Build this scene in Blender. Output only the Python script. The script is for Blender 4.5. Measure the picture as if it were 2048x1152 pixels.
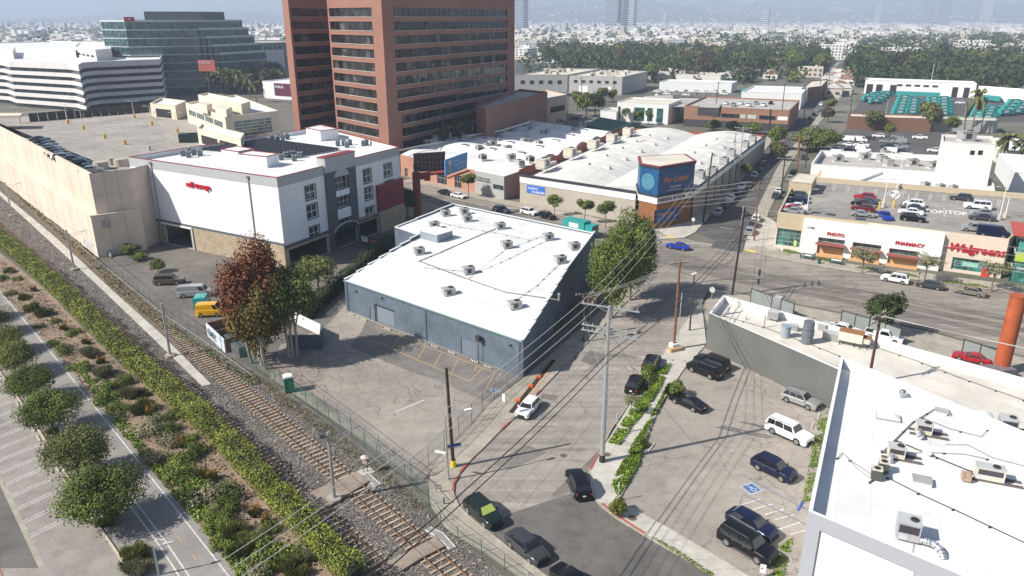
import bpy,math,random
import numpy as np
from mathutils import Vector,Matrix
for o in list(bpy.data.objects):bpy.data.objects.remove(o)
SC=bpy.context.scene
COL=SC.collection
PI=math.pi
rad=math.radians
# ---- camera, light, air
F,HY,CH=1490.0,36.0,46.0
PITCH=math.atan((576-HY)/F)
CP,SP=math.cos(PITCH),math.sin(PITCH)
cam=bpy.data.cameras.new('camera');camo=bpy.data.objects.new('camera',cam);COL.objects.link(camo)
cam.sensor_fit='HORIZONTAL';cam.sensor_width=36;cam.lens=F/2048*36
cam.clip_start=1;cam.clip_end=30000
camo.location=(0,0,CH);camo.rotation_euler=(PI/2-PITCH,0,0)
SC.camera=camo
SUN_AZ,SUN_EL=199.5,40.0
world=bpy.data.worlds.new('World');SC.world=world;world.use_nodes=True
nt=world.node_tree;nt.nodes.clear()
sky=nt.nodes.new('ShaderNodeTexSky');sky.sky_type='NISHITA';sky.sun_disc=False
sky.sun_elevation=rad(SUN_EL);sky.sun_rotation=rad(90-SUN_AZ);sky.air_density=1.0;sky.dust_density=1.0
bg=nt.nodes.new('ShaderNodeBackground');bg.inputs[1].default_value=0.075
wo=nt.nodes.new('ShaderNodeOutputWorld')
nt.links.new(sky.outputs[0],bg.inputs[0]);nt.links.new(bg.outputs[0],wo.inputs[0])
sl=bpy.data.lights.new('sun','SUN');sl.energy=5.0;sl.angle=rad(0.5);sl.color=(1,.95,.87)
so=bpy.data.objects.new('sun',sl);COL.objects.link(so)
sd=Vector((math.cos(rad(SUN_AZ))*math.cos(rad(SUN_EL)),math.sin(rad(SUN_AZ))*math.cos(rad(SUN_EL)),math.sin(rad(SUN_EL))))
so.rotation_euler=(-sd).to_track_quat('-Z','Y').to_euler();so.location=sd*100
SC.view_settings.view_transform='Standard';SC.view_settings.look='None'
SC.view_settings.exposure=0.52;SC.view_settings.gamma=1.0
SC.view_settings.use_curve_mapping=False
SC.cycles.max_bounces=5;SC.cycles.diffuse_bounces=2;SC.cycles.glossy_bounces=3
SC.cycles.use_denoising=True;SC.cycles.volume_bounces=1
SC.cycles.sample_clamp_indirect=4
# ---- measuring: photo pixel (2048 wide) -> point on the level z
def G(u,v,z=0.0):
 x=(u-1024)/F;y=-(v-576)/F
 dx,dy,dz=x,CP+y*SP,-SP+y*CP
 t=(z-CH)/dz
 return Vector((dx*t,dy*t,z))
def PX(p):
 z=p[2]-CH;d=p[1]*CP-z*SP
 return(1024+F*p[0]/d,576-F*(p[1]*SP+z*CP)/d)
def HT(u,v,v2):
 g=G(u,v);lo,hi=-2.0,200.0
 for _ in range(40):
  m=(lo+hi)/2
  if PX((g.x,g.y,m))[1]>v2:lo=m
  else:hi=m
 return lo
def GL(pts,z=0.0):return[G(u,v,z)for u,v in pts]
def ccw(p):
 a=sum(p[i][0]*p[(i+1)%len(p)][1]-p[(i+1)%len(p)][0]*p[i][1]for i in range(len(p)))
 return list(p)if a>0 else list(p)[::-1]
 # ---- mesh builder
ORI={};KIDS={}
class MB:
 def __init__(s):s.v=[];s.f=[];s.m=[]
 def add(s,vs,fs,m=0):
  n=len(s.v);s.v+=[(v[0],v[1],v[2])for v in vs]
  s.f+=[tuple(i+n for i in f)for f in fs];s.m+=[m]*len(fs);return s
 def quad(s,a,b,c,d,m=0):return s.add([a,b,c,d],[(0,1,2,3)],m)
 def box(s,x,y,z,sx,sy,sz,rz=0,m=0):
  c,n=math.cos(rz),math.sin(rz);vs=[]
  for k in(0,1):
   for i,j in((-1,-1),(1,-1),(1,1),(-1,1)):
    a,b=i*sx/2,j*sy/2
    vs.append((x+a*c-b*n,y+a*n+b*c,z+k*sz))
  return s.add(vs,[(3,2,1,0),(4,5,6,7),(0,1,5,4),(1,2,6,5),(2,3,7,6),(3,0,4,7)],m)
 def poly(s,p,z=None,m=0):
  return s.add([(q[0],q[1],q[2]if z is None else z)for q in p],[tuple(range(len(p)))],m)
 def prism(s,p,z0,z1,m=0,mt=None):
  p=ccw(p);n=len(p)
  s.add([(q[0],q[1],z0)for q in p]+[(q[0],q[1],z1)for q in p],[(i,(i+1)%n,n+(i+1)%n,n+i)for i in range(n)],m)
  s.add([(q[0],q[1],z1)for q in p],[tuple(range(n))],m if mt is None else mt)
  s.add([(q[0],q[1],z0)for q in p],[tuple(range(n))[::-1]],m)
  return s
 def tube(s,p,q,r0,r1=None,n=6,m=0):
  r1=r0 if r1 is None else r1;p=Vector(p);q=Vector(q);d=q-p
  if d.length<1e-6:return s
  d.normalize();a=d.orthogonal().normalized();b=d.cross(a);vs=[]
  for c,r in((p,r0),(q,r1)):
   for k in range(n):
    t=2*PI*k/n;w=c+a*(r*math.cos(t))+b*(r*math.sin(t));vs.append(w)
  return s.add(vs,[(k,(k+1)%n,n+(k+1)%n,n+k)for k in range(n)]+[tuple(range(n))[::-1],tuple(range(n,2*n))],m)
 def path(s,pts,r,n=5,m=0):
  for a,b in zip(pts,pts[1:]):s.tube(a,b,r,r,n,m)
  return s
 def bar(s,p,q,w,h,m=0):
  p=Vector(p);q=Vector(q);d=(q-p).normalized();up=Vector((0,0,1))
  if abs(d.z)>.95:up=Vector((0,1,0))
  r=d.cross(up).normalized()*(w/2);u=r.cross(d).normalized()*(h/2)
  vs=[c+i*r+j*u for c in(p,q)for i,j in((-1,-1),(1,-1),(1,1),(-1,1))]
  return s.add(vs,[(0,1,2,3)[::-1],(4,5,6,7),(0,1,5,4),(1,2,6,5),(2,3,7,6),(3,0,4,7)],m)
 def strip(s,pts,w,z,m=0):
  L=[];Rr=[]
  for i,p in enumerate(pts):
   a=pts[max(i-1,0)];b=pts[min(i+1,len(pts)-1)]
   d=Vector((b[0]-a[0],b[1]-a[1],0)).normalized();n=Vector((-d.y,d.x,0))*(w/2)
   L.append((p[0]+n.x,p[1]+n.y,z));Rr.append((p[0]-n.x,p[1]-n.y,z))
  for i in range(len(pts)-1):s.quad(Rr[i],Rr[i+1],L[i+1],L[i],m)
  return s
 def bulk(s,V,Fa,m=0):
  n=len(s.v);s.v+=[tuple(x)for x in V.tolist()];s.f+=[tuple(x)for x in(Fa+n).tolist()];s.m+=[m]*len(Fa);return s
 def build(s,name,mats,parent=None,smooth=False,org=None):
  me=bpy.data.meshes.new(name)
  V=np.array(s.v,dtype=float).reshape(-1,3)
  M=None
  if parent is not None:M=ORI[parent.name]
  elif org is not None:M=Matrix.Translation(org)
  if M is not None:
   I=np.array(M.inverted());V=V@I[:3,:3].T+I[:3,3]
  me.from_pydata(V.tolist(),[],s.f)
  if not isinstance(mats,(list,tuple)):mats=[mats]
  for k in mats:me.materials.append(k)
  me.polygons.foreach_set('material_index',s.m)
  if smooth:
   me.polygons.foreach_set('use_smooth',[True]*len(s.f));me.set_sharp_from_angle(angle=rad(smooth if smooth is not True else 35))
  me.update()
  o=bpy.data.objects.new(name,me);COL.objects.link(o)
  if parent is not None:
   o.parent=parent;ORI[o.name]=M;KIDS.setdefault(parent.name,[]).append(o)
  elif M is not None:o.matrix_world=M;ORI[o.name]=M
  else:ORI[o.name]=Matrix.Identity(4)
  return o
def tag(o,label,cat,group=None,kind=None):
 if label:o['label']=label
 if cat:o['category']=cat
 if group:o['group']=group
 if kind:o['kind']=kind
 return o
def thing(name,label,cat,loc=(0,0,0),rz=0,group=None):
 o=bpy.data.objects.new(name,None);COL.objects.link(o)
 o.empty_display_size=.3
 M=Matrix.Translation(Vector(loc))@Matrix.Rotation(rz,4,'Z')
 o.matrix_world=M;ORI[o.name]=M
 return tag(o,label,cat,group)
def solo(name,mb,mats,label,cat,group=None,org=None,smooth=False,kind=None):
 if org is None and mb.v:
  V=np.array(mb.v);org=(float(V[:,0].mean()),float(V[:,1].mean()),float(V[:,2].min()))
 return tag(mb.build(name,mats,None,smooth,org),label,cat,group,kind)
def struct(name,mb,mats,smooth=False):
 o=mb.build(name,mats,None,smooth);o['kind']='structure';return o
def stuff(name,mb,mats,label=None,cat=None,parent=None):
 o=mb.build(name,mats,parent);o['kind']='stuff'
 if label:o['label']=label
 if cat:o['category']=cat
 return o
def clone(src,loc,rz=0,label=None,group=None,sc=None,paint=None,paints=None):
 r=src.copy();COL.objects.link(r);r.parent=None
 S=sc if sc is not None else(1,1,1)
 if isinstance(S,(int,float)):S=(S,S,S)
 r.matrix_world=Matrix.LocRotScale(Vector(loc),Matrix.Rotation(rz,3,'Z').to_quaternion(),Vector(S))
 if label:r['label']=label
 if group:r['group']=group
 def rec(a,b):
  for k in KIDS.get(a.name,[]):
   c=k.copy();COL.objects.link(c);c.parent=b;KIDS.setdefault(b.name,[]).append(c)
   if paint is not None and c.get('painted')and c.data.materials:
    c.material_slots[0].link='OBJECT';c.material_slots[0].material=paint
   rec(k,c)
 rec(src,r)
 return r
 # ---- materials
MATS={}
def _n(nt,t,**k):
 n=nt.nodes.new(t)
 for a,b in k.items():setattr(n,a,b)
 return n
def mat(name,col,rough=.8,var=.12,scale=1.0,bump=0.0,metal=0.0,coat=0.0,spec=.5,island=0.0,emis=None,col2=None,contrast=.5,big=None,trans=0):
 if name in MATS:return MATS[name]
 m=bpy.data.materials.new(name);m.use_nodes=True;nt=m.node_tree;N=nt.nodes;L=nt.links
 b=N['Principled BSDF'];b.inputs['Roughness'].default_value=rough;b.inputs['Metallic'].default_value=metal
 b.inputs['Coat Weight'].default_value=coat;b.inputs['Specular IOR Level'].default_value=spec
 b.inputs['Base Color'].default_value=(*col,1)
 if var>0 or col2:
  geo=_n(nt,'ShaderNodeNewGeometry');no=_n(nt,'ShaderNodeTexNoise');no.inputs['Scale'].default_value=scale
  no.inputs['Detail'].default_value=6;no.inputs['Roughness'].default_value=.65
  L.new(geo.outputs['Position'],no.inputs['Vector'])
  cr=_n(nt,'ShaderNodeValToRGB');c2=col2 or tuple(c*(1-var)for c in col);c1=col if col2 else tuple(min(1,c*(1+var))for c in col)
  cr.color_ramp.elements[0].position=.5-contrast/2+.02;cr.color_ramp.elements[1].position=.5+contrast/2-.02
  cr.color_ramp.elements[0].color=(*c2,1);cr.color_ramp.elements[1].color=(*c1,1)
  L.new(no.outputs['Fac'],cr.inputs[0]);out=cr.outputs[0]
  if big:
   n2=_n(nt,'ShaderNodeTexNoise');n2.inputs['Scale'].default_value=big[0];n2.inputs['Detail'].default_value=3
   L.new(geo.outputs['Position'],n2.inputs['Vector'])
   mp=_n(nt,'ShaderNodeMapRange');mp.inputs[1].default_value=.3;mp.inputs[2].default_value=.7;mp.inputs[3].default_value=1-big[1];mp.inputs[4].default_value=1+big[1]
   L.new(n2.outputs['Fac'],mp.inputs[0])
   mx=_n(nt,'ShaderNodeMix',data_type='RGBA',blend_type='MULTIPLY');mx.inputs[0].default_value=1
   L.new(out,mx.inputs[6]);L.new(mp.outputs[0],mx.inputs[7]);out=mx.outputs[2]
  if island:
   mp=_n(nt,'ShaderNodeMapRange');mp.inputs[3].default_value=1-island;mp.inputs[4].default_value=1+island
   L.new(geo.outputs['Random Per Island'],mp.inputs[0])
   mx=_n(nt,'ShaderNodeMix',data_type='RGBA',blend_type='MULTIPLY');mx.inputs[0].default_value=1
   L.new(out,mx.inputs[6]);L.new(mp.outputs[0],mx.inputs[7]);out=mx.outputs[2]
  L.new(out,b.inputs['Base Color'])
  if bump:
   bp=_n(nt,'ShaderNodeBump');bp.inputs['Strength'].default_value=bump;bp.inputs['Distance'].default_value=.05
   L.new(no.outputs['Fac'],bp.inputs['Height']);L.new(bp.outputs[0],b.inputs['Normal'])
 if trans:
  b.inputs['Subsurface Weight'].default_value=0
 if emis:b.inputs['Emission Color'].default_value=(*emis[:3],1);b.inputs['Emission Strength'].default_value=emis[3]
 MATS[name]=m;return m
def paving(name,c1,c2,crack=0.0,cscale=.14,stain=.35,patch=.04,fine=9.0,cw=.011,dirc=None):
 """Weathered asphalt or concrete: large blotches, fine grain, tyre streaks, branching cracks."""
 if name in MATS:return MATS[name]
 m=bpy.data.materials.new(name);m.use_nodes=True;nt=m.node_tree;N=nt.nodes;L=nt.links
 b=N['Principled BSDF'];b.inputs['Roughness'].default_value=.9;b.inputs['Specular IOR Level'].default_value=.25
 geo=_n(nt,'ShaderNodeNewGeometry')
 def noise(sc,det=5,rg=.6,vec=None):
  n=_n(nt,'ShaderNodeTexNoise');n.inputs['Scale'].default_value=sc;n.inputs['Detail'].default_value=det;n.inputs['Roughness'].default_value=rg
  L.new(vec or geo.outputs['Position'],n.inputs['Vector']);return n
 nb=noise(patch,5,.7);cr=_n(nt,'ShaderNodeValToRGB')
 cr.color_ramp.elements[0].position=.36;cr.color_ramp.elements[1].position=.62
 cr.color_ramp.elements[0].color=(*c2,1);cr.color_ramp.elements[1].color=(*c1,1);L.new(nb.outputs['Fac'],cr.inputs[0]);out=cr.outputs[0]
 def mul(fac,lo,hi,a=.3,z=.7):
  nonlocal out
  mp=_n(nt,'ShaderNodeMapRange');mp.inputs[1].default_value=a;mp.inputs[2].default_value=z;mp.inputs[3].default_value=lo;mp.inputs[4].default_value=hi
  L.new(fac,mp.inputs[0]);mx=_n(nt,'ShaderNodeMix',data_type='RGBA',blend_type='MULTIPLY');mx.inputs[0].default_value=1
  L.new(out,mx.inputs[6]);L.new(mp.outputs[0],mx.inputs[7]);out=mx.outputs[2]
 mul(noise(fine,3).outputs['Fac'],.82,1.16);mul(noise(.55,5,.7).outputs['Fac'],.84,1.1)
 mul(noise(.22,4,.75).outputs['Fac'],1-stain,1.0,.28,.45)
 if dirc is not None:
  mp=_n(nt,'ShaderNodeMapping');mp.inputs['Rotation'].default_value=(0,0,-rad(dirc));mp.inputs['Scale'].default_value=(.02,.9,1)
  L.new(geo.outputs['Position'],mp.inputs['Vector']);mul(noise(1.0,3,.5,mp.outputs[0]).outputs['Fac'],.8,1.08,.35,.6)
 if crack:
  ds=noise(.9,3);vm=_n(nt,'ShaderNodeVectorMath',operation='MULTIPLY_ADD');vm.inputs[1].default_value=(1.6,1.6,0)
  L.new(ds.outputs['Color'],vm.inputs[0]);L.new(geo.outputs['Position'],vm.inputs[2])
  for k,(s_,w_)in enumerate(((cscale,cw),(cscale*3.1,cw*1.6))):
   vo=_n(nt,'ShaderNodeTexVoronoi',feature='DISTANCE_TO_EDGE');vo.inputs['Scale'].default_value=s_;L.new(vm.outputs[0],vo.inputs['Vector'])
   lt=_n(nt,'ShaderNodeMapRange');lt.inputs[1].default_value=w_*.35;lt.inputs[2].default_value=w_;lt.inputs[3].default_value=1;lt.inputs[4].default_value=0
   L.new(vo.outputs['Distance'],lt.inputs[0])
   mk=noise(.06 if k else.03,2);ms=_n(nt,'ShaderNodeMapRange');ms.inputs[1].default_value=.5 if k else.42;ms.inputs[2].default_value=.62 if k else.5
   L.new(mk.outputs['Fac'],ms.inputs[0])
   mm=_n(nt,'ShaderNodeMath',operation='MULTIPLY');L.new(lt.outputs[0],mm.inputs[0]);L.new(ms.outputs[0],mm.inputs[1])
   m2=_n(nt,'ShaderNodeMath',operation='MULTIPLY');L.new(mm.outputs[0],m2.inputs[0]);m2.inputs[1].default_value=crack
   mx=_n(nt,'ShaderNodeMix',data_type='RGBA');L.new(m2.outputs[0],mx.inputs[0]);L.new(out,mx.inputs[6]);mx.inputs[7].default_value=(.05,.045,.04,1);out=mx.outputs[2]
 L.new(out,b.inputs['Base Color']);MATS[name]=m;return m
def glassm(name,col,rough=.06,wav=.35,wsc=.35,coat=0,metal=0.0,spec=1.0):
 if name in MATS:return MATS[name]
 m=mat(name,col,rough,0,1,metal=metal,spec=spec);nt=m.node_tree;b=nt.nodes['Principled BSDF']
 geo=_n(nt,'ShaderNodeNewGeometry');no=_n(nt,'ShaderNodeTexNoise');no.inputs['Scale'].default_value=wsc;no.inputs['Detail'].default_value=2
 nt.links.new(geo.outputs['Position'],no.inputs['Vector'])
 bp=_n(nt,'ShaderNodeBump');bp.inputs['Strength'].default_value=wav;bp.inputs['Distance'].default_value=.12
 nt.links.new(no.outputs['Fac'],bp.inputs['Height']);nt.links.new(bp.outputs[0],b.inputs['Normal'])
 vo=_n(nt,'ShaderNodeTexNoise');vo.inputs['Scale'].default_value=.5;vo.inputs['Detail'].default_value=4;nt.links.new(geo.outputs['Position'],vo.inputs['Vector'])
 cr=_n(nt,'ShaderNodeValToRGB');cr.color_ramp.elements[0].position=.42;cr.color_ramp.elements[1].position=.66
 cr.color_ramp.elements[0].color=(*[c*.55 for c in col],1);cr.color_ramp.elements[1].color=(*[min(1,c*2.4)for c in col],1)
 nt.links.new(vo.outputs['Fac'],cr.inputs[0]);nt.links.new(cr.outputs[0],b.inputs['Base Color']);return m
def bricky(name,c1,c2,mortar,bw=.4,bh=.12,rough=.85,msize=.012,wall=True):
 if name in MATS:return MATS[name]
 m=mat(name,c1,rough,0);nt=m.node_tree;b=nt.nodes['Principled BSDF'];L=nt.links
 geo=_n(nt,'ShaderNodeNewGeometry');sp=_n(nt,'ShaderNodeSeparateXYZ');L.new(geo.outputs['Position'],sp.inputs[0])
 ad=_n(nt,'ShaderNodeMath',operation='ADD');L.new(sp.outputs[0],ad.inputs[0])
 mu=_n(nt,'ShaderNodeMath',operation='MULTIPLY');L.new(sp.outputs[1],mu.inputs[0]);mu.inputs[1].default_value=.9;L.new(mu.outputs[0],ad.inputs[1])
 cb=_n(nt,'ShaderNodeCombineXYZ');L.new(ad.outputs[0],cb.inputs[0]);L.new(sp.outputs[2],cb.inputs[1])
 br=_n(nt,'ShaderNodeTexBrick');br.inputs['Scale'].default_value=1;br.inputs['Brick Width'].default_value=bw;br.inputs['Row Height'].default_value=bh
 br.inputs['Mortar Size'].default_value=msize;br.inputs['Color1'].default_value=(*c1,1);br.inputs['Color2'].default_value=(*c2,1);br.inputs['Mortar'].default_value=(*mortar,1)
 L.new(cb.outputs[0],br.inputs['Vector'])
 no=_n(nt,'ShaderNodeTexNoise');no.inputs['Scale'].default_value=.6;no.inputs['Detail'].default_value=6;L.new(geo.outputs['Position'],no.inputs['Vector'])
 mp=_n(nt,'ShaderNodeMapRange');mp.inputs[1].default_value=.3;mp.inputs[2].default_value=.7;mp.inputs[3].default_value=.85;mp.inputs[4].default_value=1.12;L.new(no.outputs['Fac'],mp.inputs[0])
 mx=_n(nt,'ShaderNodeMix',data_type='RGBA',blend_type='MULTIPLY');mx.inputs[0].default_value=1
 L.new(br.outputs['Color'],mx.inputs[6]);L.new(mp.outputs[0],mx.inputs[7]);L.new(mx.outputs[2],b.inputs['Base Color'])
 bp=_n(nt,'ShaderNodeBump');bp.inputs['Strength'].default_value=.4;bp.inputs['Distance'].default_value=.02;L.new(br.outputs['Fac'],bp.inputs['Height']);bp.invert=True;L.new(bp.outputs[0],b.inputs['Normal'])
 return m
def membrane(name,col,seam=.86,ang=65,var=.1):
 m=mat(name,col,.7,var,.35,.06,big=(.1,.1));nt=m.node_tree;b=nt.nodes['Principled BSDF'];L=nt.links;src=b.inputs['Base Color'].links[0].from_socket
 geo=_n(nt,'ShaderNodeNewGeometry');mp=_n(nt,'ShaderNodeMapping');mp.inputs['Rotation'].default_value=(0,0,-rad(ang));L.new(geo.outputs['Position'],mp.inputs['Vector'])
 br=_n(nt,'ShaderNodeTexBrick');br.inputs['Scale'].default_value=1;br.inputs['Brick Width'].default_value=14;br.inputs['Row Height'].default_value=2.6;br.inputs['Mortar Size'].default_value=.035;br.inputs['Color1'].default_value=(1,1,1,1);br.inputs['Color2'].default_value=(.94,.94,.94,1);br.inputs['Mortar'].default_value=(seam,seam,seam*.98,1);L.new(mp.outputs[0],br.inputs['Vector'])
 no=_n(nt,'ShaderNodeTexNoise');no.inputs['Scale'].default_value=.16;no.inputs['Detail'].default_value=8;no.inputs['Roughness'].default_value=.75;L.new(geo.outputs['Position'],no.inputs['Vector']);rg=_n(nt,'ShaderNodeMapRange');rg.inputs[1].default_value=.30;rg.inputs[2].default_value=.46;rg.inputs[3].default_value=.80;rg.inputs[4].default_value=1.0;L.new(no.outputs['Fac'],rg.inputs[0])
 out=src
 for q in(br.outputs['Color'],rg.outputs[0]):mx=_n(nt,'ShaderNodeMix',data_type='RGBA',blend_type='MULTIPLY');mx.inputs[0].default_value=1;L.new(out,mx.inputs[6]);L.new(q,mx.inputs[7]);out=mx.outputs[2]
 L.new(out,b.inputs['Base Color']);return m
LOT=paving('old_asphalt_lot',(.37,.33,.285),(.28,.25,.216),.7,.3,.2,.05)
LOT2=paving('old_asphalt_lot_right',(.37,.33,.288),(.29,.26,.226),.6,.2,.25,.05)
DKASPH=paving('dark_asphalt',(.175,.163,.15),(.12,.113,.105),.35,.25,.35,.12)
ROADB=paving('side_street_asphalt',(.37,.333,.292),(.285,.257,.225),.5,.22,.3,.06,dirc=65)
PICO=paving('boulevard_asphalt',(.34,.30,.255),(.235,.208,.18),.35,.12,.3,.05,dirc=-40)
FARROAD=paving('dark_street_asphalt',(.13,.125,.12),(.09,.088,.086),.2,.1,.3,.08,dirc=65)
YARD=paving('yard_asphalt',(.20,.18,.16),(.14,.127,.113),.3,.12,.3,.08)
CONC=paving('pavement_concrete',(.43,.385,.32),(.33,.295,.245),.25,.3,.2,.3)
CONCL=paving('light_concrete',(.55,.52,.46),(.45,.42,.37),.1,.3,.15,.3)
BIKE=paving('bike_path_asphalt',(.32,.298,.275),(.25,.232,.215),.15,.15,.15,.1)
LEFTLOT=paving('left_lot_asphalt',(.34,.31,.28),(.26,.235,.215),.2,.15,.25,.12)
DECK=paving('deck_concrete',(.40,.37,.33),(.30,.275,.245),.15,.1,.35,.08)
BALLAST=mat('ballast_stone',(.21,.19,.17),.95,.5,5,.8,col2=(.06,.055,.05),contrast=.3,big=(.4,.25))
SOIL=mat('soil_mulch',(.36,.26,.19),.95,.3,2.5,.5,col2=(.18,.125,.09),big=(.3,.25))
WHITE=mat('white_paint',(.78,.78,.76),.6,.06,2)
LINEW=mat('worn_white_line',(.72,.71,.68),.8,.2,3,col2=(.45,.43,.4),contrast=.35)
LINEY=mat('worn_yellow_line',(.62,.42,.14),.8,.2,3,col2=(.38,.28,.15),contrast=.35)
LINEB=mat('blue_line',(.09,.16,.3),.8,.2,3)
REDK=mat('red_kerb_paint',(.42,.07,.06),.8,.25,3,col2=(.3,.12,.1))
# ---- the setting: ground, roads, pavements
def resample(p,n):
 d=[0]
 for a,b in zip(p,p[1:]):d.append(d[-1]+(b-a).length)
 out=[]
 for k in range(n+1):
  t=d[-1]*k/n;i=0
  while i<len(d)-2 and d[i+1]<t:i+=1
  f=(t-d[i])/max(d[i+1]-d[i],1e-6);out.append(p[i].lerp(p[i+1],min(max(f,0),1)))
 return out
def length(p):return sum((b-a).length for a,b in zip(p,p[1:]))
SHRUNK=[]
def kerb_line(pts,parent,w=.16,z=.145,mat_=None,name='kerb',red=()):
 m=MB()
 for i,(a,b)in enumerate(zip(pts,pts[1:])):
  d=(b-a).normalized();m.bar((a.x,a.y,z/2),(b.x,b.y,z/2),w,z)
 o=m.build(name,mat_ or CONC,parent);return o
def pavement(name,inner,outer,slab=1.9,z=.13,m=CONC,joint=.025,across=1,slabs=True):
 """Raised pavement between two lines; the slabs are pieces of their own, with open joints."""
 n=max(1,int(length(outer)/slab));I=resample(inner,n);O=resample(outer,n)
 base=MB()
 for k in range(n):
  base.add([(p.x,p.y,0)for p in(I[k],I[k+1],O[k+1],O[k])]+[(p.x,p.y,z-.02)for p in(I[k],I[k+1],O[k+1],O[k])],[(7,6,5,4),(1,0,4,5),(3,2,6,7),(0,3,7,4),(2,1,5,6)])
 o=struct(name,base,DKASPH if slabs else m)
 if not slabs:
  return o
 rr=random.Random(len(name))
 for k in range(n):
  for j in range(across):
   f0,f1=j/across,(j+1)/across
   a=I[k].lerp(O[k],f0);b=I[k+1].lerp(O[k+1],f0);c=I[k+1].lerp(O[k+1],f1);d=I[k].lerp(O[k],f1)
   ce=(a+b+c+d)/4;s=MB();zz=z+rr.uniform(-.006,.006)
   q=[ce+(p-ce)*(1-joint/max((p-ce).length,.2))for p in(a,b,c,d)]
   s.prism([(p.x,p.y)for p in q],z-.06,zz);s.build('slab',m,o)
 return o
CITY=mat('city_ground',(.20,.18,.15),.95,.3,.05,col2=(.06,.07,.04),big=(.008,.35))
g=MB()
xs=[-14000,-5000,-2000,-600,-300,-150,0,150,300,600,2000,5000,14000];ys=[-300,0,60,120,200,300,500,900,1600,3000,6000,16000]
V=[(x,y,-.03)for y in ys for x in xs];nx=len(xs)
g.add(V,[(j*nx+i,j*nx+i+1,(j+1)*nx+i+1,(j+1)*nx+i)for j in range(len(ys)-1)for i in range(nx-1)])
struct('ground',g,CITY)
PN=GL([(640,345),(802,363),(874,375),(937,394),(1024,413),(1149,438),(1199,450),(1314,479),(1369,477),(1487,502),(1536,514),(1636,534),(1761,553),(1880,566),(2048,590),(2300,640)])
PS=GL([(1430,575),(1586,606),(1700,628),(1856,660),(2048,712),(2300,790)])
d0=(PS[0]-PS[2]).normalized();PS=[PS[0]+d0*190+Vector((-d0.y,d0.x,0))*-26,PS[0]+d0*80+Vector((-d0.y,d0.x,0))*-8,PS[0]+d0*18]+PS
o=MB();o.poly(PN+PS[::-1],0.0);struct('boulevard',o,PICO)
KL=[(1276,579),(1199,661),(1119,741),(1075,787),(1030,835),(1000,862),(964,899),(933,928),(917,950),(907,969),(906,989),(917,1014),(942,1039),(975,1064),(1024,1104),(1100,1160),(1200,1240)]
KR=[(1406,598),(1370,645),(1334,696),(1300,745),(1274,786),(1222,860),(1198,909),(1180,940),(1176,965),(1182,989),(1204,1014),(1236,1039),(1289,1071),(1330,1095),(1381,1124),(1425,1152),(1520,1215)]
a=G(1276,579);b=G(1406,598)
o=MB();o.poly([a+Vector((4,9,0))]+GL(KL)+GL(KR)[::-1]+[b+Vector((4,9,0))],.004);struct('side_street',o,ROADB)
o=MB();o.poly(GL([(985,1072),(1000,1040),(1024,1026),(1104,999),(1142,987),(1180,988),(1204,1014),(1236,1039),(1289,1071),(1330,1095),(1381,1124),(1425,1152),(1520,1215),(1200,1240),(1100,1160),(1024,1104)]),.008);struct('lower_street',o,DKASPH)
FL=GL([(1391,466),(1406,448),(1480,365),(1530,300),(1590,230),(1640,175),(1680,125)]);FR=GL([(1487,500),(1492,470),(1510,425),(1555,335),(1602,270),(1690,172),(1735,120)])
o=MB();o.poly(FL+FR[::-1],.004);struct('far_street',o,FARROAD)
o=MB();o.poly(GL([(1406,452),(1396,466),(1437,474),(1421,494),(1483,506),(1490,485)]),.008);struct('street_patch',o,FARROAD)
o=MB();o.poly(GL([(222,524),(277,470),(500,430),(800,400),(905,400),(1210,460),(1165,650),(1042,760),(858,1010),(700,862),(505,733),(430,676),(300,600)]),-.008);struct('yard',o,YARD)
o=MB();o.poly(GL([(1042,757),(978,808),(937,858),(876,917),(842,968),(700,862),(539,757),(560,690),(650,655),(700,600),(722,590)]),0.0);struct('warehouse_lot',o,LOT)
o=MB();o.poly(GL([(733,638),(1041,754),(1026,778),(990,808),(947,793),(870,760),(809,738),(700,694),(725,660)]),.004)
struct('lot_patch',o,paving('lot_dark_patch',(.23,.21,.19),(.17,.158,.145),.9,.2,.3,.15))
LR=[(1424,668),(1413,690),(1390,718),(1366,742),(1340,790),(1317,820),(1301,855),(1284,903),(1278,931),(1258,966),(1241,996),(1259,1014),(1311,1043),(1349,1064),(1406,1098),(1474,1139),(1580,1205)]
o=MB();o.poly(GL(LR+[(1640,1230),(1690,1000),(1700,800),(1560,722),(1413,676)]),.0);struct('car_park',o,LOT2)
o=MB();o.poly([p for p in GL([(1404,612),(1430,578),(1586,609),(1700,631),(1856,663),(2048,715),(2300,793),(2300,900),(1900,760),(1600,660),(1418,660)],.05)],.05);struct('forecourt',o,CONC)
pavement('side_pavement',GL([(1262,566),(1175,645),(1046,758),(978,810),(937,860),(876,919),(861,942),(857,976),(860,1012),(894,1062),(974,1110),(1060,1172),(1150,1240)]),GL([(1276,579),(1199,661),(1075,787),(1000,862),(964,899),(917,950),(907,969),(906,989),(917,1014),(975,1064),(1050,1122),(1120,1174),(1200,1240)]),1.7,.13,CONC)
kerb_line(GL(KL),None,.18,.15,CONC)['kind']='structure'
pavement('verge_pavement',GL([(1404,612),(1413,690),(1366,742),(1317,820),(1284,903),(1258,966),(1241,996),(1259,1014),(1311,1043),(1349,1064),(1406,1098),(1474,1139),(1580,1205)]),GL([(1406,598),(1334,696),(1300,745),(1252,822),(1198,909),(1178,950),(1182,989),(1204,1014),(1250,1047),(1289,1071),(1355,1109),(1425,1152),(1520,1215)]),1.8,.13,CONCL)
kerb_line(GL(KR),None,.18,.15,CONC)['kind']='structure'
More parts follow.
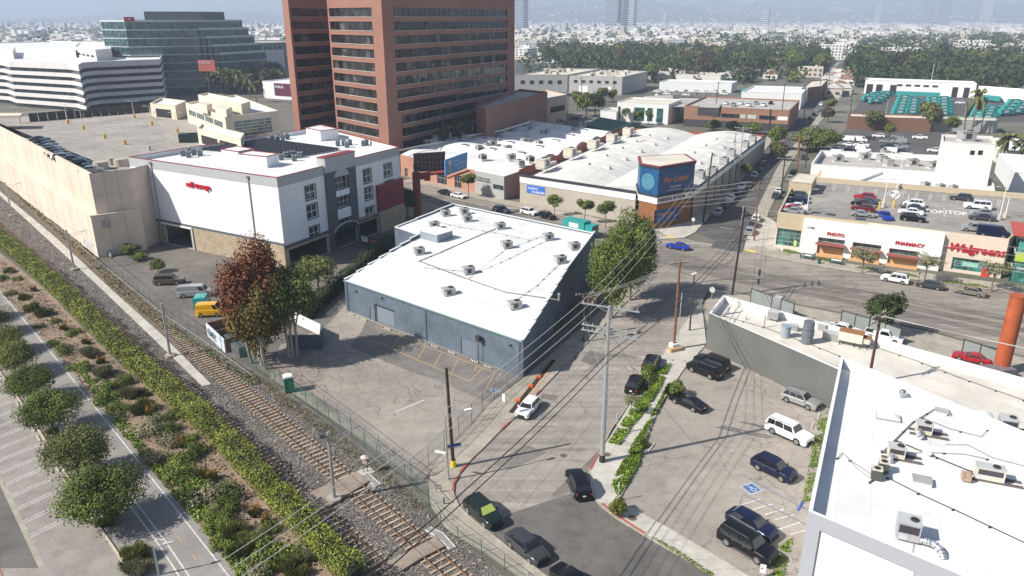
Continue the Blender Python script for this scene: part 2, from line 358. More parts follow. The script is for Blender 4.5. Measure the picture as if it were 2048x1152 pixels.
def off(pts,d):
 r=[]
 for i,p in enumerate(pts):
  a=pts[max(i-1,0)];b=pts[min(i+1,len(pts)-1)];t=(b-a).normalized();r.append(p+Vector((-t.y,t.x,0))*d)
 return r
PNw=PN[1:8];pavement('north_pavement',off(PNw,4.2),PNw,3,.13,CONC)
PNe=PN[9:];pavement('shop_pavement',off(PNe,5.0),PNe,2.4,.13,CONC)
FLs=FL[1:];pavement('far_pavement',off(FLs,3.4),FLs,4,.13,CONC,slabs=False)
FRs=FR[1:];pavement('far_pavement_east',off(FRs,-3.2),FRs,4,.13,CONC,slabs=False)
o=MB();o.poly(GL([(1289,474),(1314,479),(1350,478),(1369,476),(1391,465),(1406,448),(1420,430),(1385,420),(1290,455)]),.12);struct('corner_pavement',o,CONCL)
o=MB();o.poly(GL([(1487,500),(1536,514),(1600,527),(1610,500),(1545,440),(1510,425)]),.12);struct('corner_pavement_east',o,CONCL)
for q in((1341,475),(1502,503)):
 o=MB();c=G(*q);o.box(c.x,c.y,.125,2.2,1.2,.012,rad(-35));solo('tactile_pad',o,mat('yellow_pad',(.75,.5,.1),.8),'yellow tactile pad at the %s kerb corner of the crossing'%('for lease' if q[0]<1400 else 'pharmacy'),'pad')
for i,pts in enumerate(([(917,953),(907,969),(906,985)],[(933,930),(920,946)],[(1003,860),(1018,846)],[(1072,790),(1080,782)],[(1196,911),(1181,940)],[(1204,1009),(1236,1034),(1260,1050),(1290,1069)])):
 m=MB();P=GL(pts)
 for a,b in zip(P,P[1:]):m.bar((a.x,a.y,.095),(b.x,b.y,.095),.24,.15)
 solo('painted_kerb',m,REDK,['red painted kerb stretch on the bend below the dark street pole','red kerb stretch beside the yellow pole guard','red kerb stretch in front of the white hatchback','short red kerb piece behind the white hatchback','red kerb stretch beside the grey steel pole','long red kerb at the round bush on the lower corner'][i],'kerb')
 # ---- railway corridor
COR=[(-60,290),(0,337),(215,527),(300,603),(430,680),(505,737),(700,868),(842,978),(857,1024),(1010,1152),(1060,1200),(770,1200),(560,985),(350,780),(25,495),(-60,430)]
o=MB();o.poly(GL(COR),.0);struct('ballast_bed',o,BALLAST)
T1=GL([(-60,305),(0,357),(120,463),(238,576),(369,688),(512,804),(620,897),(710,976),(786,1042),(851,1099),(925,1165),(980,1215)],.14)
T2r=GL([(-60,388),(0,443),(150,576),(250,663),(375,771),(475,860),(545,921),(612,984),(675,1040),(737,1096),(797,1152),(850,1200)],.14)
TIE=mat('sleeper_concrete',(.52,.40,.27),.9,.3,4,.3,col2=(.36,.28,.2),big=(.4,.2));RAILM=mat('rusty_rail',(.27,.14,.075),.6,.3,5,col2=(.17,.09,.05));RAILT=mat('rail_head',(.36,.27,.2),.3,.1,3,metal=.7)
def smoothline(P,n):
 P=resample(P,n)
 for _ in range(6):P=[P[0]]+[(P[i-1]+P[i]*2+P[i+1])/4 for i in range(1,len(P)-1)]+[P[-1]]
 return P
def track(P,label):
 P=smoothline(P,110);mid=P[90]
 t=thing('railway_track',label,'railway track',(mid.x,mid.y,0))
 for s in(-.755,.755):
  m=MB();Q=off(P,s)
  for a,b in zip(Q,Q[1:]):
   m.bar((a.x,a.y,.21),(b.x,b.y,.21),.075,.15,0);m.bar((a.x,a.y,.293),(b.x,b.y,.293),.07,.018,1)
  m.build('rail',[RAILM,RAILT],t)
 n=int(length(P)/.82);Q=resample(P,n);rest=MB();proto=None;rr=random.Random(5)
 cut=270
 for k in range(n,-1,-1):
  a=Q[max(k-1,0)];b=Q[min(k+1,n)];ang=math.atan2(b.y-a.y,b.x-a.x)
  if n-k<cut:
   if proto is None:
    s=MB();s.box(0,0,-.09,.25,2.6,.19)
    s.v=[(x*(1-.2*(z>0)),y,z)for x,y,z in s.v]
    me=bpy.data.meshes.new('sleeper');me.from_pydata(s.v,[],s.f);me.materials.append(TIE);proto=me
   o=bpy.data.objects.new('sleeper',proto);COL.objects.link(o);o.parent=t
   o.location=(Q[k].x-mid.x+rr.uniform(-.01,.01),Q[k].y-mid.y,.045+rr.uniform(-.012,.006));o.rotation_euler=(0,0,ang+rr.uniform(-.015,.015))
  else:rest.box(Q[k].x,Q[k].y,-.05,.25,2.6,.19,ang)
 if rest.f:stuff('sleeper',rest,TIE,parent=t)
 return P
T1P=track(T1,'railway track nearer the green fence, rust brown rails on pale sleepers')
T2P=track(off(smoothline(T2r,100),-.755),'railway track running in the shade beside the tall ivy hedge')
A=GL([(-60,342),(0,392),(100,484),(200,576),(300,672),(405,774)]);B=GL([(-60,333),(0,383),(110,474),(219,576),(327,673),(423,770)])
pavement('track_walkway',resample(A,40),resample(B,40),5,.12,CONCL,slabs=True)
def crossing(pan,lines,ext,label,cols):
 t=thing('foot_crossing',label,'crossing',G(*pan[0]))
 m=MB();m.prism([(p.x,p.y)for p in GL(pan,.25)],.02,.275);m.build('deck',paving('crossing_rubber',(.33,.27,.22),(.25,.2,.165),.2,.3,.2,.3),t)
 for e in ext:
  m=MB();m.prism([(p.x,p.y)for p in GL(e,.1)],.0,.1);m.build('approach',BIKE,t)
 m=MB()
 for l in lines:m.strip(GL(l,.105),.14,.106)
 m.build('line',LINEW,t)
crossing([(606,990),(713,944),(738,962),(655,1014),(612,1001)],[[(709,950),(736,946),(761,968)],[(714,964),(735,958),(749,973)][:3]],[[(706,944),(730,948),(748,956),(762,968),(748,976),(722,960)]],'upper foot crossing over the tracks beside the equipment cabinet',1)
crossing([(762,1131),(870,1075),(890,1092),(842,1116),(786,1152)],[[(849,1059),(868,1070),(855,1077)],[(860,1054),(885,1065),(911,1094)],[(868,1086),(884,1081),(898,1098)]],[[(849,1060),(861,1053),(887,1066),(912,1094),(898,1100),(880,1087),(866,1074)]],'lower foot crossing over the tracks at the bottom of the photo',1)
# ---- planting strip, cycle path, car park on the left
HL=[(-70,440),(0,505),(100,587),(155,645),(250,738),(345,802),(410,852),(512,976),(555,1022),(662,1130),(720,1190)]
BR=[(-60,500),(15,592),(80,668),(140,736),(237,860),(332,976),(400,1053),(472,1152),(510,1200)]
o=MB();o.poly(GL([(-70,500)]+HL+[(760,1200)]+BR[::-1]),.01);struct('planting_bed',o,SOIL)
KLL=[(-140,560),(0,745),(65,838),(82,868),(185,1036),(230,1100),(268,1160),(300,1210)]
o=MB();o.poly(GL(BR+KLL[::-1]),.012);struct('cycle_path',o,BIKE)
o=MB();o.poly(GL(KLL+[(60,1260),(-200,1260),(-300,700)]),.004);struct('left_car_park',o,LEFTLOT)
m=MB()
for pts in([(-40,535),(0,583),(100,703),(225,858),(337,999),(457,1152),(480,1185)],):m.strip(GL(pts),.14,.02)
for off_,seg in((0,[(243,988),(320,1093),(358,1152),(375,1178)]),(1,[(261,990),(330,1082),(378,1152),(395,1178)])):m.strip(GL(seg),.14,.02)
m.strip(GL([(256,1006),(275,1005)]),.14,.021);m.strip(GL([(309,1079),(326,1080)]),.14,.021)
for q in((135,825),(148,845)):m.strip(GL([q,(q[0]+6,q[1]+9)]),.12,.02)
struct('path_lines',m,LINEW)
m=MB()
for q in((220,893),(281,973),(305,1004),(331,1038),(356,1072),(386,1110)):m.strip(GL([q,(q[0]+6,q[1]+10)]),.1,.02)
struct('path_centre_dashes',m,LINEY)
kl=resample(GL(KLL),90);m=MB()
for a,b in zip(kl,kl[1:]):m.bar((a.x,a.y,.08),(b.x,b.y,.08),.17,.16)
struct('left_kerb',m,mat('sandy_kerb',(.52,.43,.33),.9,.2,3))
P0=G(11,967);st=(G(89,1130)-P0)/6;e=G(184,1045)-G(75,1100);m=MB()
for k in range(-24,5):
 for dd in(0,.16):
  a=P0+st*(k+dd);L_=4.9
  m.strip([a,a+e.normalized()*L_],.11,.012)
struct('bay_lines',m,LINEW)
gl=[P0+st*k for k in(-30,-20,-10,0,4,6)];m=MB();m.strip([p-e.normalized()*.25 for p in gl],.45,.010);struct('gutter',m,CONC)
gl2=[p-e.normalized()*.5 for p in gl];o=MB();o.poly([(p.x,p.y)for p in gl2]+[(gl2[-1].x-30,gl2[-1].y),(gl2[0].x-60,gl2[0].y)],.009);struct('left_road',o,DKASPH)
m=MB();m.strip(GL([(-20,1100),(10,1160)]),.12,.014);struct('red_line',m,REDK)
n=0
for k in range(-12,5):
 c=P0+st*(k+.58)+e.normalized()*4.75;p=PX(c)
 if p[0]<-20:continue
 m=MB();m.prism([(c.x+x*st.normalized().x+y*e.normalized().x,c.y+x*st.normalized().y+y*e.normalized().y)for x,y in((-.8,-.08),(.8,-.08),(.8,.08),(-.8,.08))],.01,.13)
 n+=1;solo('wheel_stop',m,CONCL,'pale wheel stop of the left car park, %s bay from the bottom'%['first','second','third','fourth','fifth','sixth','seventh','eighth','ninth','tenth','eleventh','twelfth','thirteenth','fourteenth','fifteenth','sixteenth','seventeenth'][4-k],'wheel stop','wheel stops of the left car park')
m=MB();m.strip(GL([(762,656),(870,699),(984,743)]),.12,.009);m.strip(GL([(742,679),(840,722),(939,762)]),.14,.009)
for a,b in(((850,694),(833,722)),((883,706),(866,735)),((916,719),(901,750)),((990,746),(971,779)),((953,732),(949,742)),((800,672),(780,702)),((966,735),(938,764))):m.strip(GL([a,b]),.1,.009)
struct('yellow_bay_lines',m,LINEY)
m=MB();m.strip(GL([(790,824),(848,800)]),.3,.006);m.strip(GL([(1003,747),(985,766)]),.1,.009);m.strip(GL([(640,617),(696,620)]),.1,.006);struct('faded_white_line',m,mat('faded_line',(.5,.47,.43),.9,.2,2))
def disabled(c,ang,s,label):
 t=thing('wheelchair_marking',label,'marking',(c.x,c.y,0),ang)
 Mx=ORI[t.name]
 def W(x,y,z):return Mx@Vector((x*s,y*s,z))
 m=MB();m.quad(W(-1.05,-1.05,.012),W(1.05,-1.05,.012),W(1.05,1.05,.012),W(-1.05,1.05,.012));m.build('border',LINEW,t)
 m=MB();m.quad(W(-.92,-.92,.016),W(.92,-.92,.016),W(.92,.92,.016),W(-.92,.92,.016));m.build('field',mat('blue_marking',(.06,.14,.33),.8,.2,3),t)
 m=MB()
 def seg(x0,y0,x1,y1,w=.13):m.strip([W(x0,y0,.02),W(x1,y1,.02)],w*s,.02)
 for k in range(9):
  a0,a1=rad(150+k*25),rad(175+k*25);seg(.05+.38*math.cos(a0),-.3+.38*math.sin(a0),.05+.38*math.cos(a1),-.3+.38*math.sin(a1))
 seg(-.05,.5,-.02,-.12);seg(-.02,-.12,.38,-.12);seg(.38,-.12,.55,-.5);seg(-.03,.18,.3,.18);seg(-.13,.68,.04,.68,.2)
 m.build('symbol',LINEW,t)
disabled(G(990,781),rad(25),.55,'faded wheelchair symbol behind the wire fence of the warehouse lot')
disabled(G(1503,977),rad(25),.75,'blue wheelchair symbol painted in the right car park')
m=MB();m.strip(GL([(1498,957),(1560,992),(1616,1021)]),.12,.006);m.strip(GL([(1480,1009),(1486,988),(1560,1023),(1620,1053)]),.12,.006);struct('blue_bay_lines',m,LINEB)
m=MB();Sx=[((1483,1009),(1520,999)),((1505,1019),(1545,1008)),((1530,1029),(1569,1018)),((1548,1040),(1588,1029)),((1560,1058),(1605,1043)),((1580,1069),(1612,1060))]
for a,b in Sx:m.strip(GL([a,b]),.13,.006)
struct('bay_hatching',m,LINEW)
m=MB()
for q in((1601,1015),(1600,945),(1640,832),(1588,893),(1655,868)):
 pass
def stop_bar(q,ang,matl,label,L_=1.7):
 c=G(*q);m=MB();m.box(c.x,c.y,.0,L_,.16,.13,ang);solo('wheel_stop',m,matl,label,'wheel stop')
stop_bar((1600,1013),rad(55),mat('blue_stop',(.05,.12,.4),.6),'blue wheel stop at the foot of the near white building')
stop_bar((1303,895),rad(60),CONCL,'pale wheel stop lying by the weeds beside the grey pole shadow');stop_bar((1241,985),rad(45),CONCL,'pale wheel stop by the sign post on the lower corner')
stop_bar((1638,831),rad(60),CONCL,'pale wheel stop beside the parapet of the near white building',1.5);stop_bar((1625,852),rad(60),CONCL,'pale wheel stop behind the big white sport utility',1.5);stop_bar((1622,893),rad(60),CONCL,'pale wheel stop in front of the big white sport utility',1.5)
RUB=mat('black_rubber',(.03,.03,.03),.8);i=0
for q in((701,629),(727,639),(775,658),(805,669),(837,681),(869,693),(903,706),(948,723),(975,734)):
 c=G(*q);i+=1;t=thing('wheel_stop','black and yellow striped wheel stop, %s from the left along the blue warehouse'%['first','second','third','fourth','fifth','sixth','seventh','eighth','ninth'][i-1],'wheel stop',(c.x,c.y,0),rad(-40),'striped wheel stops along the warehouse')
 M=ORI[t.name];m=MB();w=MB()
 for k in range(-4,5):
  p=M@Vector((k*.2,0,0));(m if k%2 else w).box(p.x,p.y,.004,.2,.16,.12,rad(-40))
 m.build('rubber',mat('pale_band',(.75,.72,.6),.7),t);w.build('band',RUB,t)
m=MB()
def dashes(m,a,b,L_,gap,w,z=.004,wa=0):
 a=Vector(a);b=Vector(b);d=(b-a);n=d.length;d.normalize();s=0
 while s<n:
  m.strip([a+d*s,a+d*min(s+L_,n)],w,z);s+=L_+gap
for a,b in(((840,390),(1180,465)),((850,400),(1170,480))):pass
dashes(m,G(1500,548),G(2040,640),2.6,7,.13);dashes(m,G(1520,578),G(2040,680),2.6,7,.13);dashes(m,G(1495,532),G(2040,612),2.6,7,.13)
dashes(m,G(820,374),G(1280,492),2.6,7,.13);dashes(m,G(840,388),G(1300,510),2.6,7,.13)
m.strip(GL([(1314,483),(1425,489)]),.3,.012);m.strip(GL([(1357,592),(1404,602)]),.3,.012);m.strip(GL([(1440,455),(1468,458)]),.25,.012)
struct('lane_dashes',m,LINEW)
m=MB();m.strip(GL([(1640,582),(1690,592)]),.12,.004);m.strip(GL([(1810,615),(1860,624)]),.12,.004);m.strip(GL([(1480,545),(1520,553)]),.12,.004);struct('turn_lane_line',m,LINEY)
m=MB();DKL=mat('tar_seam',(.10,.09,.08),.9,.2,3)
for pts in([(940,960),(1010,885),(1100,795),(1190,702)],[(960,1000),(1060,890),(1160,790)],[(985,1025),(1100,905),(1200,790),(1290,690)],[(1040,1015),(1140,900),(1240,770)],[(1050,893),(1200,935)],[(1075,830),(1160,862),(1215,868)],[(1100,800),(1180,826)],[(1130,750),(1225,790)],[(1165,712),(1262,742)]):m.strip(GL(pts),.045,.0085)
for k in range(9):
 a_=G(1300-k*3,640-k*9);c_=G(1350+k*9,545-k*2);b_=G(1520+k*34,560+k*2);P=[a_.lerp(c_,t).lerp(c_.lerp(b_,t),t)for t in[q/14 for q in range(15)]];m.strip(P,.1,.009)
for k in range(5):
 a_=G(1470,505+k*6);c_=G(1455-k*8,560);b_=G(1330-k*50,520-k*8);P=[a_.lerp(c_,t).lerp(c_.lerp(b_,t),t)for t in[q/14 for q in range(15)]];m.strip(P,.1,.0095)
struct('tyre_marks',m,DKL)
m=MB()
for pts in([(1248,862),(1180,930),(1112,993)],):m.strip(GL(pts),1.1,.0082)
for q in((1095,792),(1105,797)):pass
m.poly(GL([(1052,890),(1095,905),(1020,940),(985,928)]),.0078);m.poly(GL([(1086,786),(1118,792),(1110,802),(1078,796)]),.0078);m.poly(GL([(1180,700),(1215,712),(1195,735),(1160,722)]),.0078)
struct('asphalt_patches',m,paving('street_patch_asphalt',(.22,.2,.175),(.17,.155,.135),.3,.3,.2,.3))
m=MB()
for f in(.18,.42,.66):
 A_=[G(830,380),G(1100,440),G(1300,490),G(1500,538),G(1750,580),G(2100,640)];B_=[G(800,400),G(1100,470),G(1300,530),G(1470,575),G(1700,622),G(2100,720)];m.strip([a_.lerp(b_,f)for a_,b_ in zip(A_,B_)],2.6,.0015)
struct('worn_lanes',m,paving('worn_lane_asphalt',(.235,.207,.18),(.165,.147,.13),.3,.2,.3,.08,dirc=-40))
IRON=mat('iron_cover',(.13,.09,.07),.8,.2,6)
for q,r,z,lb in(((1127,911),.42,.012,'round iron manhole cover in the side street beside the black car'),((1214,909),.38,.132,'round iron cover in the pavement beside the grey pole'),((1265,1036),.42,.132,'round iron cover in the pavement behind the red kerb'),((1279,663),.4,.012,'round iron manhole cover in the tree shade on the side street')):
 c=G(*q,z);t=thing('manhole_cover',lb,'manhole',(c.x,c.y,0))
 m=MB();m.prism([(c.x+r*math.cos(k*PI/8),c.y+r*math.sin(k*PI/8))for k in range(16)],z,z+.012);m.build('cover',IRON,t)
 m=MB();m.prism([(c.x+(r+.09)*math.cos(k*PI/8),c.y+(r+.09)*math.sin(k*PI/8))for k in range(16)],z-.005,z+.006);m.build('rim',CONC,t)
c=G(1254,887,.13)
m=MB();m.box(c.x,c.y,.131,1.5,.8,.012,rad(-25));solo('utility_cover',m,mat('cover_metal',(.4,.36,.3),.7,.2,4),'rectangular metal cover in the pavement between the weeds','cover')
# ---- building kit
GLASS=glassm('dark_glass',(.016,.024,.03),spec=.35);GLASSB=glassm('green_glass',(.02,.07,.07),wav=.5);GLASSBR=glassm('bronze_glass',(.014,.013,.014),.04,.5,.25,spec=.6)
ROOFW=membrane('white_roof',(.74,.74,.725));ROOFG=mat('grey_roof',(.42,.40,.37),.9,.15,.8,big=(.1,.15));ROOFC=mat('cream_roof',(.62,.57,.48),.85,.12,.7,big=(.15,.12))
METAL=mat('grey_metal',(.36,.36,.36),.45,.1,2,metal=.4);METALL=mat('light_metal',(.62,.62,.60),.4,.1,2,metal=.3);DARKM=mat('dark_metal',(.05,.05,.055),.5,.1,2)
BLACKI=mat('dark_interior',(.025,.025,.025),.9,0)
def inset(poly,d):
 p=ccw(poly);n=len(p);out=[]
 for i in range(n):
  a,b,c=Vector(p[i-1][:2]),Vector(p[i][:2]),Vector(p[(i+1)%n][:2])
  u=(b-a).normalized();w=(c-b).normalized();n1=Vector((-u.y,u.x));n2=Vector((-w.y,w.x));k=1+n1.dot(n2)
  m=(n1+n2)/max(k,.35);out.append((b.x+m.x*d,b.y+m.y*d))
 return out
def facade(mb,a,b,z0,z1,holes,depth,m=0,mr=0):
 """One wall between a and b (outside on the right of a->b) with real openings; holes = (s0,s1,z0,z1) in metres."""
 a=Vector((a[0],a[1],0));b=Vector((b[0],b[1],0));d=(b-a);Ln=d.length;d.normalize();inn=Vector((-d.y,d.x,0))
 S=sorted({0,Ln}|{min(max(h[k],0),Ln)for h in holes for k in(0,1)});Z=sorted({z0,z1}|{min(max(h[k],z0),z1)for h in holes for k in(2,3)})
 P=lambda s,z,q=0:a+d*s+Vector((0,0,z))+inn*q
 ins=lambda s,z:any(h[0]<s<h[1]and h[2]<z<h[3]for h in holes)
 for s0,s1 in zip(S,S[1:]):
  run=None
  for zz0,zz1 in list(zip(Z,Z[1:]))+[(None,None)]:
   solid=zz0 is not None and not ins((s0+s1)/2,(zz0+zz1)/2)
   if solid and run is None:run=[zz0,zz1]
   elif solid:run[1]=zz1
   elif run:mb.quad(P(s0,run[0]),P(s1,run[0]),P(s1,run[1]),P(s0,run[1]),m);run=None
 for s0,s1,h0,h1 in[h[:4]for h in holes]:
  for q in((P(s0,h0),P(s0,h1),P(s0,h1,depth),P(s0,h0,depth)),(P(s1,h0),P(s1,h0,depth),P(s1,h1,depth),P(s1,h1)),(P(s0,h0),P(s0,h0,depth),P(s1,h0,depth),P(s1,h0)),(P(s0,h1),P(s1,h1),P(s1,h1,depth),P(s0,h1,depth))):mb.quad(*q,m=mr)
 return P
def opening(root,P,h,depth,kind,fm=None,gm=None,nx=1,ny=1,fw=.07,name=None):
 s0,s1,z0,z1=h
 if kind=='win':
  f=MB();d=depth-.06
  xs=[s0+(s1-s0)*k/nx for k in range(nx+1)];zs=[z0+(z1-z0)*k/ny for k in range(ny+1)]
  for i,x in enumerate(xs):x=min(max(x,s0+fw/2),s1-fw/2);f.bar(P(x,z0,d),P(x,z1,d),fw,.06)
  for z in zs:z=min(max(z,z0+fw/2),z1-fw/2);f.bar(P(s0,z,d+.001),P(s1,z,d+.001),.06,fw)
  o=f.build(name or 'window',fm or METALL,root)
  g_=MB();g_.quad(P(s0,z0,depth-.02),P(s1,z0,depth-.02),P(s1,z1,depth-.02),P(s0,z1,depth-.02));g_.build('pane',gm or GLASS,o)
  return o
 g_=MB();g_.quad(P(s0,z0,depth),P(s1,z0,depth),P(s1,z1,depth),P(s0,z1,depth));return g_.build(name or kind,fm or BLACKI,root)
class Bld:
 def __init__(s,name,label,cat,poly,z0,h,wall,roof,parapet=.7,pt=.25,coping=None,sides=None,depth=.25,reveal=None,group=None,copw=.08,roofz=None,cop_h=.1):
  """sides: {i: [(s0,s1,z0,z1,kind,opts)]} measured along wall i (poly corner i to i+1, counter-clockwise)."""
  s.p=[Vector((q[0],q[1],0))for q in ccw(poly)];n=len(s.p);c=sum(s.p,Vector())/n
  s.o=thing(name,label,cat,(c.x,c.y,z0),0,group);s.h=h;s.z0=z0;s.P={};sides=sides or{}
  for i in range(n):
   w=MB();a,b=s.p[i],s.p[(i+1)%n];ops=sides.get(i,[])
   s.P[i]=facade(w,a,b,z0,h,[q[:4]for q in ops],depth)
   w.build('wall',wall[i%len(wall)]if isinstance(wall,list)else wall,s.o)
   for q in ops:
    k=q[5]if len(q)>5 else{}
    if q[4]:opening(s.o,s.P[i],q[:4],depth if q[4]=='win' else k.get('depth',depth),q[4],**{a_:b_ for a_,b_ in k.items()if a_!='depth'})
  zr=h-parapet if roofz is None else roofz
  I=inset(s.p,pt);s.I=I;s.zr=zr
  r=MB();r.poly(I if parapet>0 else[(q.x,q.y)for q in s.p],zr if parapet>0 else h);s.roof=r.build('roof',roof,s.o)
  if parapet>0:
   w=MB()
   for i in range(n):
    a,b=I[i],I[(i+1)%n];w.quad((b[0],b[1],zr),(a[0],a[1],zr),(a[0],a[1],h),(b[0],b[1],h))
   w.build('parapet',wall[0]if isinstance(wall,list)else wall,s.o)
   E_=inset(s.p,-copw);I2=inset(s.p,pt+.04);w=MB()
   for i in range(n):
    j=(i+1)%n;A,B,C,D=E_[i],E_[j],I2[j],I2[i]
    w.add([(q[0],q[1],h)for q in(A,B,C,D)]+[(q[0],q[1],h+cop_h)for q in(A,B,C,D)],[(4,5,6,7),(0,1,5,4),(2,3,7,6),(0,3,2,1)])
   w.build('coping',coping or METALL,s.o)
 def band(s,i,s0,s1,z0,z1,m,proud=.04,name='band'):
  w=MB();P=s.P[i]
  w.add([P(s0,z0,0),P(s1,z0,0),P(s1,z1,0),P(s0,z1,0),P(s0,z0,-proud),P(s1,z0,-proud),P(s1,z1,-proud),P(s0,z1,-proud)],[(4,5,6,7),(0,1,5,4),(2,3,7,6),(1,2,6,5),(3,0,4,7)])
  return w.build(name,m,s.o)
 def L(s,i):return(s.p[(i+1)%len(s.p)]-s.p[i]).length
def edge_index(b,q):
 best=min(range(len(b)),key=lambda i:(Vector(PX((b[i]+b[(i+1)%len(b)])/2+Vector((0,0,4)))[:2])-Vector(q)).length);return best
def text(root,s,P,s0,z0,size,m,ext=.05,q=-.03,slant=0,name='lettering',spacing=1.0,flip=False,offx=0):
 """Raised letters on a wall; P(s,z,depth) is the wall's own map."""
 cu=bpy.data.curves.new('lettering','FONT');cu.body=s;cu.size=size;cu.extrude=ext;cu.offset=offx;cu.shear=slant;cu.space_character=spacing;cu.resolution_u=2
 to=bpy.data.objects.new('t',cu);me=bpy.data.meshes.new_from_object(to);bpy.data.objects.remove(to)
 mb=MB();mb.v=[]
 A=P(s0,z0,q);dx=(P(s0+1,z0,q)-A);up=Vector((0,0,1));out=(P(s0,z0,q-1)-A)
 vs=[A+dx*v.co.x+up*v.co.y+out*v.co.z for v in me.vertices]
 mb.add(vs,[tuple(p.vertices)for p in me.polygons]);bpy.data.meshes.remove(me)
 return mb.build(name,m,root)
def flat_text(root,s,c,ang,size,m,z,name='lettering',ext=0,ys=1):
 P=lambda a,b,q=0:Vector((0,0,0))
 cu=bpy.data.curves.new('lettering','FONT');cu.body=s;cu.size=size;cu.resolution_u=2;cu.align_x='CENTER';cu.offset=.035
 to=bpy.data.objects.new('t',cu);me=bpy.data.meshes.new_from_object(to);bpy.data.objects.remove(to)
 co,si=math.cos(ang),math.sin(ang);mb=MB()
 mb.add([(c[0]+v.co.x*co-v.co.y*ys*si,c[1]+v.co.x*si+v.co.y*ys*co,z)for v in me.vertices],[tuple(p.vertices)for p in me.polygons]);bpy.data.meshes.remove(me)
 return mb.build(name,m,root)
 # ---- rooftop machines
FANB=mat('fan_dark',(.03,.025,.02),.7);ACG=mat('unit_grey',(.40,.395,.38),.6,.12,2,metal=.2);ACC=mat('unit_cream',(.60,.55,.46),.6,.12,2);RUST=mat('rust_patch',(.3,.13,.05),.8,.3,4)
def ac_proto(m,sx=1.7,sy=1.2,h=1.1):
 t=thing('rooftop_unit','x','air conditioner')
 w=MB();w.box(0,0,.22,sx,sy,h-.22);w.box(0,0,h,sx+.06,sy+.06,.05);w.build('casing',m,t)
 w=MB();w.box(0,0,.0,sx*.9,sy*.9,.22);w.build('curb',ROOFW,t)
 w=MB();w.tube((sx*.2,0,h+.05),(sx*.2,0,h+.14),.38,.36,12);f=w.build('fan',DARKM,t)
 w=MB();w.tube((sx*.2,0,h+.14),(sx*.2,0,h+.15),.3,.3,12);w.build('fan_guard',FANB,f)
 for k,(x,y,a,b)in enumerate(((sx/2+.012,0,.02,sy*.82),(-sx*.1,-sy/2-.012,sx*.5,.02))):
  w=MB();w.box(x,y,.35,a,b,h-.5);w.build('grille',DARKM,t)
 w=MB();w.box(-sx*.36,-sy/2-.02,.3,sx*.22,.05,h-.5);w.build('access_panel',METALL,t)
 return t
def cond_proto(m):
 t=thing('condenser','x','condenser');w=MB();w.box(0,0,.08,.8,.8,.95);w.build('casing',m,t)
 w=MB();w.box(0,0,1.03,.84,.84,.05);w.build('lid',METALL,t);w=MB();w.tube((0,0,1.08),(0,0,1.1),.3,.3,10);w.build('fan',FANB,t)
 w=MB();w.box(-.25,0,0,.1,1.1,.08);w.box(.25,0,0,.1,1.1,.08);w.build('base',DARKM,t);return t
class Reg:pass
PRO=Reg();FAR=(0,-500,-300)
PRO.ac=ac_proto(ACG);PRO.acc=ac_proto(ACC,1.9,1.4,1.2);PRO.cond=cond_proto(mat('condenser_blue',(.16,.2,.23),.6,.2,3));USED=set()
def put(p,loc,rz,label,group=None,sc=None,**k):
 if p.name not in USED:
  USED.add(p.name);p['_first']=1
 return clone(p,loc,rz,label,group,sc,**k)
def drop_protos():
 dead=[]
 for o in bpy.data.objects:
  r=o
  while r.parent:r=r.parent
  if r.name in PROTO_NAMES:dead.append(o)
 for o in dead:bpy.data.objects.remove(o)
PROTO_NAMES=set()
def proto(t):PROTO_NAMES.add(t.name);return t
for q in('ac','acc','cond'):proto(getattr(PRO,q))
ORD=['first','second','third','fourth','fifth','sixth','seventh','eighth','ninth','tenth','eleventh','twelfth','thirteenth','fourteenth','fifteenth','sixteenth','seventeenth','eighteenth','nineteenth','twentieth']
def ordi(k):
 if k<20:return ORD[k]
 n=k+1;return '%d%s'%(n,{1:'st',2:'nd',3:'rd'}.get(n%10 if n%100 not in(11,12,13)else 0,'th'))
 # ==== the blue warehouse
BLUE=mat('blue_grey_stucco',(.105,.135,.172),.9,.16,1.6,.25,big=(.3,.2));BLUET=mat('blue_trim',(.12,.17,.23),.7,.1,3);COPW=mat('white_coping',(.68,.69,.69),.6,.08,2)
zf=5.2
def wh_roof_z(f):return zf+2.0*math.sin(min(f,1)*PI/2)**1.0 if f<.62 else zf+2.0*math.sin(min(.62,1)*PI/2)
A0=G(693,620);B0=G(1046.5,755);C0=G(1159,652);dB=(C0-B0).normalized();D0=B0+dB*66
LA=G(693,563,zf);NOT=G(838,473,6.8);NL=G(789,456,6.8);REAR=G(907,411,6.8);RR=G(1190,470,6.8)
for p in(NOT,NL,REAR,RR,LA):p.z=0
wpoly=[A0,B0,RR,REAR,NL,NOT]
wb=thing('warehouse','blue grey warehouse with a big white roof and stepped side parapets','warehouse',tuple(sum(wpoly,Vector())/6))
DRS=mat('roller_door',(.19,.225,.26),.6,.1,2)
Lf=(B0-A0).length;fx=lambda u,v:(G(u,v)-A0).dot((B0-A0).normalized())
hs=[(fx(757,642),fx(790,656),0,2.9),(fx(926,706),fx(956,718),0,2.6),(fx(744,637),fx(753,641),0,2.1)]
w=MB();Pf=facade(w,A0,B0,0,zf,hs,.18);w.build('wall',BLUE,wb)
m=MB();s0,s1,z0,z1=hs[0]
for k in range(8):m.add([Pf(s0,z0+(z1-z0)*k/8,.12),Pf(s1,z0+(z1-z0)*k/8,.12),Pf(s1,z0+(z1-z0)*(k+.93)/8,.14),Pf(s0,z0+(z1-z0)*(k+.93)/8,.14)],[(0,1,2,3)])
m.add([Pf(s0,0,.17),Pf(s1,0,.17),Pf(s1,z1,.17),Pf(s0,z1,.17)],[(0,1,2,3)]);m.build('roller_door',DRS,wb)
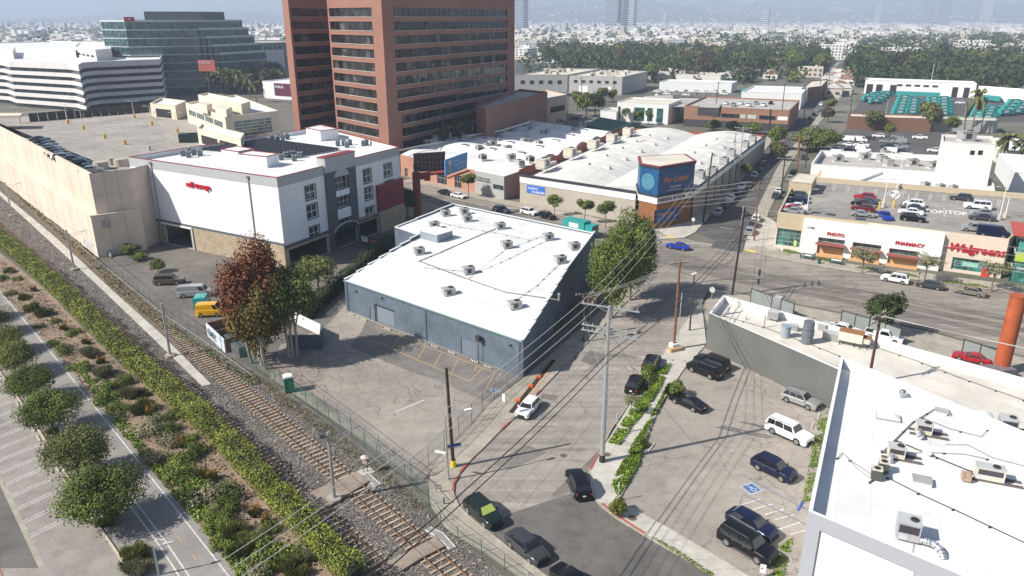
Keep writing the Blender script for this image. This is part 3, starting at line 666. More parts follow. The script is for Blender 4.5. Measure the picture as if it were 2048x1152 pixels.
for h_,nm,mm in((hs[1],'door',mat('blue_door',(.15,.18,.225),.7,.1,2)),(hs[2],'door',mat('blue_door',(.15,.18,.225),.7,.1,2))):opening(wb,Pf,h_,.1,nm,fm=mm)
m=MB();m.bar(Pf(s0-.25,0,-.05),Pf(s0-.25,z1+.1,-.05),.12,.12);m.bar(Pf(s0-.3,z1+.1,-.06),Pf(s1+.2,z1+.1,-.06),.12,.14);m.build('door_frame',DARKM,wb)
for u in(698,854,1039):
 s=fx(u,620+(u-693)*.382);m=MB();m.bar(Pf(s,0,-.08),Pf(s,zf,-.08),.14,.14);m.build('downpipe',BLUET,wb)
m=MB();m.bar(Pf(0,zf+.02,-.1),Pf(Lf,zf+.02,-.1),.22,.16);m.build('gutter',mat('gutter_green',(.13,.2,.22),.6),wb)
for u,z in((717,4.1),(768,4.5),(1022,4.2)):
 s=fx(u,620+(u-693)*.382);m=MB();m.bar(Pf(s,z,-.35),Pf(s,z+.06,.0),.22,.18);m.build('wall_lamp',DARKM,wb)
def stepped(a,b,n,zlo,zhi,inward,name='wall'):
 d=b-a;w=MB();th=inward*.3
 for k in range(n):
  p=a+d*(k/n);q=a+d*((k+1)/n);zt=zlo+(zhi-zlo)*k/max(n-1,1)
  w.prism([(p.x,p.y),(q.x,q.y),(q.x+th.x,q.y+th.y),(p.x+th.x,p.y+th.y)],0,zt)
 o=w.build(name,BLUE,wb);c=MB()
 for k in range(n):
  p=a+d*(k/n);q=a+d*((k+1)/n);zt=zlo+(zhi-zlo)*k/max(n-1,1);e=-inward*.05
  c.prism([(p.x+e.x,p.y+e.y),(q.x+e.x,q.y+e.y),(q.x+inward.x*.36,q.y+inward.y*.36),(p.x+inward.x*.36,p.y+inward.y*.36)],zt,zt+.1)
 c.build('coping',COPW,wb)
nR=Vector((-(RR-B0).normalized().y,(RR-B0).normalized().x,0));stepped(B0,B0+(RR-B0)*.58,9,5.55,7.5,nR);stepped(B0+(RR-B0)*.58,RR,1,7.5,7.5,nR)
dl=(NOT-A0).normalized();nLf=Vector((dl.y,-dl.x,0));stepped(A0,NOT,7,5.5,7.3,nLf)
dn=(NL-NOT).normalized();stepped(NOT,NL,1,7.0,7.0,Vector((dn.y,-dn.x,0)))
dn=(REAR-NL).normalized();stepped(NL,REAR,3,7.0,7.25,Vector((dn.y,-dn.x,0)))
dn=(RR-REAR).normalized();stepped(REAR,RR,1,7.15,7.15,Vector((dn.y,-dn.x,0)))
def rz_(p):
 n=Vector((-(B0-A0).y,(B0-A0).x,0)).normalized();d=(Vector((p[0],p[1],0))-A0).dot(n);t=min(max(d/26,0),1);return zf+.1+1.55*(t*(2-t))
r=MB();ny=10
Lp=lambda t:A0.lerp(NOT,min(t/.55,1))if t<.55 else(NOT.lerp(NL,1).lerp(REAR,(t-.55)/.45))
pl=[A0+(NOT-A0)*k/6 for k in range(7)];pr=[B0+(RR-B0)*(k/6)*.62 for k in range(7)]
for k in range(6):
 a,b,c,d=pl[k],pr[k],pr[k+1],pl[k+1];nxx=4
 for j in range(nxx):
  q=[a.lerp(b,j/nxx),a.lerp(b,(j+1)/nxx),d.lerp(c,(j+1)/nxx),d.lerp(c,j/nxx)]
  r.add([(p.x,p.y,rz_(p))for p in q],[(0,1,2,3)])
r.add([(p.x,p.y,rz_(p))for p in(NOT,pr[6],RR,REAR,NL)],[(0,1,2,3,4)]);r.build('roof',ROOFW,wb)
GU=lambda u,v,z=6.6:G(u,v,z)
t=thing('roof_hatch','low square white topped hatch house on the warehouse roof','roof hatch',tuple(G(873,478,6.7)),rad(-40))
M=ORI[t.name];m=MB();cc=M@Vector((0,0,0));m.box(cc.x,cc.y,6.6,4.6,4.0,1.7,rad(-40));m.build('wall',mat('hatch_blue',(.24,.29,.33),.7,.1,2),t);m=MB();m.box(cc.x,cc.y,8.3,4.8,4.2,.1,rad(-40));m.build('lid',ROOFW,t)
AC1=[(838,501,'front left near the hatch'),(868,448,'just behind the hatch house'),(891,424,'at the far left corner'),(928,420,'at the very back edge'),(934,435,'second row from the back'),(1000,450,'middle of the back rows'),(1013,488,'centre of the roof'),(937,540,'in the front centre'),(1096,472,'near the back right'),(1120,518,'near the big tree'),(1029,610,'closest to the stepped side wall'),(897,583,'closest to the front eave'),(1148,491,'right below the tree crown')]
PIPE=mat('pipe_brown',(.2,.19,.17),.8,.2,4);BLK=mat('black_block',(.03,.03,.03),.8)
for k,(u,v,lb)in enumerate(AC1):
 z=6.75 if v<560 else 6.4;p=G(u,v+10,z);z=rz_(p);p=G(u,v+8,z);put(PRO.ac,p,rad(25),'grey rooftop unit on the white warehouse roof, '+lb,'units on the warehouse roof',1.12)
def roofpipe(pts,label,r_=.05,z=None,m_=None,blocks=True,off=.12):
 P=[]
 for u,v in pts:
  p=G(u,v,6.6);zz=(rz_(p)if z is None else z)+off;P.append(G(u,v,zz))
 t=thing('roof_pipe',label,'pipe',tuple(P[0]));m=MB();m.path(P,r_,5);m.build('tube',m_ or PIPE,t)
 if blocks:
  b=MB();Q=resample(P,max(2,int(length(P)/2.6)))
  for q in Q:b.box(q.x,q.y,q.z-off,.32,.14,.1,rad(25))
  o=b.build('support_block',BLK,t);o['kind']='stuff'
roofpipe([(838,522),(930,556),(1010,584),(1118,600)],'long brown pipe run crossing the warehouse roof to the side wall',.1)
roofpipe([(838,522),(880,505),(960,470),(1005,452)],'pipe run from the warehouse roof bend towards the back units',.08)
roofpipe([(860,497),(985,522),(1180,563)][:0]or[(850,535),(955,545),(1012,520),(1095,480)],'thin dark pipe with blocks past the central unit',.03)
roofpipe([(905,590),(960,605),(1010,612)],'short thin pipe between the two front units',.03)
roofpipe([(1040,595),(1075,570),(1100,545),(1120,527)],'thin pipe with blocks from the front right unit upward',.03)
roofpipe([(940,555),(1010,500),(1090,470)],'thin pipe line slanting from the centre to the back right',.025)
roofpipe([(880,445),(925,455),(990,465),(1060,480)],'thin pipe line behind the hatch house',.025)
roofpipe([(770,552),(850,575),(890,588)],'thin pipe near the front left of the warehouse roof',.02,blocks=False)
c=G(1118,600,6.8);m=MB();m.tube((c.x,c.y,6.7),(c.x,c.y,7.7),.16,.16,8);m.tube((c.x,c.y,7.7),(c.x,c.y,7.85),.26,.2,8);solo('vent_pipe',m,METAL,'short metal vent pipe at the end of the warehouse pipe run','vent')
a,b,c_=G(577,698),G(643,697),G(590,652)
BLUEW=BLUE
t=thing('yard_wall','low blue wall with a white return behind the tall yard trees','wall',tuple(b));m=MB();d=(b-a).normalized()*.0;m.bar((a.x,a.y,1.1),(b.x,b.y,1.1),.3,2.2);m.build('wall',BLUE,t)
m=MB();c2=G(645,672);m.bar((b.x,b.y,1.0),(c2.x,c2.y,1.0),.3,2.0);m.build('return_wall',BLUE,t);m=MB();m.bar((c2.x,c2.y,.9),(c_.x,c_.y,1.5),.25,1.8);m.build('white_wall',WHITE,t)
t=thing('wall_flag_lamp','dark floodlight on a bracket above the blocked door of the warehouse','floodlight',tuple(Pf(fx(965,722),3.6,-.6)));q=fx(965,722)
m=MB();m.box(*[(Pf(q,3.4,-.6))[k]for k in range(3)],.7,.5,.8,rad(-40));m.build('lamp',DARKM,t);m=MB();m.tube(Pf(q,0,-.6),Pf(q,3.4,-.6),.05);m.build('pole',DARKM,t)
# ==== self storage building
WST=mat('white_stucco',(.76,.76,.775),.85,.05,1.2,.1,big=(.2,.04));STONE=bricky('stone_cladding',(.50,.40,.28),(.36,.29,.2),(.24,.2,.15),.42,.2,msize=.02)
SLATE=mat('slate_stucco',(.085,.10,.115),.85,.1,2);LGREY=mat('light_grey_stucco',(.40,.41,.42),.85,.08,2);MAROON=mat('maroon_stucco',(.22,.025,.04),.8,.15,2,big=(.3,.2));REDC=mat('red_coping',(.25,.045,.05),.6,.1,3)
S0,S1,S2=G(282,470),G(577,545),G(806,446)
S0=G(257.5,318,17.6);S0.z=0;S1t=G(553.5,354,18.2);S1t.z=0;S2=G(798,293,18.2);S2.z=0;S1=S1t
S3=G(640,253,18.2);S3.z=0
Lb=(S1-S0).length;La=(S2-S1).length
def WP(a,b,u,v):
 dx,dy=b[0]-a[0],b[1]-a[1];y=-(v-576)/F;r=((u-1024)/F,CP+y*SP,-SP+y*CP)
 det=dx*-r[1]+r[0]*dy;s=(-a[0]*-r[1]+r[0]*-a[1])/det;t=(dx*-a[1]+dy*a[0])/det
 return s*math.hypot(dx,dy),CH+t*r[2]
def along(a,b,u,v,z=None):return WP(a,b,u,v)[0]
def rect(a,b,uL,vT,vB,uR):
 s0,z1=WP(a,b,uL,vT);z0=WP(a,b,uL,vB)[1];s1=WP(a,b,uR,(vT+vB)/2)[0];return(s0,s1,z0,z1)
ents=[(along(S0,S1,336,490),along(S0,S1,389,510),0,4.3,'garage_opening',dict(depth=6))]
WSM=dict(nx=2,ny=2,fm=WHITE,fw=.12)
wins=[rect(S1,S2,*q)+('win',WSM)for q in((609.5,374,402,631),(613.5,412,440,635),(618.5,456,482.5,639),(726,341,368,742),(729,377,402,745),(731,417,442,748),(767.5,330,355,783),(770,364,389,786))]
wins+=[rect(S1,S2,*q)+('win',dict(nx=3,ny=2,fm=LGREY,fw=.16))for q in((667,356,382,694),(671,395,419,697),(674,440,461,700))]
fT0,fT1=along(S1,S2,647,340),along(S1,S2,707,325)
arch0,arch1=along(S1,S2,668,490),along(S1,S2,715,475)
holes=[(along(S1,S2,580,530),along(S1,S2,657,500),0,3.7,'garage_opening',dict(depth=7)),(arch0,arch1,0,3.9,'garage_opening',dict(depth=9)),(along(S1,S2,719,475),along(S1,S2,757,465),0,3.7,'garage_opening',dict(depth=5))]
ST=Bld('storage_building','white and slate self storage building with red edged roof and arched drive-through','building',[S0,S1,S2,S3],0,18.0,WST,ROOFW,1.0,.3,REDC,sides={0:ents,1:holes+wins},depth=.25)
def strip_band(b,i,z0,z1,m,holes=(),proud=.05,name='band',s0=0,s1=None):
 s1=b.L(i)if s1 is None else s1;w=MB();a=b.P[i](s0,0,-proud);c=b.P[i](s1,0,-proud)
 facade(w,a,c,z0,z1,[(max(h[0]-s0,0),min(h[1]-s0,s1-s0),h[2],h[3])for h in holes if h[1]>s0 and h[0]<s1 and h[2]<z1 and h[3]>z0],proud)
 w.quad(b.P[i](s0,z1,-proud),b.P[i](s1,z1,-proud),b.P[i](s1,z1,0),b.P[i](s0,z1,0));w.quad(b.P[i](s0,z0,-proud),b.P[i](s0,z0,0),b.P[i](s1,z0,0),b.P[i](s1,z0,-proud))
 for s in(s0,s1):w.quad(b.P[i](s,z0,-proud),b.P[i](s,z1,-proud),b.P[i](s,z1,0),b.P[i](s,z0,0))
 return w.build(name,m,b.o)
mr0_=along(S1,S2,753,400)
strip_band(ST,0,0,4.9,STONE,ents,.12,'stone_base');strip_band(ST,0,4.9,5.3,SLATE,[],.16,'belt');strip_band(ST,0,16.2,18.0,LGREY,[],.05,'frieze')
strip_band(ST,1,0,4.2,STONE,holes,.12,'stone_base',0,fT0);strip_band(ST,1,4.2,4.8,SLATE,[],.16,'belt',0,fT0)
strip_band(ST,1,0,5.0,STONE,holes,.12,'stone_base',fT1,ST.L(1));strip_band(ST,1,4.0,4.5,SLATE,[],.18,'belt',fT1,mr0_)
strip_band(ST,1,16.2,18.0,LGREY,[],.05,'frieze',0,fT0);strip_band(ST,1,16.2,18.0,LGREY,[],.05,'frieze',fT1,ST.L(1))
strip_band(ST,1,0,16.6,SLATE,holes+wins,.45,'tower_face',fT0,fT1);strip_band(ST,1,16.6,19.6,LGREY,[],.5,'tower_cornice',fT0,fT1)
m=MB();a,b_=ST.P[1](fT0-.1,0,-.6),ST.P[1](fT1+.1,0,-.6);c_,d_=ST.P[1](fT1+.1,0,1.6),ST.P[1](fT0-.1,0,1.6)
m.prism([(p.x,p.y)for p in(a,b_,c_,d_)],19.6,19.75);m.build('tower_coping',REDC,ST.o);m=MB();m.prism([(p.x,p.y)for p in(ST.P[1](fT0,0,0),ST.P[1](fT1,0,0),ST.P[1](fT1,0,1.5),ST.P[1](fT0,0,1.5))],17.9,19.6);m.build('tower_back',LGREY,ST.o)
mr0=along(S1,S2,753,400);strip_band(ST,1,5.0,10.6,MAROON,[h for h in wins if h[0]>1e9],.7,'maroon_corner',mr0,ST.L(1));strip_band(ST,1,10.6,10.95,REDC,[],.8,'maroon_coping',mr0-.1,ST.L(1)+.1)
strip_band(ST,1,0,5.0,STONE,[],.7,'stone_pier',mr0,ST.L(1))
m=MB();cx_=(arch0+arch1)/2;rr_=(arch1-arch0)/2
pts=[(cx_-rr_*math.cos(k*PI/12),3.9+1.5*math.sin(k*PI/12))for k in range(13)]
for(x0,z0),(x1,z1)in zip(pts,pts[1:]):m.bar(ST.P[1](x0,z0,-.52),ST.P[1](x1,z1,-.52),.35,.3)
m.build('arch',LGREY,ST.o)
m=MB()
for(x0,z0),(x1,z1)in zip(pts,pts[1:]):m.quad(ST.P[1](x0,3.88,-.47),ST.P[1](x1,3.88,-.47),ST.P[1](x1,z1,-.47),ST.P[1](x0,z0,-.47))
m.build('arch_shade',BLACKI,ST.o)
tw0,tw1=wins[8][0]-.3,wins[8][1]+.3
m=MB();pts=[((tw0+tw1)/2-(tw1-tw0)/2*math.cos(k*PI/10),wins[8][3]+.1+1.5*math.sin(k*PI/10))for k in range(11)]
m.add([ST.P[1](x,z,-.5)for x,z in pts],[tuple(range(11))]);m.build('tympanum',LGREY,ST.o)
for za,zb in((wins[10][3]+.1,wins[9][2]-.1),(wins[9][3]+.1,wins[8][2]-.1)):strip_band(ST,1,za,zb,WST,[],.49,'spandrel',tw0+.2,tw1-.2)
for h in wins:
 if h[0]<fT0 or h[0]>fT1:
  w=MB();e=.22
  for z in(h[2]-e/2,h[3]+e/2):w.bar(ST.P[1](h[0]-e,z,-.04),ST.P[1](h[1]+e,z,-.04),.1,e)
  for s in(h[0]-e/2,h[1]+e/2):w.bar(ST.P[1](s,h[2],-.04),ST.P[1](s,h[3],-.04),e,.1)
  w.build('window_surround',SLATE,ST.o)
for u,v,k in((302,323,1),(496,348,2)):
 s=along(S0,S1,u,v,17.6);m=MB();m.bar(ST.P[0](s,4.9 if k==1 else 5.2,-.12),ST.P[0](s,17.6,-.12),.2,.16);m.box(*ST.P[0](s,17.2,-.2),.5,.4,.5,0);m.build('downpipe',METAL,ST.o)
s0_=ents[0][0];m=MB();m.bar(ST.P[0](s0_-.6,4.7,-.3),ST.P[0](ents[0][1]+.8,4.7,-.3),.3,.3);m.bar(ST.P[0](ents[0][1]+.7,0,-.3),ST.P[0](ents[0][1]+.7,4.6,-.3),.3,.3);m.build('door_surround',WHITE,ST.o)
SGN=mat('red_sign',(.55,.005,.02),.5)
sg=thing('storage_sign','red self storage lettering mounted on the white side wall','sign',tuple(ST.P[0](along(S0,S1,375,372,14),13.7,-.2)))
sz=along(S0,S1,430,372,13.8)-along(S0,S1,375,366,14);text(sg,'self storage',ST.P[0],along(S0,S1,375,372,14),13.7,1.55,SGN,.12,-.25,offx=.03)
PV=mat('solar_cell',(.012,.013,.018),.5,.1,3);GF=mat('panel_frame',(.25,.25,.26),.4,metal=.5)
zr=ST.zr
def quadgrid(a,b,c,d,nu,nv,gapu,gapv,z,zt,name,label,group=None):
 t=thing(name,label,'solar array',tuple((a+b+c+d)/4));k=0;rest=MB()
 P=lambda u,v:a.lerp(b,u).lerp(d.lerp(c,u),v)
 for i in range(nu):
  for j in range(nv):
   u0,u1=(i+gapu)/nu,(i+1-gapu)/nu;v0,v1=(j+gapv)/nv,(j+1-gapv)/nv
   q=[P(u0,v0),P(u1,v0),P(u1,v1),P(u0,v1)];m=MB()if k<290 else rest
   m.add([(p.x,p.y,z+(zt if n_>1 else 0))for n_,p in enumerate(q)]+[(p.x,p.y,z-.05+(zt if n_>1 else 0))for n_,p in enumerate(q)],[(0,1,2,3),(0,4,5,1),(1,5,6,2),(2,6,7,3),(3,7,4,0)])
   if k<290:m.build('solar_panel',PV,t)
   k+=1
 if rest.f:stuff('solar_panel',rest,PV,parent=t)
def SR(u,v,z=zr):return G(u,v,z)
quadgrid(SR(392,300),SR(585,318),SR(682,301),SR(500,276),24,13,.04,.12,zr+.35,.25,'solar_array','dark solar panels covering the middle of the storage roof')
def box_thing(name,label,cat,pts,z0,z1,wm,rm,cop=None,extra=None):
 p=ccw([(q.x,q.y)for q in pts]);c=sum((Vector((x,y,0))for x,y in p),Vector())/len(p);t=thing(name,label,cat,(c.x,c.y,z0))
 w=MB();n=len(p)
 w.add([(x,y,z0)for x,y in p]+[(x,y,z1)for x,y in p],[(i,(i+1)%n,n+(i+1)%n,n+i)for i in range(n)]);w.build('wall',wm,t)
 r=MB();r.prism(inset(p,.15),z1-.05,z1+.02);r.build('roof',rm,t)
 if cop:
  E_=inset(p,-.1);I2=inset(p,.2);r=MB()
  for i in range(n):
   j=(i+1)%n;A,B,C,D=E_[i],E_[j],I2[j],I2[i]
   r.add([(q[0],q[1],z1-.02)for q in(A,B,C,D)]+[(q[0],q[1],z1+.12)for q in(A,B,C,D)],[(4,5,6,7),(0,1,5,4),(2,3,7,6),(0,3,2,1)])
  r.build('coping',cop,t)
 return t
zs=zr+2.6
box_thing('stair_house','white stair house with red rim, left one of the joined pair on the storage roof','roof house',GL([(442,299),(476,304),(508,298),(472,293)],zs),zr,zs,WST,ROOFW,REDC)
box_thing('stair_house','white stair house with a door, right of the joined pair on the storage roof','roof house',GL([(476,305),(532,311),(556,305),(500,299)],zs),zr,zs-.3,WST,ROOFW,REDC)
box_thing('roof_screen','white box screen at the far corner of the storage roof','roof house',GL([(612,256),(640,262),(676,258),(640,250)],zs),zr,zs,WST,ROOFW,REDC)
k=0
for grp,qs in(('at the left end of the storage roof',((367,312),(378,315),(389,310),(401,312),(383,306))),('behind the solar panels',((545,281),(556,284),(566,280),(575,278),(563,276))),('beside the stair houses',((563,320),(573,316),(586,314),(589,322),(600,316))),('at the right of the solar panels',((676,292),(688,291),(700,290),(694,295),(727,292),(733,290)))):
 for j,(u,v)in enumerate(qs):put(PRO.cond,G(u,v,zr),rad(20),'blue grey condenser, %s of its cluster %s'%(ORD[j],grp),'condensers on the storage roof',1.25)
t=thing('slide_gate','dark mesh sliding gate with white notices in front of the arched drive','gate',tuple(G(770,500)))
for a,b in(((722,488),(765,500)),((765,500),(790,508))):
 a,b=G(*a),G(*b);m=MB();m.bar((a.x,a.y,1.1),(b.x,b.y,1.1),.05,2.2);m.build('panel',mat('gate_mesh',(.05,.055,.06),.8),t)
a,b=G(724,489),G(737,492);m=MB();m.bar((a.x-.05,a.y-.09,1.4),(b.x-.05,b.y-.09,1.4),.03,1.2);m.build('notice',WHITE,t)
t2=mat('red_notice',(.5,.1,.08),.7);a,b=G(742,494),G(757,498);m=MB();m.bar((a.x-.05,a.y-.09,1.4),(b.x-.05,b.y-.09,1.4),.03,.8);m.build('notice',t2,t)
# ==== parking garage at the left, rooftop deck
BEIGE=mat('beige_concrete',(.66,.55,.45),.9,.08,.5,.1,big=(.08,.1));BEIGED=mat('beige_joint',(.50,.39,.29),.9,.12,.8,.2);CREAM=mat('cream_stucco',(.68,.60,.47),.85,.06,1)  # the darker beige colours the panel joints
gT0,gT1=G(0,254,17),G(177.5,347,17);gd=(gT1-gT0).normalized();gE=G(259,338,17)
gA=gT1-gd*190;gA.z=gT1.z=gE.z=0;gn=Vector((-gd.y,gd.x,0))
gF=G(560,268,16);gF.z=0;gB=G(470,214,16);gB.z=0;gC=G(-60,235,16);gC.z=0
gar=thing('parking_garage','long beige concrete parking garage beside the railway with an open rooftop deck','parking garage',tuple(gT1))
DZ=15.7
w=MB();P=facade(w,gA,gT1,8.7,17,[],.2);w.build('wall',BEIGE,gar)
w=MB();facade(w,gT1,gE,8.7,17,[],.2);facade(w,gE,gF,0,17,[],.2);w.build('wall',BEIGE,gar)
n_=gn*-1.4;pe=(gE-gT1).normalized()
w=MB();a,b=gA+n_,gT1+n_+gd*1.0;c=gE+gd*1.2+pe*.4
facade(w,a,b,0,8.7,[],.2);facade(w,b,c,0,8.7,[],.2);w.poly([(q.x,q.y)for q in(a,b,c,gE,gT1,gA)],8.7);w.build('podium',BEIGE,gar)
m=MB();m.bar((a.x,a.y,8.72),(b.x,b.y,8.72),.35,.22);m.bar((b.x,b.y,8.72),(c.x,c.y,8.72),.35,.22);m.build('ledge',mat('pale_ledge',(.72,.62,.5),.8,.08,2),gar)
m=MB()
for k in range(26):
 p=gA+gd*(k*7.4+3);m.bar((p.x,p.y,8.8),(p.x,p.y,16.8),.05,.05);q=p+n_;m.bar((q.x,q.y,.2),(q.x,q.y,8.5),.05,.05)
for f in(.33,.66):
 p=gT1.lerp(gE,f);m.bar((p.x,p.y,8.8),(p.x,p.y,16.8),.08,.08);q=b.lerp(c,f);m.bar((q.x,q.y,.2),(q.x,q.y,8.5),.08,.08)
m.bar((gT1.x,gT1.y,12.4),(gE.x,gE.y,12.4),.08,.08);m.build('joint',BEIGED,gar)['kind']='stuff'
m=MB();m.poly([(q.x,q.y)for q in(gA,gT1,gE,gF,gB,gC)],DZ);m.build('deck',DECK,gar)
w=MB();I0,I1,I2=gA+gn*.3,gT1+gn*.3-pe*-.3,gE+gn*.3
for p,q in((I0,I1),(I1,I2)):w.quad((q.x,q.y,DZ),(p.x,p.y,DZ),(p.x,p.y,17),(q.x,q.y,17))
for p,q,r,s in((gA,gT1,I1,I0),(gT1,gE,I2,I1)):w.quad(*[(x.x,x.y,17)for x in(p,q,r,s)])
w.build('parapet',BEIGE,gar)
m=MB()
def D(u,v):return G(u,v,DZ)
for k in range(9):
 a0,b0=D(100+k*5,265+0*k),D(0,0)
rows_=[((215,300),(470,268)),((150,262),(420,236)),((95,248),(330,228)),((60,252),(200,300))]
for(ua,va),(ub,vb)in rows_[:3]:
 a0,b0=D(ua,va),D(ub,vb);n0=int((b0-a0).length/2.7);dd=(b0-a0).normalized();pp=Vector((-dd.y,dd.x,0))
 for k in range(n0):p=a0+dd*(k*2.7);m.strip([p-pp*2.4,p+pp*2.4],.12,DZ+.01)
for k in range(30):
 p=gT1-gd*(k*2.7+4)+gn*.8;m.strip([p,p+gn*5],.12,DZ+.01)
m.build('bay_line',LINEW,gar)['kind']='stuff'
GRAF=mat('graffiti',(.3,.42,.55),.8,.3,1.5,col2=(.75,.75,.75));ss=G(206,498)
Pg=lambda s,z,q=0:b+(a-b).normalized()*-s+Vector((0,0,z))-gn*-q
aw,bw_=gA+n_,gT1+n_+gd*1.0;Lg=(bw_-aw).length;Pg=lambda s,z,q=0:aw+gd*s+Vector((0,0,z))+gn*q
text(gar,'EBSTRY',Pg,Lg-11,.5,2.3,GRAF,.02,-.03,name='graffiti',spacing=1.0,offx=.04)
m=MB();m.tube(G(209,430,7),G(222,515,0),.3);m.box(*G(214,455,6),1.2,.8,1.6);m.build('duct',METAL,gar)
for k,(u,v)in enumerate(((203,338),(225,330),(244,332))):
 c=D(u,v);m=MB();m.tube((c.x,c.y,DZ),(c.x,c.y,DZ+1.6),1.5 if k!=1 else.9,None,14);solo('deck_tank',m,mat('tank_beige',(.45,.4,.34),.7,.1,2),'%s round tank standing on the garage deck beside the storage building'%('left','small','right')[k],'tank')
LP=MB()
def deck_light(u,v,vt,yellow,label,z=DZ,arms=2,c_=METALL,base=True):
 c=G(u,v,z);h=0;lo,hi=z,z+40
 for _ in range(30):
  md=(lo+hi)/2
  if PX((c.x,c.y,md))[1]>vt:lo=md
  else:hi=md
 h=lo;t=thing('light_pole',label,'light pole',tuple(c));m=MB()
 if base:
  m.tube((c.x,c.y,z),(c.x,c.y,z+1.1),.42,.42,10);m.build('base',yellow,t);m=MB()
 m.tube((c.x,c.y,z+(1.1 if base else 0)),(c.x,c.y,h),.1,.07,6);m.build('pole',c_,t)
 for k in range(arms):
  s=1 if k else-1;m=MB();m.bar((c.x,c.y,h),(c.x+s*1.3,c.y+.2,h+.15),.07,.07);m.box(c.x+s*1.5,c.y+.2,h+.08,.8,.35,.12);m.build('lamp',METALL,t)
YEL=mat('yellow_base',(.6,.38,.06),.7,.15,3);WB=mat('concrete_base',(.5,.46,.4),.9,.1,2)
for k,(u,v,vt,y,ar)in enumerate(((136,247,209,1,2),(167,259,221,1,2),(210,277,235,1,2),(250,289,245,1,1),(299,301,263,0,1),(304,250,213,1,2),(355,265,226,1,2),(269,236,203,1,2))):
 deck_light(u,v,vt,YEL if y else WB,'twin arm light pole with a yellow foot on the garage deck, %s from the left'%ORD[k],arms=ar)
def deckbld(name,label,px,zt,wm,rm,z0=DZ,cop=None,cat='building'):
 return box_thing(name,label,cat,GL(px,zt),z0,zt,wm,rm,cop)
b1=Bld('deck_pavilion','long cream pavilion with ribbon windows on the garage deck','building',GL([(371,206),(450,234),(556,222),(470,190)],21.5),DZ,21.5,CREAM,ROOFW,.5,.3,CREAM)
for i in range(4):
 a_,b_=b1.p[i],b1.p[(i+1)%4];mid=PX((a_+b_)/2)
def near_side(b,u):
 best,bi=1e9,0
 for i in range(len(b.p)):
  a_,c_=b.p[i],b.p[(i+1)%len(b.p)];d=c_-a_;nrm=Vector((d.y,-d.x,0));mid=(a_+c_)/2
  if nrm.dot(Vector((0,0,0))-mid)<0:continue
  e=abs(PX(mid)[0]-u)
  if e<best:best,bi=e,i
 return bi
def surface_windows(b,i,n,z0,z1,gm,fm=None,s0=.06,s1=.94,gap=.25,name='window',pane=True,proud=.05,nx=1,ny=1):
 Ls=b.L(i);a_=Ls*s0;w_=Ls*(s1-s0)/n
 for k in range(n):
  x0,x1=a_+w_*(k+gap/2),a_+w_*(k+1-gap/2);P=b.P[i];f=MB();fw=min(.12,(x1-x0)*.1)
  for z in(z0,z1):f.bar(P(x0-fw/2,z,-proud/2),P(x1+fw/2,z,-proud/2),proud*2,fw)
  for q in range(nx+1):x=x0+(x1-x0)*q/nx;f.bar(P(x,z0+fw/2+.002,-proud/2),P(x,z1-fw/2-.002,-proud/2),fw,proud*1.8)
  for q in range(1,ny):z=z0+(z1-z0)*q/ny;f.bar(P(x0,z,-proud/2),P(x1,z,-proud/2),proud*1.7,fw)
  o=f.build(name,fm or METALL,b.o);g_=MB();g_.quad(P(x0,z0,-.02),P(x1,z0,-.02),P(x1,z1,-.02),P(x0,z1,-.02));g_.build('pane',gm,o)
surface_windows(b1,near_side(b1,410),4,DZ+2.6,DZ+4.2,GLASSB,gap=.12,nx=4)
surface_windows(b1,near_side(b1,500),1,DZ+.3,DZ+4.4,GLASSB,gap=.2,nx=5,ny=5)
for j,q in enumerate(([(394,206),(413,211),(424,207),(405,202)],[(430,214),(452,220),(464,214),(442,209)])):
 deckbld('rooftop_plant','cream plant enclosure on the long deck pavilion, %s one'%('left','right')[j],q,23.3,CREAM,ROOFC,21,cat='plant enclosure')
b2=Bld('deck_ramp_house','low cream ramp house with a dark opening at the right end of the garage deck','building',GL([(394,257),(481,279),(488,267),(404,248)],19.6),DZ,19.6,CREAM,ROOFW,.4,.3,CREAM)
surface_windows(b2,near_side(b2,440),2,DZ+.3,DZ+2.6,BLACKI,CREAM,gap=.1)
b3=Bld('deck_pavilion','small cream pavilion with a dark open front at the back of the garage deck','building',GL([(300,207),(350,212),(372,202),(322,196)],20),DZ,20,CREAM,ROOFW,.5,.3,CREAM)
surface_windows(b3,near_side(b3,325),1,DZ+.2,DZ+3,BLACKI,METALL,gap=.3)
b4=Bld('cream_block','long cream block with a flat roof behind the deck pavilion','building',GL([(396,190),(482,209),(500,203),(415,186)],24),DZ-3,24,CREAM,ROOFW,.4,.3,CREAM)
t=thing('rubbish_skip','dark green double skip on the garage deck beside the ramp house','skip',tuple(D(388,282)))
for q in(378,396):c=D(q,284);m=MB();m.box(c.x,c.y,DZ,4.4,2.6,2.2,rad(15));m.build('bin',mat('skip_green',(.03,.05,.045),.7),t)
t=thing('deck_canopy','pale bus style canopy at the left edge of the garage deck','canopy',tuple(D(12,250)));m=MB();q=GL([(-25,232),(40,231),(45,226),(-20,226)],DZ+4);m.prism([(p.x,p.y)for p in q],DZ+3.3,DZ+4);m.build('roof',CREAM,t)
for u in(-20,40):c=D(u,247);m=MB();m.tube((c.x,c.y,DZ),(c.x,c.y,DZ+3.4),.3);m.build('column',CREAM,t)
a,b=D(60,244),D(300,224);t=thing('deck_barrier','dark ribbed screen fence along the back of the garage deck','fence',tuple((a+b)/2));n0=14
for k in range(n0):
 p,q=a.lerp(b,k/n0),a.lerp(b,(k+.93)/n0);m=MB();m.bar((p.x,p.y,DZ+1.3),(q.x,q.y,DZ+1.3),.2,2.6);m.build('panel',mat('dark_screen',(.06,.055,.055),.8,.2,1),t)
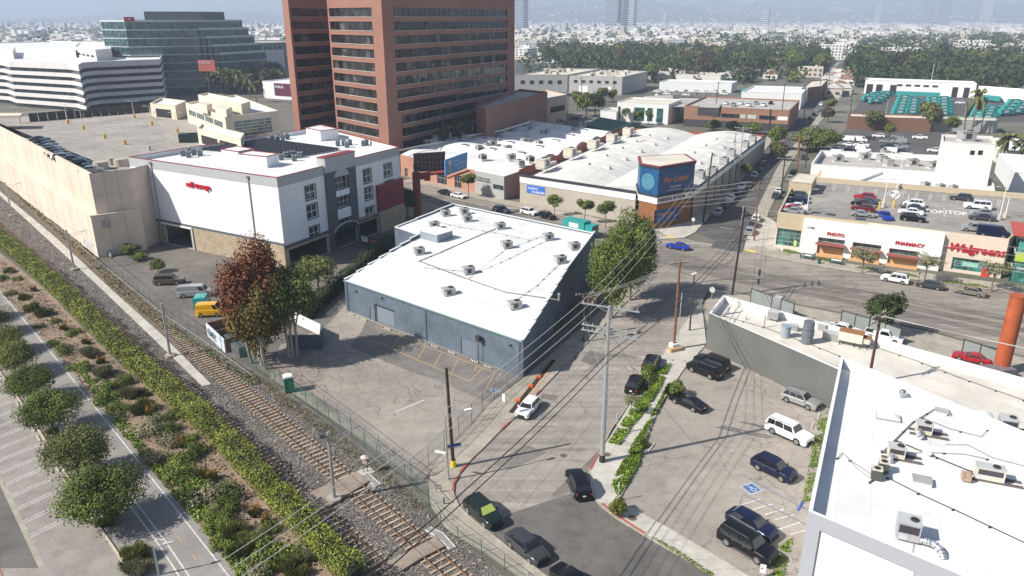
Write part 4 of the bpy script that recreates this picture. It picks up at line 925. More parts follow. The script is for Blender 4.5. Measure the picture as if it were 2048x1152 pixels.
 # ==== striped office building
def slab_building(name,label,outline,h,floors,band_h,wm,gm,rm,z0=0,top_h=None,group=None,win_first=True,roofpar=1.0,inset_=.5):
 """White spandrel bands with continuous dark glazing between; outline in world points, ccw."""
 P_=ccw([(q.x,q.y)for q in outline]);c=sum((Vector((x,y,0))for x,y in P_),Vector())/len(P_);t=thing(name,label,'building',(c.x,c.y,z0),0,group)
 I=inset(P_,inset_);fh=(h-z0)/floors;n=len(P_)
 for k in range(floors):
  z=z0+k*fh;hh=band_h if not(top_h and k==floors-1)else top_h
  g_=MB()
  for i in range(n):a_,b_=I[i],I[(i+1)%n];g_.quad((a_[0],a_[1],z),(b_[0],b_[1],z),(b_[0],b_[1],z+fh),(a_[0],a_[1],z+fh))
  f=g_.build('window',gm,t)
  m=MB();m.prism(P_,z+fh-hh,z+fh);m.build('spandrel',wm,t)
  mu=MB()
  for i in range(n):
   a_,b_=Vector(I[i]),Vector(I[(i+1)%n]);Ln=(b_-a_).length;q=max(1,int(Ln/3))
   for j in range(q+1):p=a_.lerp(b_,j/q);mu.bar((p.x,p.y,z),(p.x,p.y,z+fh-hh),.12,.12)
  mu.build('mullion',DARKM,f)['kind']='stuff'
 m=MB();m.poly(inset(P_,.4),h-.05);
 r=MB();r.poly(inset(P_,.4),h+.01);r.build('roof',rm,t)
 pr=MB()
 E_,I2=P_,inset(P_,.4)
 for i in range(n):
  j=(i+1)%n;A,B,C_,D_=E_[i],E_[j],I2[j],I2[i];pr.add([(q[0],q[1],h)for q in(A,B,C_,D_)]+[(q[0],q[1],h+roofpar)for q in(A,B,C_,D_)],[(4,5,6,7),(0,1,5,4),(2,3,7,6)])
 pr.build('parapet',wm,t);return t
STRW=mat('striped_white',(.70,.67,.65),.8,.05,.5,big=(.1,.05))
zt=23.0
so_=GL([(-140,117),(0,123),(16,126),(137,131),(157,134),(165,129),(187,127),(319,122),(330,106),(250,88),(100,84),(-140,90)],zt)
slab_building('striped_office','white office building with dark ribbon windows and wide white bands at the left edge',so_,zt,6,2.0,STRW,GLASS,ROOFW)
box_thing('roof_penthouse','tall white penthouse on the striped office roof','penthouse',GL([(60,96),(150,100),(180,92),(90,88)],zt+4.5),zt,zt+4.5,STRW,ROOFW)
pb=Bld('roof_penthouse','right penthouse with four slanted louvres on the striped office roof','penthouse',GL([(150,94),(190,100),(222,97),(222,90),(160,85)],zt+6),zt,zt+6,STRW,ROOFW,.3)
surface_windows(pb,near_side(pb,205),4,zt+1.5,zt+3,BLACKI,STRW,gap=.3)
box_thing('roof_penthouse','low white penthouse at the left end of the striped office roof','penthouse',GL([(-30,100),(25,104),(30,94),(-30,92)],zt+4),zt,zt+4,STRW,ROOFW)
# ==== glass office with balconies, grey flats
GG=glassm('teal_glass',(.035,.075,.085),.1,.6,.3);GM=mat('blue_white_band',(.45,.5,.53),.5,.1,1)
c1,c2,c0=G(274,192),G(424,187),G(226,188)
hz=HT(274,192,42)
bk=Vector((15,40,0))
for k,(f,z0_,z1_,col_)in enumerate(((1.0,0,hz,GG),)):
 slab_building('glass_office','dark teal glass office block stepping down at its right end',[c1,c1.lerp(c2,.93),c1.lerp(c2,.93)+bk,c0+bk*.8,c0],hz,9,.55,GM,GG,ROOFG,roofpar=.6,inset_=.3)
for k in range(4):
 a_=c1.lerp(c2,.93+.075*k)+Vector((0,1,0));b_=c1.lerp(c2,.93+.075*(k+1)-.004)+Vector((0,1,0));hh=hz-5*(k+1)
 slab_building('glass_terrace','stepped glass terrace at the right end of the teal office, %s step down'%ORD[k],[a_,b_,b_+bk,a_+bk],hh,8-k,.5,GM,GG,ROOFG,roofpar=.9,inset_=.3)
box_thing('glass_penthouse','dark set-back penthouse on the teal glass office','penthouse',[c1.lerp(c2,.05)+bk*.3,c1.lerp(c2,.8)+bk*.3,c1.lerp(c2,.8)+bk*.8,c1.lerp(c2,.05)+bk*.8],hz,hz+5.5,mat('penthouse_grey',(.12,.14,.15),.6,.15,.5),ROOFG)
t=thing('rooftop_sign','dark red rooftop sign at the top left of the teal glass office','sign',tuple(c1+Vector((0,0,hz))));m=MB();a_,b_=c1.lerp(c2,0),c1.lerp(c2,.13);m.bar((a_.x,a_.y-.4,hz+1),(b_.x,b_.y-.4,hz+1),.4,2.6);m.build('board',mat('sign_red',(.3,.02,.04),.6),t);m=MB();m.bar((a_.x+3,a_.y-.7,hz+1.1),(b_.x-1.5,b_.y-.7,hz+1.1),.1,.5);m.build('lettering',WHITE,t)
r1,r2,r0=G(472,160),G(577,152),G(428,150);hr=27
rg=Bld('grey_flats','dark grey flats with white framed windows left of the brick tower','building',[r0,r1,r2,r2+Vector((10,60,0)),r0+Vector((10,60,0))],0,hr,mat('grey_flat_wall',(.16,.165,.175),.8,.1,.5),ROOFG,1)
for i in(near_side(rg,520),near_side(rg,450)):
 for f_ in range(5):surface_windows(rg,i,9 if rg.L(i)>25 else 3,3+f_*4.6,6+f_*4.6,GLASS,WHITE,gap=.35,proud=.2)
m=MB();rg.band(near_side(rg,520),rg.L(near_side(rg,520))*.2,rg.L(near_side(rg,520))*.95,1,21.5,mat('white_frame',(.5,.52,.55),.7),.08,'white_frame')
# ==== red brick tower
BRK=mat('orange_brick',(.29,.14,.10),.85,.12,1.2,.2,big=(.08,.1));SILL=mat('tower_sill',(.55,.5,.46),.7)
tM,tR,tL=G(779,300,7),G(1029,238,7),G(675,276,7)
for p in(tM,tR,tL):p.z=0
zs_=[(46.5,48.8),(42.6,45.1),(38.6,41.3),(34.5,37.3),(30.4,33.3),(26.3,29.3),(22.5,25.1),(18.7,21.0),(14.5,17.0),(10.2,12.9)]
zs_=[(46.3-4.03*k,49.0-4.03*k)for k in range(11)]
TH=56
r1s=lambda a,b,u:WP(a,b,u,100)[0]
rs=[(r1s(tM,tR,790),r1s(tM,tR,1015),z0,z1)for z0,z1 in zs_[:8]]+[(r1s(tM,tR,797),r1s(tM,tR,955),z0,z1)for z0,z1 in zs_[8:]]
LM=(tM-tL).length
ls=[(LM*.03,r1s(tL,tM,748),z0,z1)for z0,z1 in zs_]
back=tL+(tR-tM)
oth=tR-tM
tw=Bld('brick_tower','tall red brick office tower with dark ribbon windows, the main wing nearest the camera','tower',[tL,tM,tR,tR+(tL-tM)],0,TH,BRK,ROOFG,1.2,.5,BRK,sides={0:[],1:[]},depth=.5)
def slots(b,i,hs,gm,nxm):
 for o in list(KIDS[b.o.name]):
  if o.name.startswith('wall')and o.get('idx')==i:bpy.data.objects.remove(o);KIDS[b.o.name].remove(o)
 w=MB();a_,c_=b.p[i],b.p[(i+1)%len(b.p)];P=facade(w,a_,c_,b.z0,b.h,hs,.5);w.build('wall',BRK,b.o)
 for h in hs:
  n=max(1,round((h[1]-h[0])/nxm));s_=MB();s_.bar(P(h[0],h[2]+.03,.1),P(h[1],h[2]+.03,.1),.5,.12);o=s_.build('window',SILL,b.o);f=MB()
  for k in range(n):
   x0,x1=h[0]+(h[1]-h[0])*k/n,h[0]+(h[1]-h[0])*(k+1)/n;g_=MB();q=TWR.uniform(-.02,.02);g_.quad(P(x0,h[2],.48+q),P(x1,h[2],.48-q),P(x1,h[3],.48-q),P(x0,h[3],.48+q));g_.build('pane',TWR.choice((gm,gm,gm,GLASSV1,GLASSV2)),o)
   if k:f.bar(P(x0,h[2],.44),P(x0,h[3],.44),.1,.08)
  if f.f:f.build('mullion',DARKM,o)['kind']='stuff'
TWR=random.Random(9);GLASSV1=glassm('bronze_glass_light',(.03,.028,.026),.12,.4,.4,spec=.6);GLASSV2=glassm('bronze_glass_blind',(.055,.05,.045),.3,.3,.4,spec=.4)
def strip_walls(b,idxs):
 ws=[o for o in KIDS[b.o.name]if o.name.split('.')[0]=='wall']
 for k in idxs:
  KIDS[b.o.name].remove(ws[k]);bpy.data.objects.remove(ws[k])
i0=near_side(tw,715);i1=near_side(tw,900);strip_walls(tw,sorted({i0,i1}))
def fit(b,i,a,hs):
 if(b.p[i]-a).length<1:return hs
 Ln=b.L(i);return[(Ln-h[1],Ln-h[0],h[2],h[3])for h in hs]
slots(tw,i0,fit(tw,i0,tL,ls),GLASSBR,3);slots(tw,i1,fit(tw,i1,tM,rs),GLASSBR,3)
w1=G(602,275,7);w1.z=0;e_=(tR-tM).normalized();lft=(tL-tM).normalized()
w2=w1+e_*46;wa=w1+lft*4.5
wg=Bld('brick_wing','narrower red brick wing with dark ribbons behind the main tower, on its left','tower',[wa,w1,w2,w2+lft*4.5],0,TH,BRK,ROOFG,1.2,.5,BRK)
i1=near_side(wg,760);strip_walls(wg,[i1]);Lw=wg.L(i1);a_w=WP(w1,w2,583,30)[0]
slots(wg,i1,fit(wg,i1,w1,[(1.0,44,z0,z1)for z0,z1 in zs_]),GLASSBR,4)
lw=Bld('brick_annex','windowless low brick annex at the right foot of the brick tower','building',GL([(955,236),(972,240),(1095,212),(1094,182),(1030,186),(960,207)][:0]or[(952,213),(972,218),(1095,184),(1040,178)],17.5),0,17.5,BRK,ROOFG,.8,.4,BRK)
pk=Bld('pink_car_park','pink concrete two level car park beside the brick annex','car park',GL([(1040,190),(1096,196),(1134,189),(1090,180)],12),0,12,mat('pink_concrete',(.5,.37,.31),.9,.1,.5),ROOFC,.8)
surface_windows(pk,near_side(pk,1115),1,5.0,7.6,BLACKI,mat('pink_concrete2',(.5,.37,.31),.9),gap=.12)
# ==== low white roofed studio block with vaults (left of the for-lease building)
OBR=mat('orange_front',(.42,.22,.15),.85,.12,1,.1,big=(.2,.1));GREYB=mat('grey_box',(.36,.365,.35),.85,.06,1)
iF,iC,iR=G(800,307,6.8),G(949.5,342.5,6.2),G(1008,353,6.4);iE=G(1038,343,6.4);jL=G(1040,347,7.9)
for p in(iF,iC,iR,iE,jL):p.z=0
Bq=(G(1230,268,6.5)-iE);Bq.z=0;bdir=Bq.normalized();LB=Bq.length
iBL=G(1010,238,6.5);iBL.z=0
sb=thing('studio_block','low studio block with bumpy white vaulted roof, brick front and grey corner box','building',tuple(iC))
w=MB();hs=[(2,3.6,0,2.6),(6.5,11,0,4.8),(18,22.5,.3,4),(26,29,.3,4)];P1_=facade(w,iF,iC,0,6.5,hs,.3);w.build('front_wall',OBR,sb)
for h in hs:opening(sb,P1_,h,.3,'win',nx=3,ny=2)
w=MB();facade(w,iC,iR,0,6.4,[],.3);facade(w,iR,iE,0,6.4,[],.3);w.build('corner_wall',GREYB,sb)
Pc=facade(MB(),iC,iR,0,6.4,[],.3);Lc=(iR-iC).length
m=MB();m.bar(Pc(Lc*.64,3.2,-.02),Pc(Lc*.98,3.2,-.02),.1,1.2);m.build('window',GLASS,sb);text(sb,'STUDIO STORE',Pc,1.0,4.4,.75,DARKM,.03,-.05);m=MB();m.bar(Pc(.5,4.1,-.15),Pc(Lc*.55,4.1,-.15),.3,.08);m.build('shelf',DARKM,sb)
w=MB()
for a_,b_ in((iE,iE+bdir*LB),(iE+bdir*LB,iBL),(iBL,iF)):facade(w,a_,b_,0,6.3,[],.3)
w.build('wall',OBR,sb)
m=MB();m.bar((iE.x,iE.y,6.5),tuple((iE+bdir*LB+Vector((0,0,6.5)))),.3,.7);m.build('side_parapet',mat('brick_red',(.24,.07,.045),.85,.15,2),sb)
adir=(iF-iR).normalized();nv=6;r=MB();W0=(iF-iR).length;SEG=8
for k in range(nv):
 for j in range(SEG):
  t0,t1=(k+j/SEG)/nv,(k+(j+1)/SEG)/nv
  def pt(t,side):
   base=iE+bdir*(LB*t)if side==0 else iF.lerp(iBL,t);fr=(t*nv)%1.0 if t<1 else 0;
   return base
  z_=lambda q:6.3+(1.9 if k>0 else.5)*math.sin(PI*q)**.8
  a_,b_,c_,d_=pt(t0,0),pt(t1,0),pt(t1,1),pt(t0,1);za,zb=z_(j/SEG),z_((j+1)/SEG)if j<SEG-1 else 6.3
  r.add([(a_.x,a_.y,za),(b_.x,b_.y,zb),(c_.x,c_.y,zb),(d_.x,d_.y,za)],[(0,1,2,3)])
  r.add([(a_.x,a_.y,za),(b_.x,b_.y,zb),(b_.x,b_.y,6.0),(a_.x,a_.y,6.0)],[(3,2,1,0)])
r.build('vaulted_roof',ROOFW,sb,smooth=50)
m=MB();m.poly([(p.x,p.y)for p in(iF,iC,iR,iE,iE+bdir*2)],6.31);m.build('roof',ROOFW,sb)
SKY=mat('skylight_dark',(.05,.06,.07),.3,.1,2)
rr=random.Random(4);k=0
for f in range(1,nv):
 for q in(.18,.42,.66):
  base=(iE+bdir*(LB*(f+.3)/nv)).lerp(iF.lerp(iBL,(f+.3)/nv),q);t=thing('skylight','dark square skylight on the studio vaults, %s from the front right'%ordi(k),'skylight',(base.x,base.y,7.5),0,'skylights on the studio vaults');k+=1
  m=MB();m.box(base.x,base.y,7.2,3.0,1.8,1.0,rad(-40));m.build('curb',ROOFW,t);m=MB();m.box(base.x,base.y,8.2,2.6,1.5,.06,rad(-40));m.build('pane',SKY,t)
k=0
for(u,v)in((985,290),(965,318),(1022,318),(1040,330),(958,300),(975,296),(1000,285),(1050,285),(1090,268),(905,283),(895,286),(870,278),(855,288),(930,270),(1165,252),(1150,262),(1062,262),(1078,290),(1120,245),(1000,262),(1015,300),(1060,322)):
 c=G(u,v,7.3);put(PRO.ac,(c.x,c.y,7.0),rad(rr.choice((25,-65,115))),'grey rooftop machine on the white studio roof, %s in the list from the front'%ordi(k),'machines on the studio roof',1.5);k+=1
m=MB();PP=GL([(935,272),(960,268),(985,264),(1000,262),(1030,253),(1060,244)],9);m.path(PP,.35,8);solo('duct_pipe',m,METALL,'fat pale duct snaking across the back of the studio roof','duct')
m=MB();PP=GL([(800,300),(850,290),(900,282),(960,270),(1020,252),(1070,240)],8.4);m.path(PP,.25,6);solo('duct_pipe',m,METAL,'long grey duct along the tower side of the studio roof','duct')
# ==== for lease building with two long vaults
TANB=mat('tan_stucco',(.42,.375,.315),.9,.06,2,.1,big=(.15,.08));ROOFV=membrane('cream_vault_roof',(.71,.69,.64),.82);NAVY=mat('navy_trim',(.03,.035,.055),.6,.1,2)
fA=G(1040,347,7.9);fB=G(1272,384,7.6);
for p in(fA,fB):p.z=0
fR=G(1388,379,7.4);fR.z=0;fX=G(1532,270,7.4);fX.z=0;fY=G(1262,256,7.4);fY.z=0
tA,tB,tC=G(1275,450),G(1310,459),G(1380,443)
fl=thing('lease_building','tan boulevard building with a navy top band and two long white vaulted roofs','building',tuple(fB))
w=MB();Pl=facade(w,fA,fB,0,7.7,[],.3);w.build('front_wall',TANB,fl)
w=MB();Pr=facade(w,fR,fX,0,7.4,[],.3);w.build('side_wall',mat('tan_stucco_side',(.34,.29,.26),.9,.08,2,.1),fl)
w=MB();facade(w,fX,fY,0,7.4,[],.3);facade(w,fY,fA,0,8.6,[],.3);w.build('wall',mat('brick_red',(.24,.07,.045),.85,.15,2),fl)
def wband(a_,b_,z0,z1,m_,pr,nm,root):
 d=(b_-a_).normalized();o=Vector((d.y,-d.x,0));w=MB();w.bar(tuple(a_+o*pr/2+Vector((0,0,(z0+z1)/2))),tuple(b_+o*pr/2+Vector((0,0,(z0+z1)/2))),pr,z1-z0);return w.build(nm,m_,root)
wband(fA,fB,5.6,7.3,WHITE,.12,'white_band',fl);wband(fA,fB,7.3,7.85,NAVY,.35,'navy_coping',fl)
wband(fR,fX,5.6,7.1,WHITE,.12,'white_band',fl);wband(fR,fX,7.1,7.6,NAVY,.3,'navy_coping',fl)
d_=(fB-fA).normalized();up_=Vector((-d_.y,d_.x,0));Wf=(fR-fA).dot(d_)
r=MB();NS=14;NR=7;LX=(fX-fR).length
def rp(x,y):
 a_=fA.lerp(fY,y);b_=(fR).lerp(fX,y);p=a_.lerp(b_,x);q=(x*2)%1 if x<1 else 1
 return(p.x,p.y,6.2+2.0*math.sin(PI*q)**.9*(.35+.65*min(1,y/.12+.2))*(1 if y<.93 else 1)-(.25 if False else 0))
YS=[0,.05,.12,.25,.4,.55,.7,.85,1]
for i in range(NS):
 for j in range(len(YS)-1):
  x0,x1=i/NS,(i+1)/NS;r.quad(rp(x0,YS[j]),rp(x1,YS[j]),rp(x1,YS[j+1]),rp(x0,YS[j+1]))
r.build('vaulted_roof',ROOFV,fl,smooth=60)
w=MB()
for i in range(NS):a_,b_=rp(i/NS,1),rp((i+1)/NS,1);w.quad(a_,b_,(b_[0],b_[1],5.8),(a_[0],a_[1],5.8));a_,b_=rp(i/NS,0),rp((i+1)/NS,0);w.quad(b_,a_,(a_[0],a_[1],5.8),(b_[0],b_[1],5.8))
w.build('gable',ROOFW,fl)['kind']='stuff'
m=MB();m.poly([(p.x,p.y)for p in(fB,tB,tC,fR)],6.0);m.build('roof',ROOFG,fl)
for y in(.12,.25,.4,.55,.7,.85):
 m=MB()
 for i in range(NS*2):a_,b_=rp(i/NS/2,y),rp((i+1)/NS/2,y);m.bar((a_[0],a_[1],a_[2]+.01),(b_[0],b_[1],b_[2]+.01),.25,.1)
 m.build('roof_rib',ROOFV,fl)
m=MB();m.quad(*[(p[0],p[1],p[2]+.06)for p in(rp(.13,.62),rp(.3,.62),rp(.3,.68),rp(.13,.68))]);m.build('roof_patch',mat('tan_patch',(.6,.42,.25),.8),fl)
k=0
for x in(.25,.38,.72,.84):
 for y in(.18,.33,.48,.63,.78):
  q=rp(x,y);t=thing('skylight','small pale skylight hump on the long vaults, %s counted from the boulevard end'%ordi(k),'skylight',q,0,'skylights on the lease building');k+=1
  m=MB();m.box(q[0],q[1],q[2]-.3,2.0,1.2,.55,rad(-30));m.build('curb',ROOFW,t);m=MB();m.box(q[0]+.95,q[1]-.55,q[2]-.1,.4,1.1,.5,rad(-30));m.build('louvre',METAL,t)
for j,(u,v,z)in enumerate(((1086,334,8.6),(1140,312,8.6),(1187,295,8.6),(1224,281,8.8),(1256,268,8.8))):
 c=G(u,v,z);t=put(PRO.acc,(c.x,c.y,8.3),rad(65),'cream boxed unit on the brick party wall of the long vaults, %s from the boulevard'%ORD[j],'cream units on the party wall',(2.3,1.9,2.1))
 m=MB();q=c+bdir*8;m.bar((c.x,c.y,8.6),(q.x,q.y,8.6),.9,.8);solo('duct',m,ACC,'cream duct running from the %s cream unit along the party wall'%ORD[j],'duct','cream ducts on the party wall')
for j,(u,v)in enumerate(((1448,325),(1425,345),(1400,352),(1462,308),(1490,291),(1505,280))):
 c=G(u,v,7.2);put(PRO.ac,(c.x,c.y,6.6),rad(65),'grey unit behind the side parapet of the lease building, %s from the corner tower'%ORD[j],'units behind the side parapet',(2.2,1.8,1.7))
for q in(.3,.5,.72):pass
m=MB()
for k in range(6):s=14+k*9;m.bar(Pr(s,0,-.1),Pr(s,7,-.1),.15,.15)
m.build('downpipe',DARKM,fl)
sgn=thing('blue_banner','blue banner with a phone number on the tan boulevard wall','banner',tuple(Pl(3.2,4.5,-.1)))
sA,zA=WP(fA,fB,1054,371);sB,zB=WP(fA,fB,1090,388);zT=WP(fA,fB,1054,369)[1];zBt=WP(fA,fB,1054,385)[1]
m=MB();m.bar(Pl(sA,(zT+zBt)/2,-.06),Pl(sB,(zT+zBt)/2,-.06),.06,zT-zBt);m.build('cloth',mat('banner_blue',(.04,.15,.55),.6,.05),sgn)
text(sgn,'Available',Pl,sA+.3,zT-1.0,.9,WHITE,.01,-.12,slant=.2);text(sgn,'213-266-3596',Pl,sA+1.6,zBt+.25,.72,WHITE,.01,-.12,offx=.02);text(sgn,'newmark',Pl,sA+.3,zBt+1.15,.5,WHITE,.01,-.12)
WOOD=mat('wood_cladding',(.24,.10,.035),.7,.15,2,big=(1.2,.12));DRUMB=mat('poster_blue',(.012,.11,.27),.45,.25,.25,col2=(.008,.045,.14));DRUMT=mat('poster_teal',(.02,.14,.3),.45,.2,.3)
ct=thing('corner_tower','angled corner tower with wood base, white PARKING IN REAR band and blue For Lease drum','tower',tuple(tB))
tD=tA+(G(1300,400)-tA)*.35;back1=tC+Vector((-.5,9,0));back0=tA+Vector((1,9,0))
w=MB();z1_=6.0;PA=facade(w,tA,tB,0,z1_,[],.2);PBh=[rect(tB,tC,1309,422,449,1360)];PB=facade(w,tB,tC,0,z1_,PBh,.25);facade(w,tC,back1,0,z1_,[],.2);w.build('wood_base',WOOD,ct)
opening(ct,PB,PBh[0],.25,'win',fm=LGREY,gm=DRUMB,nx=5,ny=3);s0,s1,za,zb=PBh[0]
text(ct,'For Lease',PB,s0+(s1-s0)*.2,za+(zb-za)*.5,1.25,mat('sign_orange',(.75,.25,.03),.5),.01,.1,slant=.35)
w=MB();off_=.25
def shell(z0,z1,o_,m_,nm):
 p=inset([(q.x,q.y)for q in(tA,tB,tC,back1,back0)],-o_);w=MB();w.prism(p,z0,z1);return w.build(nm,m_,ct)
shell(6.0,7.6,.15,WHITE,'sign_band');shell(7.6,8.05,.4,NAVY,'navy_band');shell(8.05,14.0,.1,DRUMB,'poster_drum');shell(14.0,14.5,.3,NAVY,'top_band');shell(14.5,14.65,.4,REDC,'coping')
pq=inset([(q.x,q.y)for q in(tA,tB,tC,back1,back0)],.3);w=MB();w.poly(pq,14.66);w.build('roof',ROOFC,ct)
PBo=lambda s,z,q=0:tB+(tC-tB).normalized()*s+Vector((0,0,z))+Vector((-(tC-tB).normalized().y,(tC-tB).normalized().x,0))*q
LBt=(tC-tB).length;LAt=(tB-tA).length
PAo=lambda s,z,q=0:tA+(tB-tA).normalized()*s+Vector((0,0,z))+Vector((-(tB-tA).normalized().y,(tB-tA).normalized().x,0))*q
text(ct,'PARKING IN REAR',PBo,.2,6.4,1.12,mat('dark_lettering',(.05,.02,.03),.6),.02,-.2,offx=.025)
m=MB();x0=LBt*.86;m.bar(PBo(x0,6.8,-.2),PBo(x0+.9,6.8,-.2),.04,.16);m.add([PBo(x0+.8,7.15,-.2),PBo(x0+.8,6.45,-.2),PBo(x0+1.3,6.8,-.2)],[(0,1,2)]);m.build('arrow',mat('dark_lettering',(.05,.02,.03),.6),ct)
SO=mat('sign_orange',(.75,.25,.03),.5)
text(ct,'For Lease',PBo,LBt*.12,10.6,2.1,SO,.01,-.14,slant=.35,offx=.01);text(ct,'310.478.8000',PBo,LBt*.32,9.2,.7,WHITE,.01,-.14);text(ct,'www.newmarkpacific.com',PBo,LBt*.25,8.6,.45,WHITE,.01,-.14)
m=MB()
for k in range(14):
 h_=-1+2*(k+.5)/14;L_=math.sqrt(1-h_*h_)*1.9;cx0,cz0=LAt*.45,10.8;dx_,dz_=.766,-.643
 ox,oz=-dz_*h_*1.9,dx_*h_*1.9;m.bar(PAo(cx0+ox-dx_*L_,cz0+oz-dz_*L_,-.13),PAo(cx0+ox+dx_*L_,cz0+oz+dz_*L_,-.13),.02,.07)
m.build('stripes',mat('mint',(.25,.62,.6),.5),ct)
# ==== pharmacy with a rooftop car park
BD=Vector((math.cos(rad(65)),math.sin(rad(65)),0))
def flat(v):return Vector((v[0],v[1],0))
PEACH=mat('peach_stucco',(.66,.55,.45),.9,.05,1.2,.1,big=(.1,.05));TAN=mat('tan_block',(.46,.38,.26),.9,.08,1,.1);TEAL=glassm('teal_window',(.03,.13,.11),.1,.5,.5);ORG=mat('orange_dado',(.62,.36,.17),.85,.06,2)
q1,q2,q3,q4=flat(G(1556,424,7.7)),flat(G(2019,478,7.7)),flat(G(2120,392,7.7)),flat(G(1593,351,7.7))
ph=thing('pharmacy','peach and white pharmacy building with a car park on its roof across the boulevard','building',tuple(q1))
PT=7.7;DZ2=6.5
ql=q2-q1;qn=ql.normalized();Lq=ql.length
rw=rect(q1,q2,1906,514,551,1974);rw=(rw[0],rw[1],.5,rw[3])
tl=(0.3,along(q1,q2,1601,500)-.3,.6,4.3)
w=MB();PQ=facade(w,q1,q2,0,PT,[tl,rw],.4);w.build('front_wall',PEACH,ph)
opening(ph,PQ,tl,.4,'win',fm=LGREY,gm=TEAL,nx=4,ny=4);opening(ph,PQ,rw,.4,'win',fm=LGREY,gm=TEAL,nx=2,ny=3)
s_=along(q1,q2,1733,460);m=MB();m.bar(PQ(0,6.0,-.05),PQ(s_,6.0,-.05),.1,3.38);m.build('tan_frieze',TAN,ph)
w=MB();facade(w,q2,q3,0,PT,[],.3);facade(w,q3,q4,0,PT,[],.3);facade(w,q4,q1,0,PT,[],.3);w.build('wall',TAN,ph)
I=inset([(p.x,p.y)for p in(q1,q2,q3,q4)],.35);w=MB()
for i in range(4):a_,b_=I[i],I[(i+1)%4];w.quad((b_[0],b_[1],DZ2),(a_[0],a_[1],DZ2),(a_[0],a_[1],PT),(b_[0],b_[1],PT))
O_=[(p.x,p.y)for p in ccw([q1,q2,q3,q4])]
for i in range(4):j=(i+1)%4;w.quad((*O_[i],PT),(*O_[j],PT),(*I[j],PT),(*I[i],PT))
w.build('parapet',mat('parapet_tan',(.5,.42,.3),.9,.06,1),ph);w=MB();w.poly(I,DZ2);w.build('deck',paving('roof_deck',(.36,.335,.30),(.25,.23,.21),.3,.15,.3,.08),ph)
wA_,wB_=q1+qn*along(q1,q2,1604,480),q1+qn*along(q1,q2,1880,520);on=Vector((qn.y,-qn.x,0));wA_+=on*1.0;wB_+=on*1.0
bays=[]
for uL,uR,vt in((1637,1690,474),(1706,1763,484),(1779,1839,496)):
 s0,zt_=WP(wA_,wB_,uL,vt);s1=WP(wA_,wB_,uR,vt+8)[0];bays.append((s0,s1,0.0,zt_))
w=MB();Lw_=(wB_-wA_).length;PWh=facade(w,wA_,wB_,0,7.2,bays,.9);w.poly([(p.x,p.y)for p in(wA_,wB_,wB_-on*1.0,wA_-on*1.0)],7.2)
for p in(wA_,wB_):w.quad((p.x,p.y,0),(p.x,p.y,7.2),(p.x-on.x,p.y-on.y,7.2),(p.x-on.x,p.y-on.y,0))
w.build('white_front',WHITE,ph)
for b in bays:
 opening(ph,PWh,(b[0],b[1],1.7,b[3]),.85,'win',fm=LGREY,gm=TEAL,nx=3,ny=4)
 m=MB();m.bar(PWh(b[0],.85,.75),PWh(b[1],.85,.75),.25,1.7);m.build('dado',ORG,ph)
 m=MB();zc=b[3]-1.1;m.bar(PWh(b[0]-.3,zc,-.5),PWh(b[1]+.3,zc,-.5),1.5,.1);m.bar(PWh(b[0]-.3,zc,-1.25),PWh(b[1]+.3,zc,-1.25),.1,.35);m.build('canopy',mat('canopy_red',(.32,.09,.08),.7,.1,3),ph)
 m=MB();m.bar(PWh(b[0]-.2,.2,-.8),PWh(b[1]+.2,.2,-.8),1.0,.4);m.build('planter',ORG,ph)
RL=mat('sign_red_letters',(.45,.005,.02),.5)
def rtext(root,s,a_,P_,uL,v,size,m_,**k):
 s0,z0=WP(a_[0],a_[1],uL,v);return text(root,s,P_,s0,z0,size,m_,**k)
rtext(ph,'PHOTO',(wA_,wB_),PWh,1653.5,470,.95,RL,ext=.06,q=-.1,offx=.03);rtext(ph,'PHARMACY',(wA_,wB_),PWh,1790,488,.95,RL,ext=.06,q=-.1,offx=.03);rtext(ph,'11705',(wA_,wB_),PWh,1614,456.5,.6,DARKM,ext=.03,q=-.05,offx=.01)
rtext(ph,'Walgreens',(q1,q2),PQ,1895,499,2.12,RL,ext=.08,q=-.15,slant=.25,offx=.05)
m=MB();s0,z0=WP(q1,q2,1896,494.5);m.bar(PQ(s0-.2,z0,-.12),PQ(s0+1.4,z0+.1,-.12),.1,.2);m.build('swash',RL,ph)
m=MB();s0,z0=WP(q1,q2,1925,528);m.bar(PQ(s0,z0,.28),PQ(s0+2.6,z0,.28),.04,.9);m.build('poster',mat('poster_green',(.3,.55,.45),.6),ph)
m=MB();s0,z0=WP(q1,q2,1970,545);m.bar(PQ(s0-.6,z0,-.1),PQ(s0+.7,z0,-.1),.08,1.9);m.build('poster',mat('poster_red',(.6,.05,.03),.6),ph)
gq=[q2+on*1.2+qn*1.2,q2+on*1.2+qn*12,q2+qn*12-on*8,q2+qn*1.2-on*8]
gt=slab_building('glass_corner','green glass corner pavilion with a red roof at the right end of the pharmacy',gq,8.6,3,.35,LGREY,TEAL,mat('red_roof',(.42,.08,.06),.8,.1,2),roofpar=.3,inset_=.2)
m=MB();m.prism(inset([(p.x,p.y)for p in gq],-.9),8.9,9.1);m.build('red_roof',mat('red_roof',(.42,.08,.06),.8,.1,2),gt);m=MB();m.prism(inset([(p.x,p.y)for p in gq],2.4),9.1,10.6);m.build('upper_box',PEACH,gt)
m=MB();a_=gq[0]-on*-.05;m.bar((a_.x+.2,a_.y,4.9),tuple(q2+on*1.25+qn*12+Vector((0,0,4.9))),.08,1.8);m.build('lime_panel',mat('lime',(.4,.52,.06),.6,.1,2),gt)
box_thing('deck_stair_house','tan stair house at the back left corner of the pharmacy roof','roof house',GL([(1579,363),(1624,368),(1634,352),(1596,347)],9.2),DZ2,9.2,TAN,ROOFC,TAN)
m=MB()
def D2(u,v):return G(u,v,DZ2)
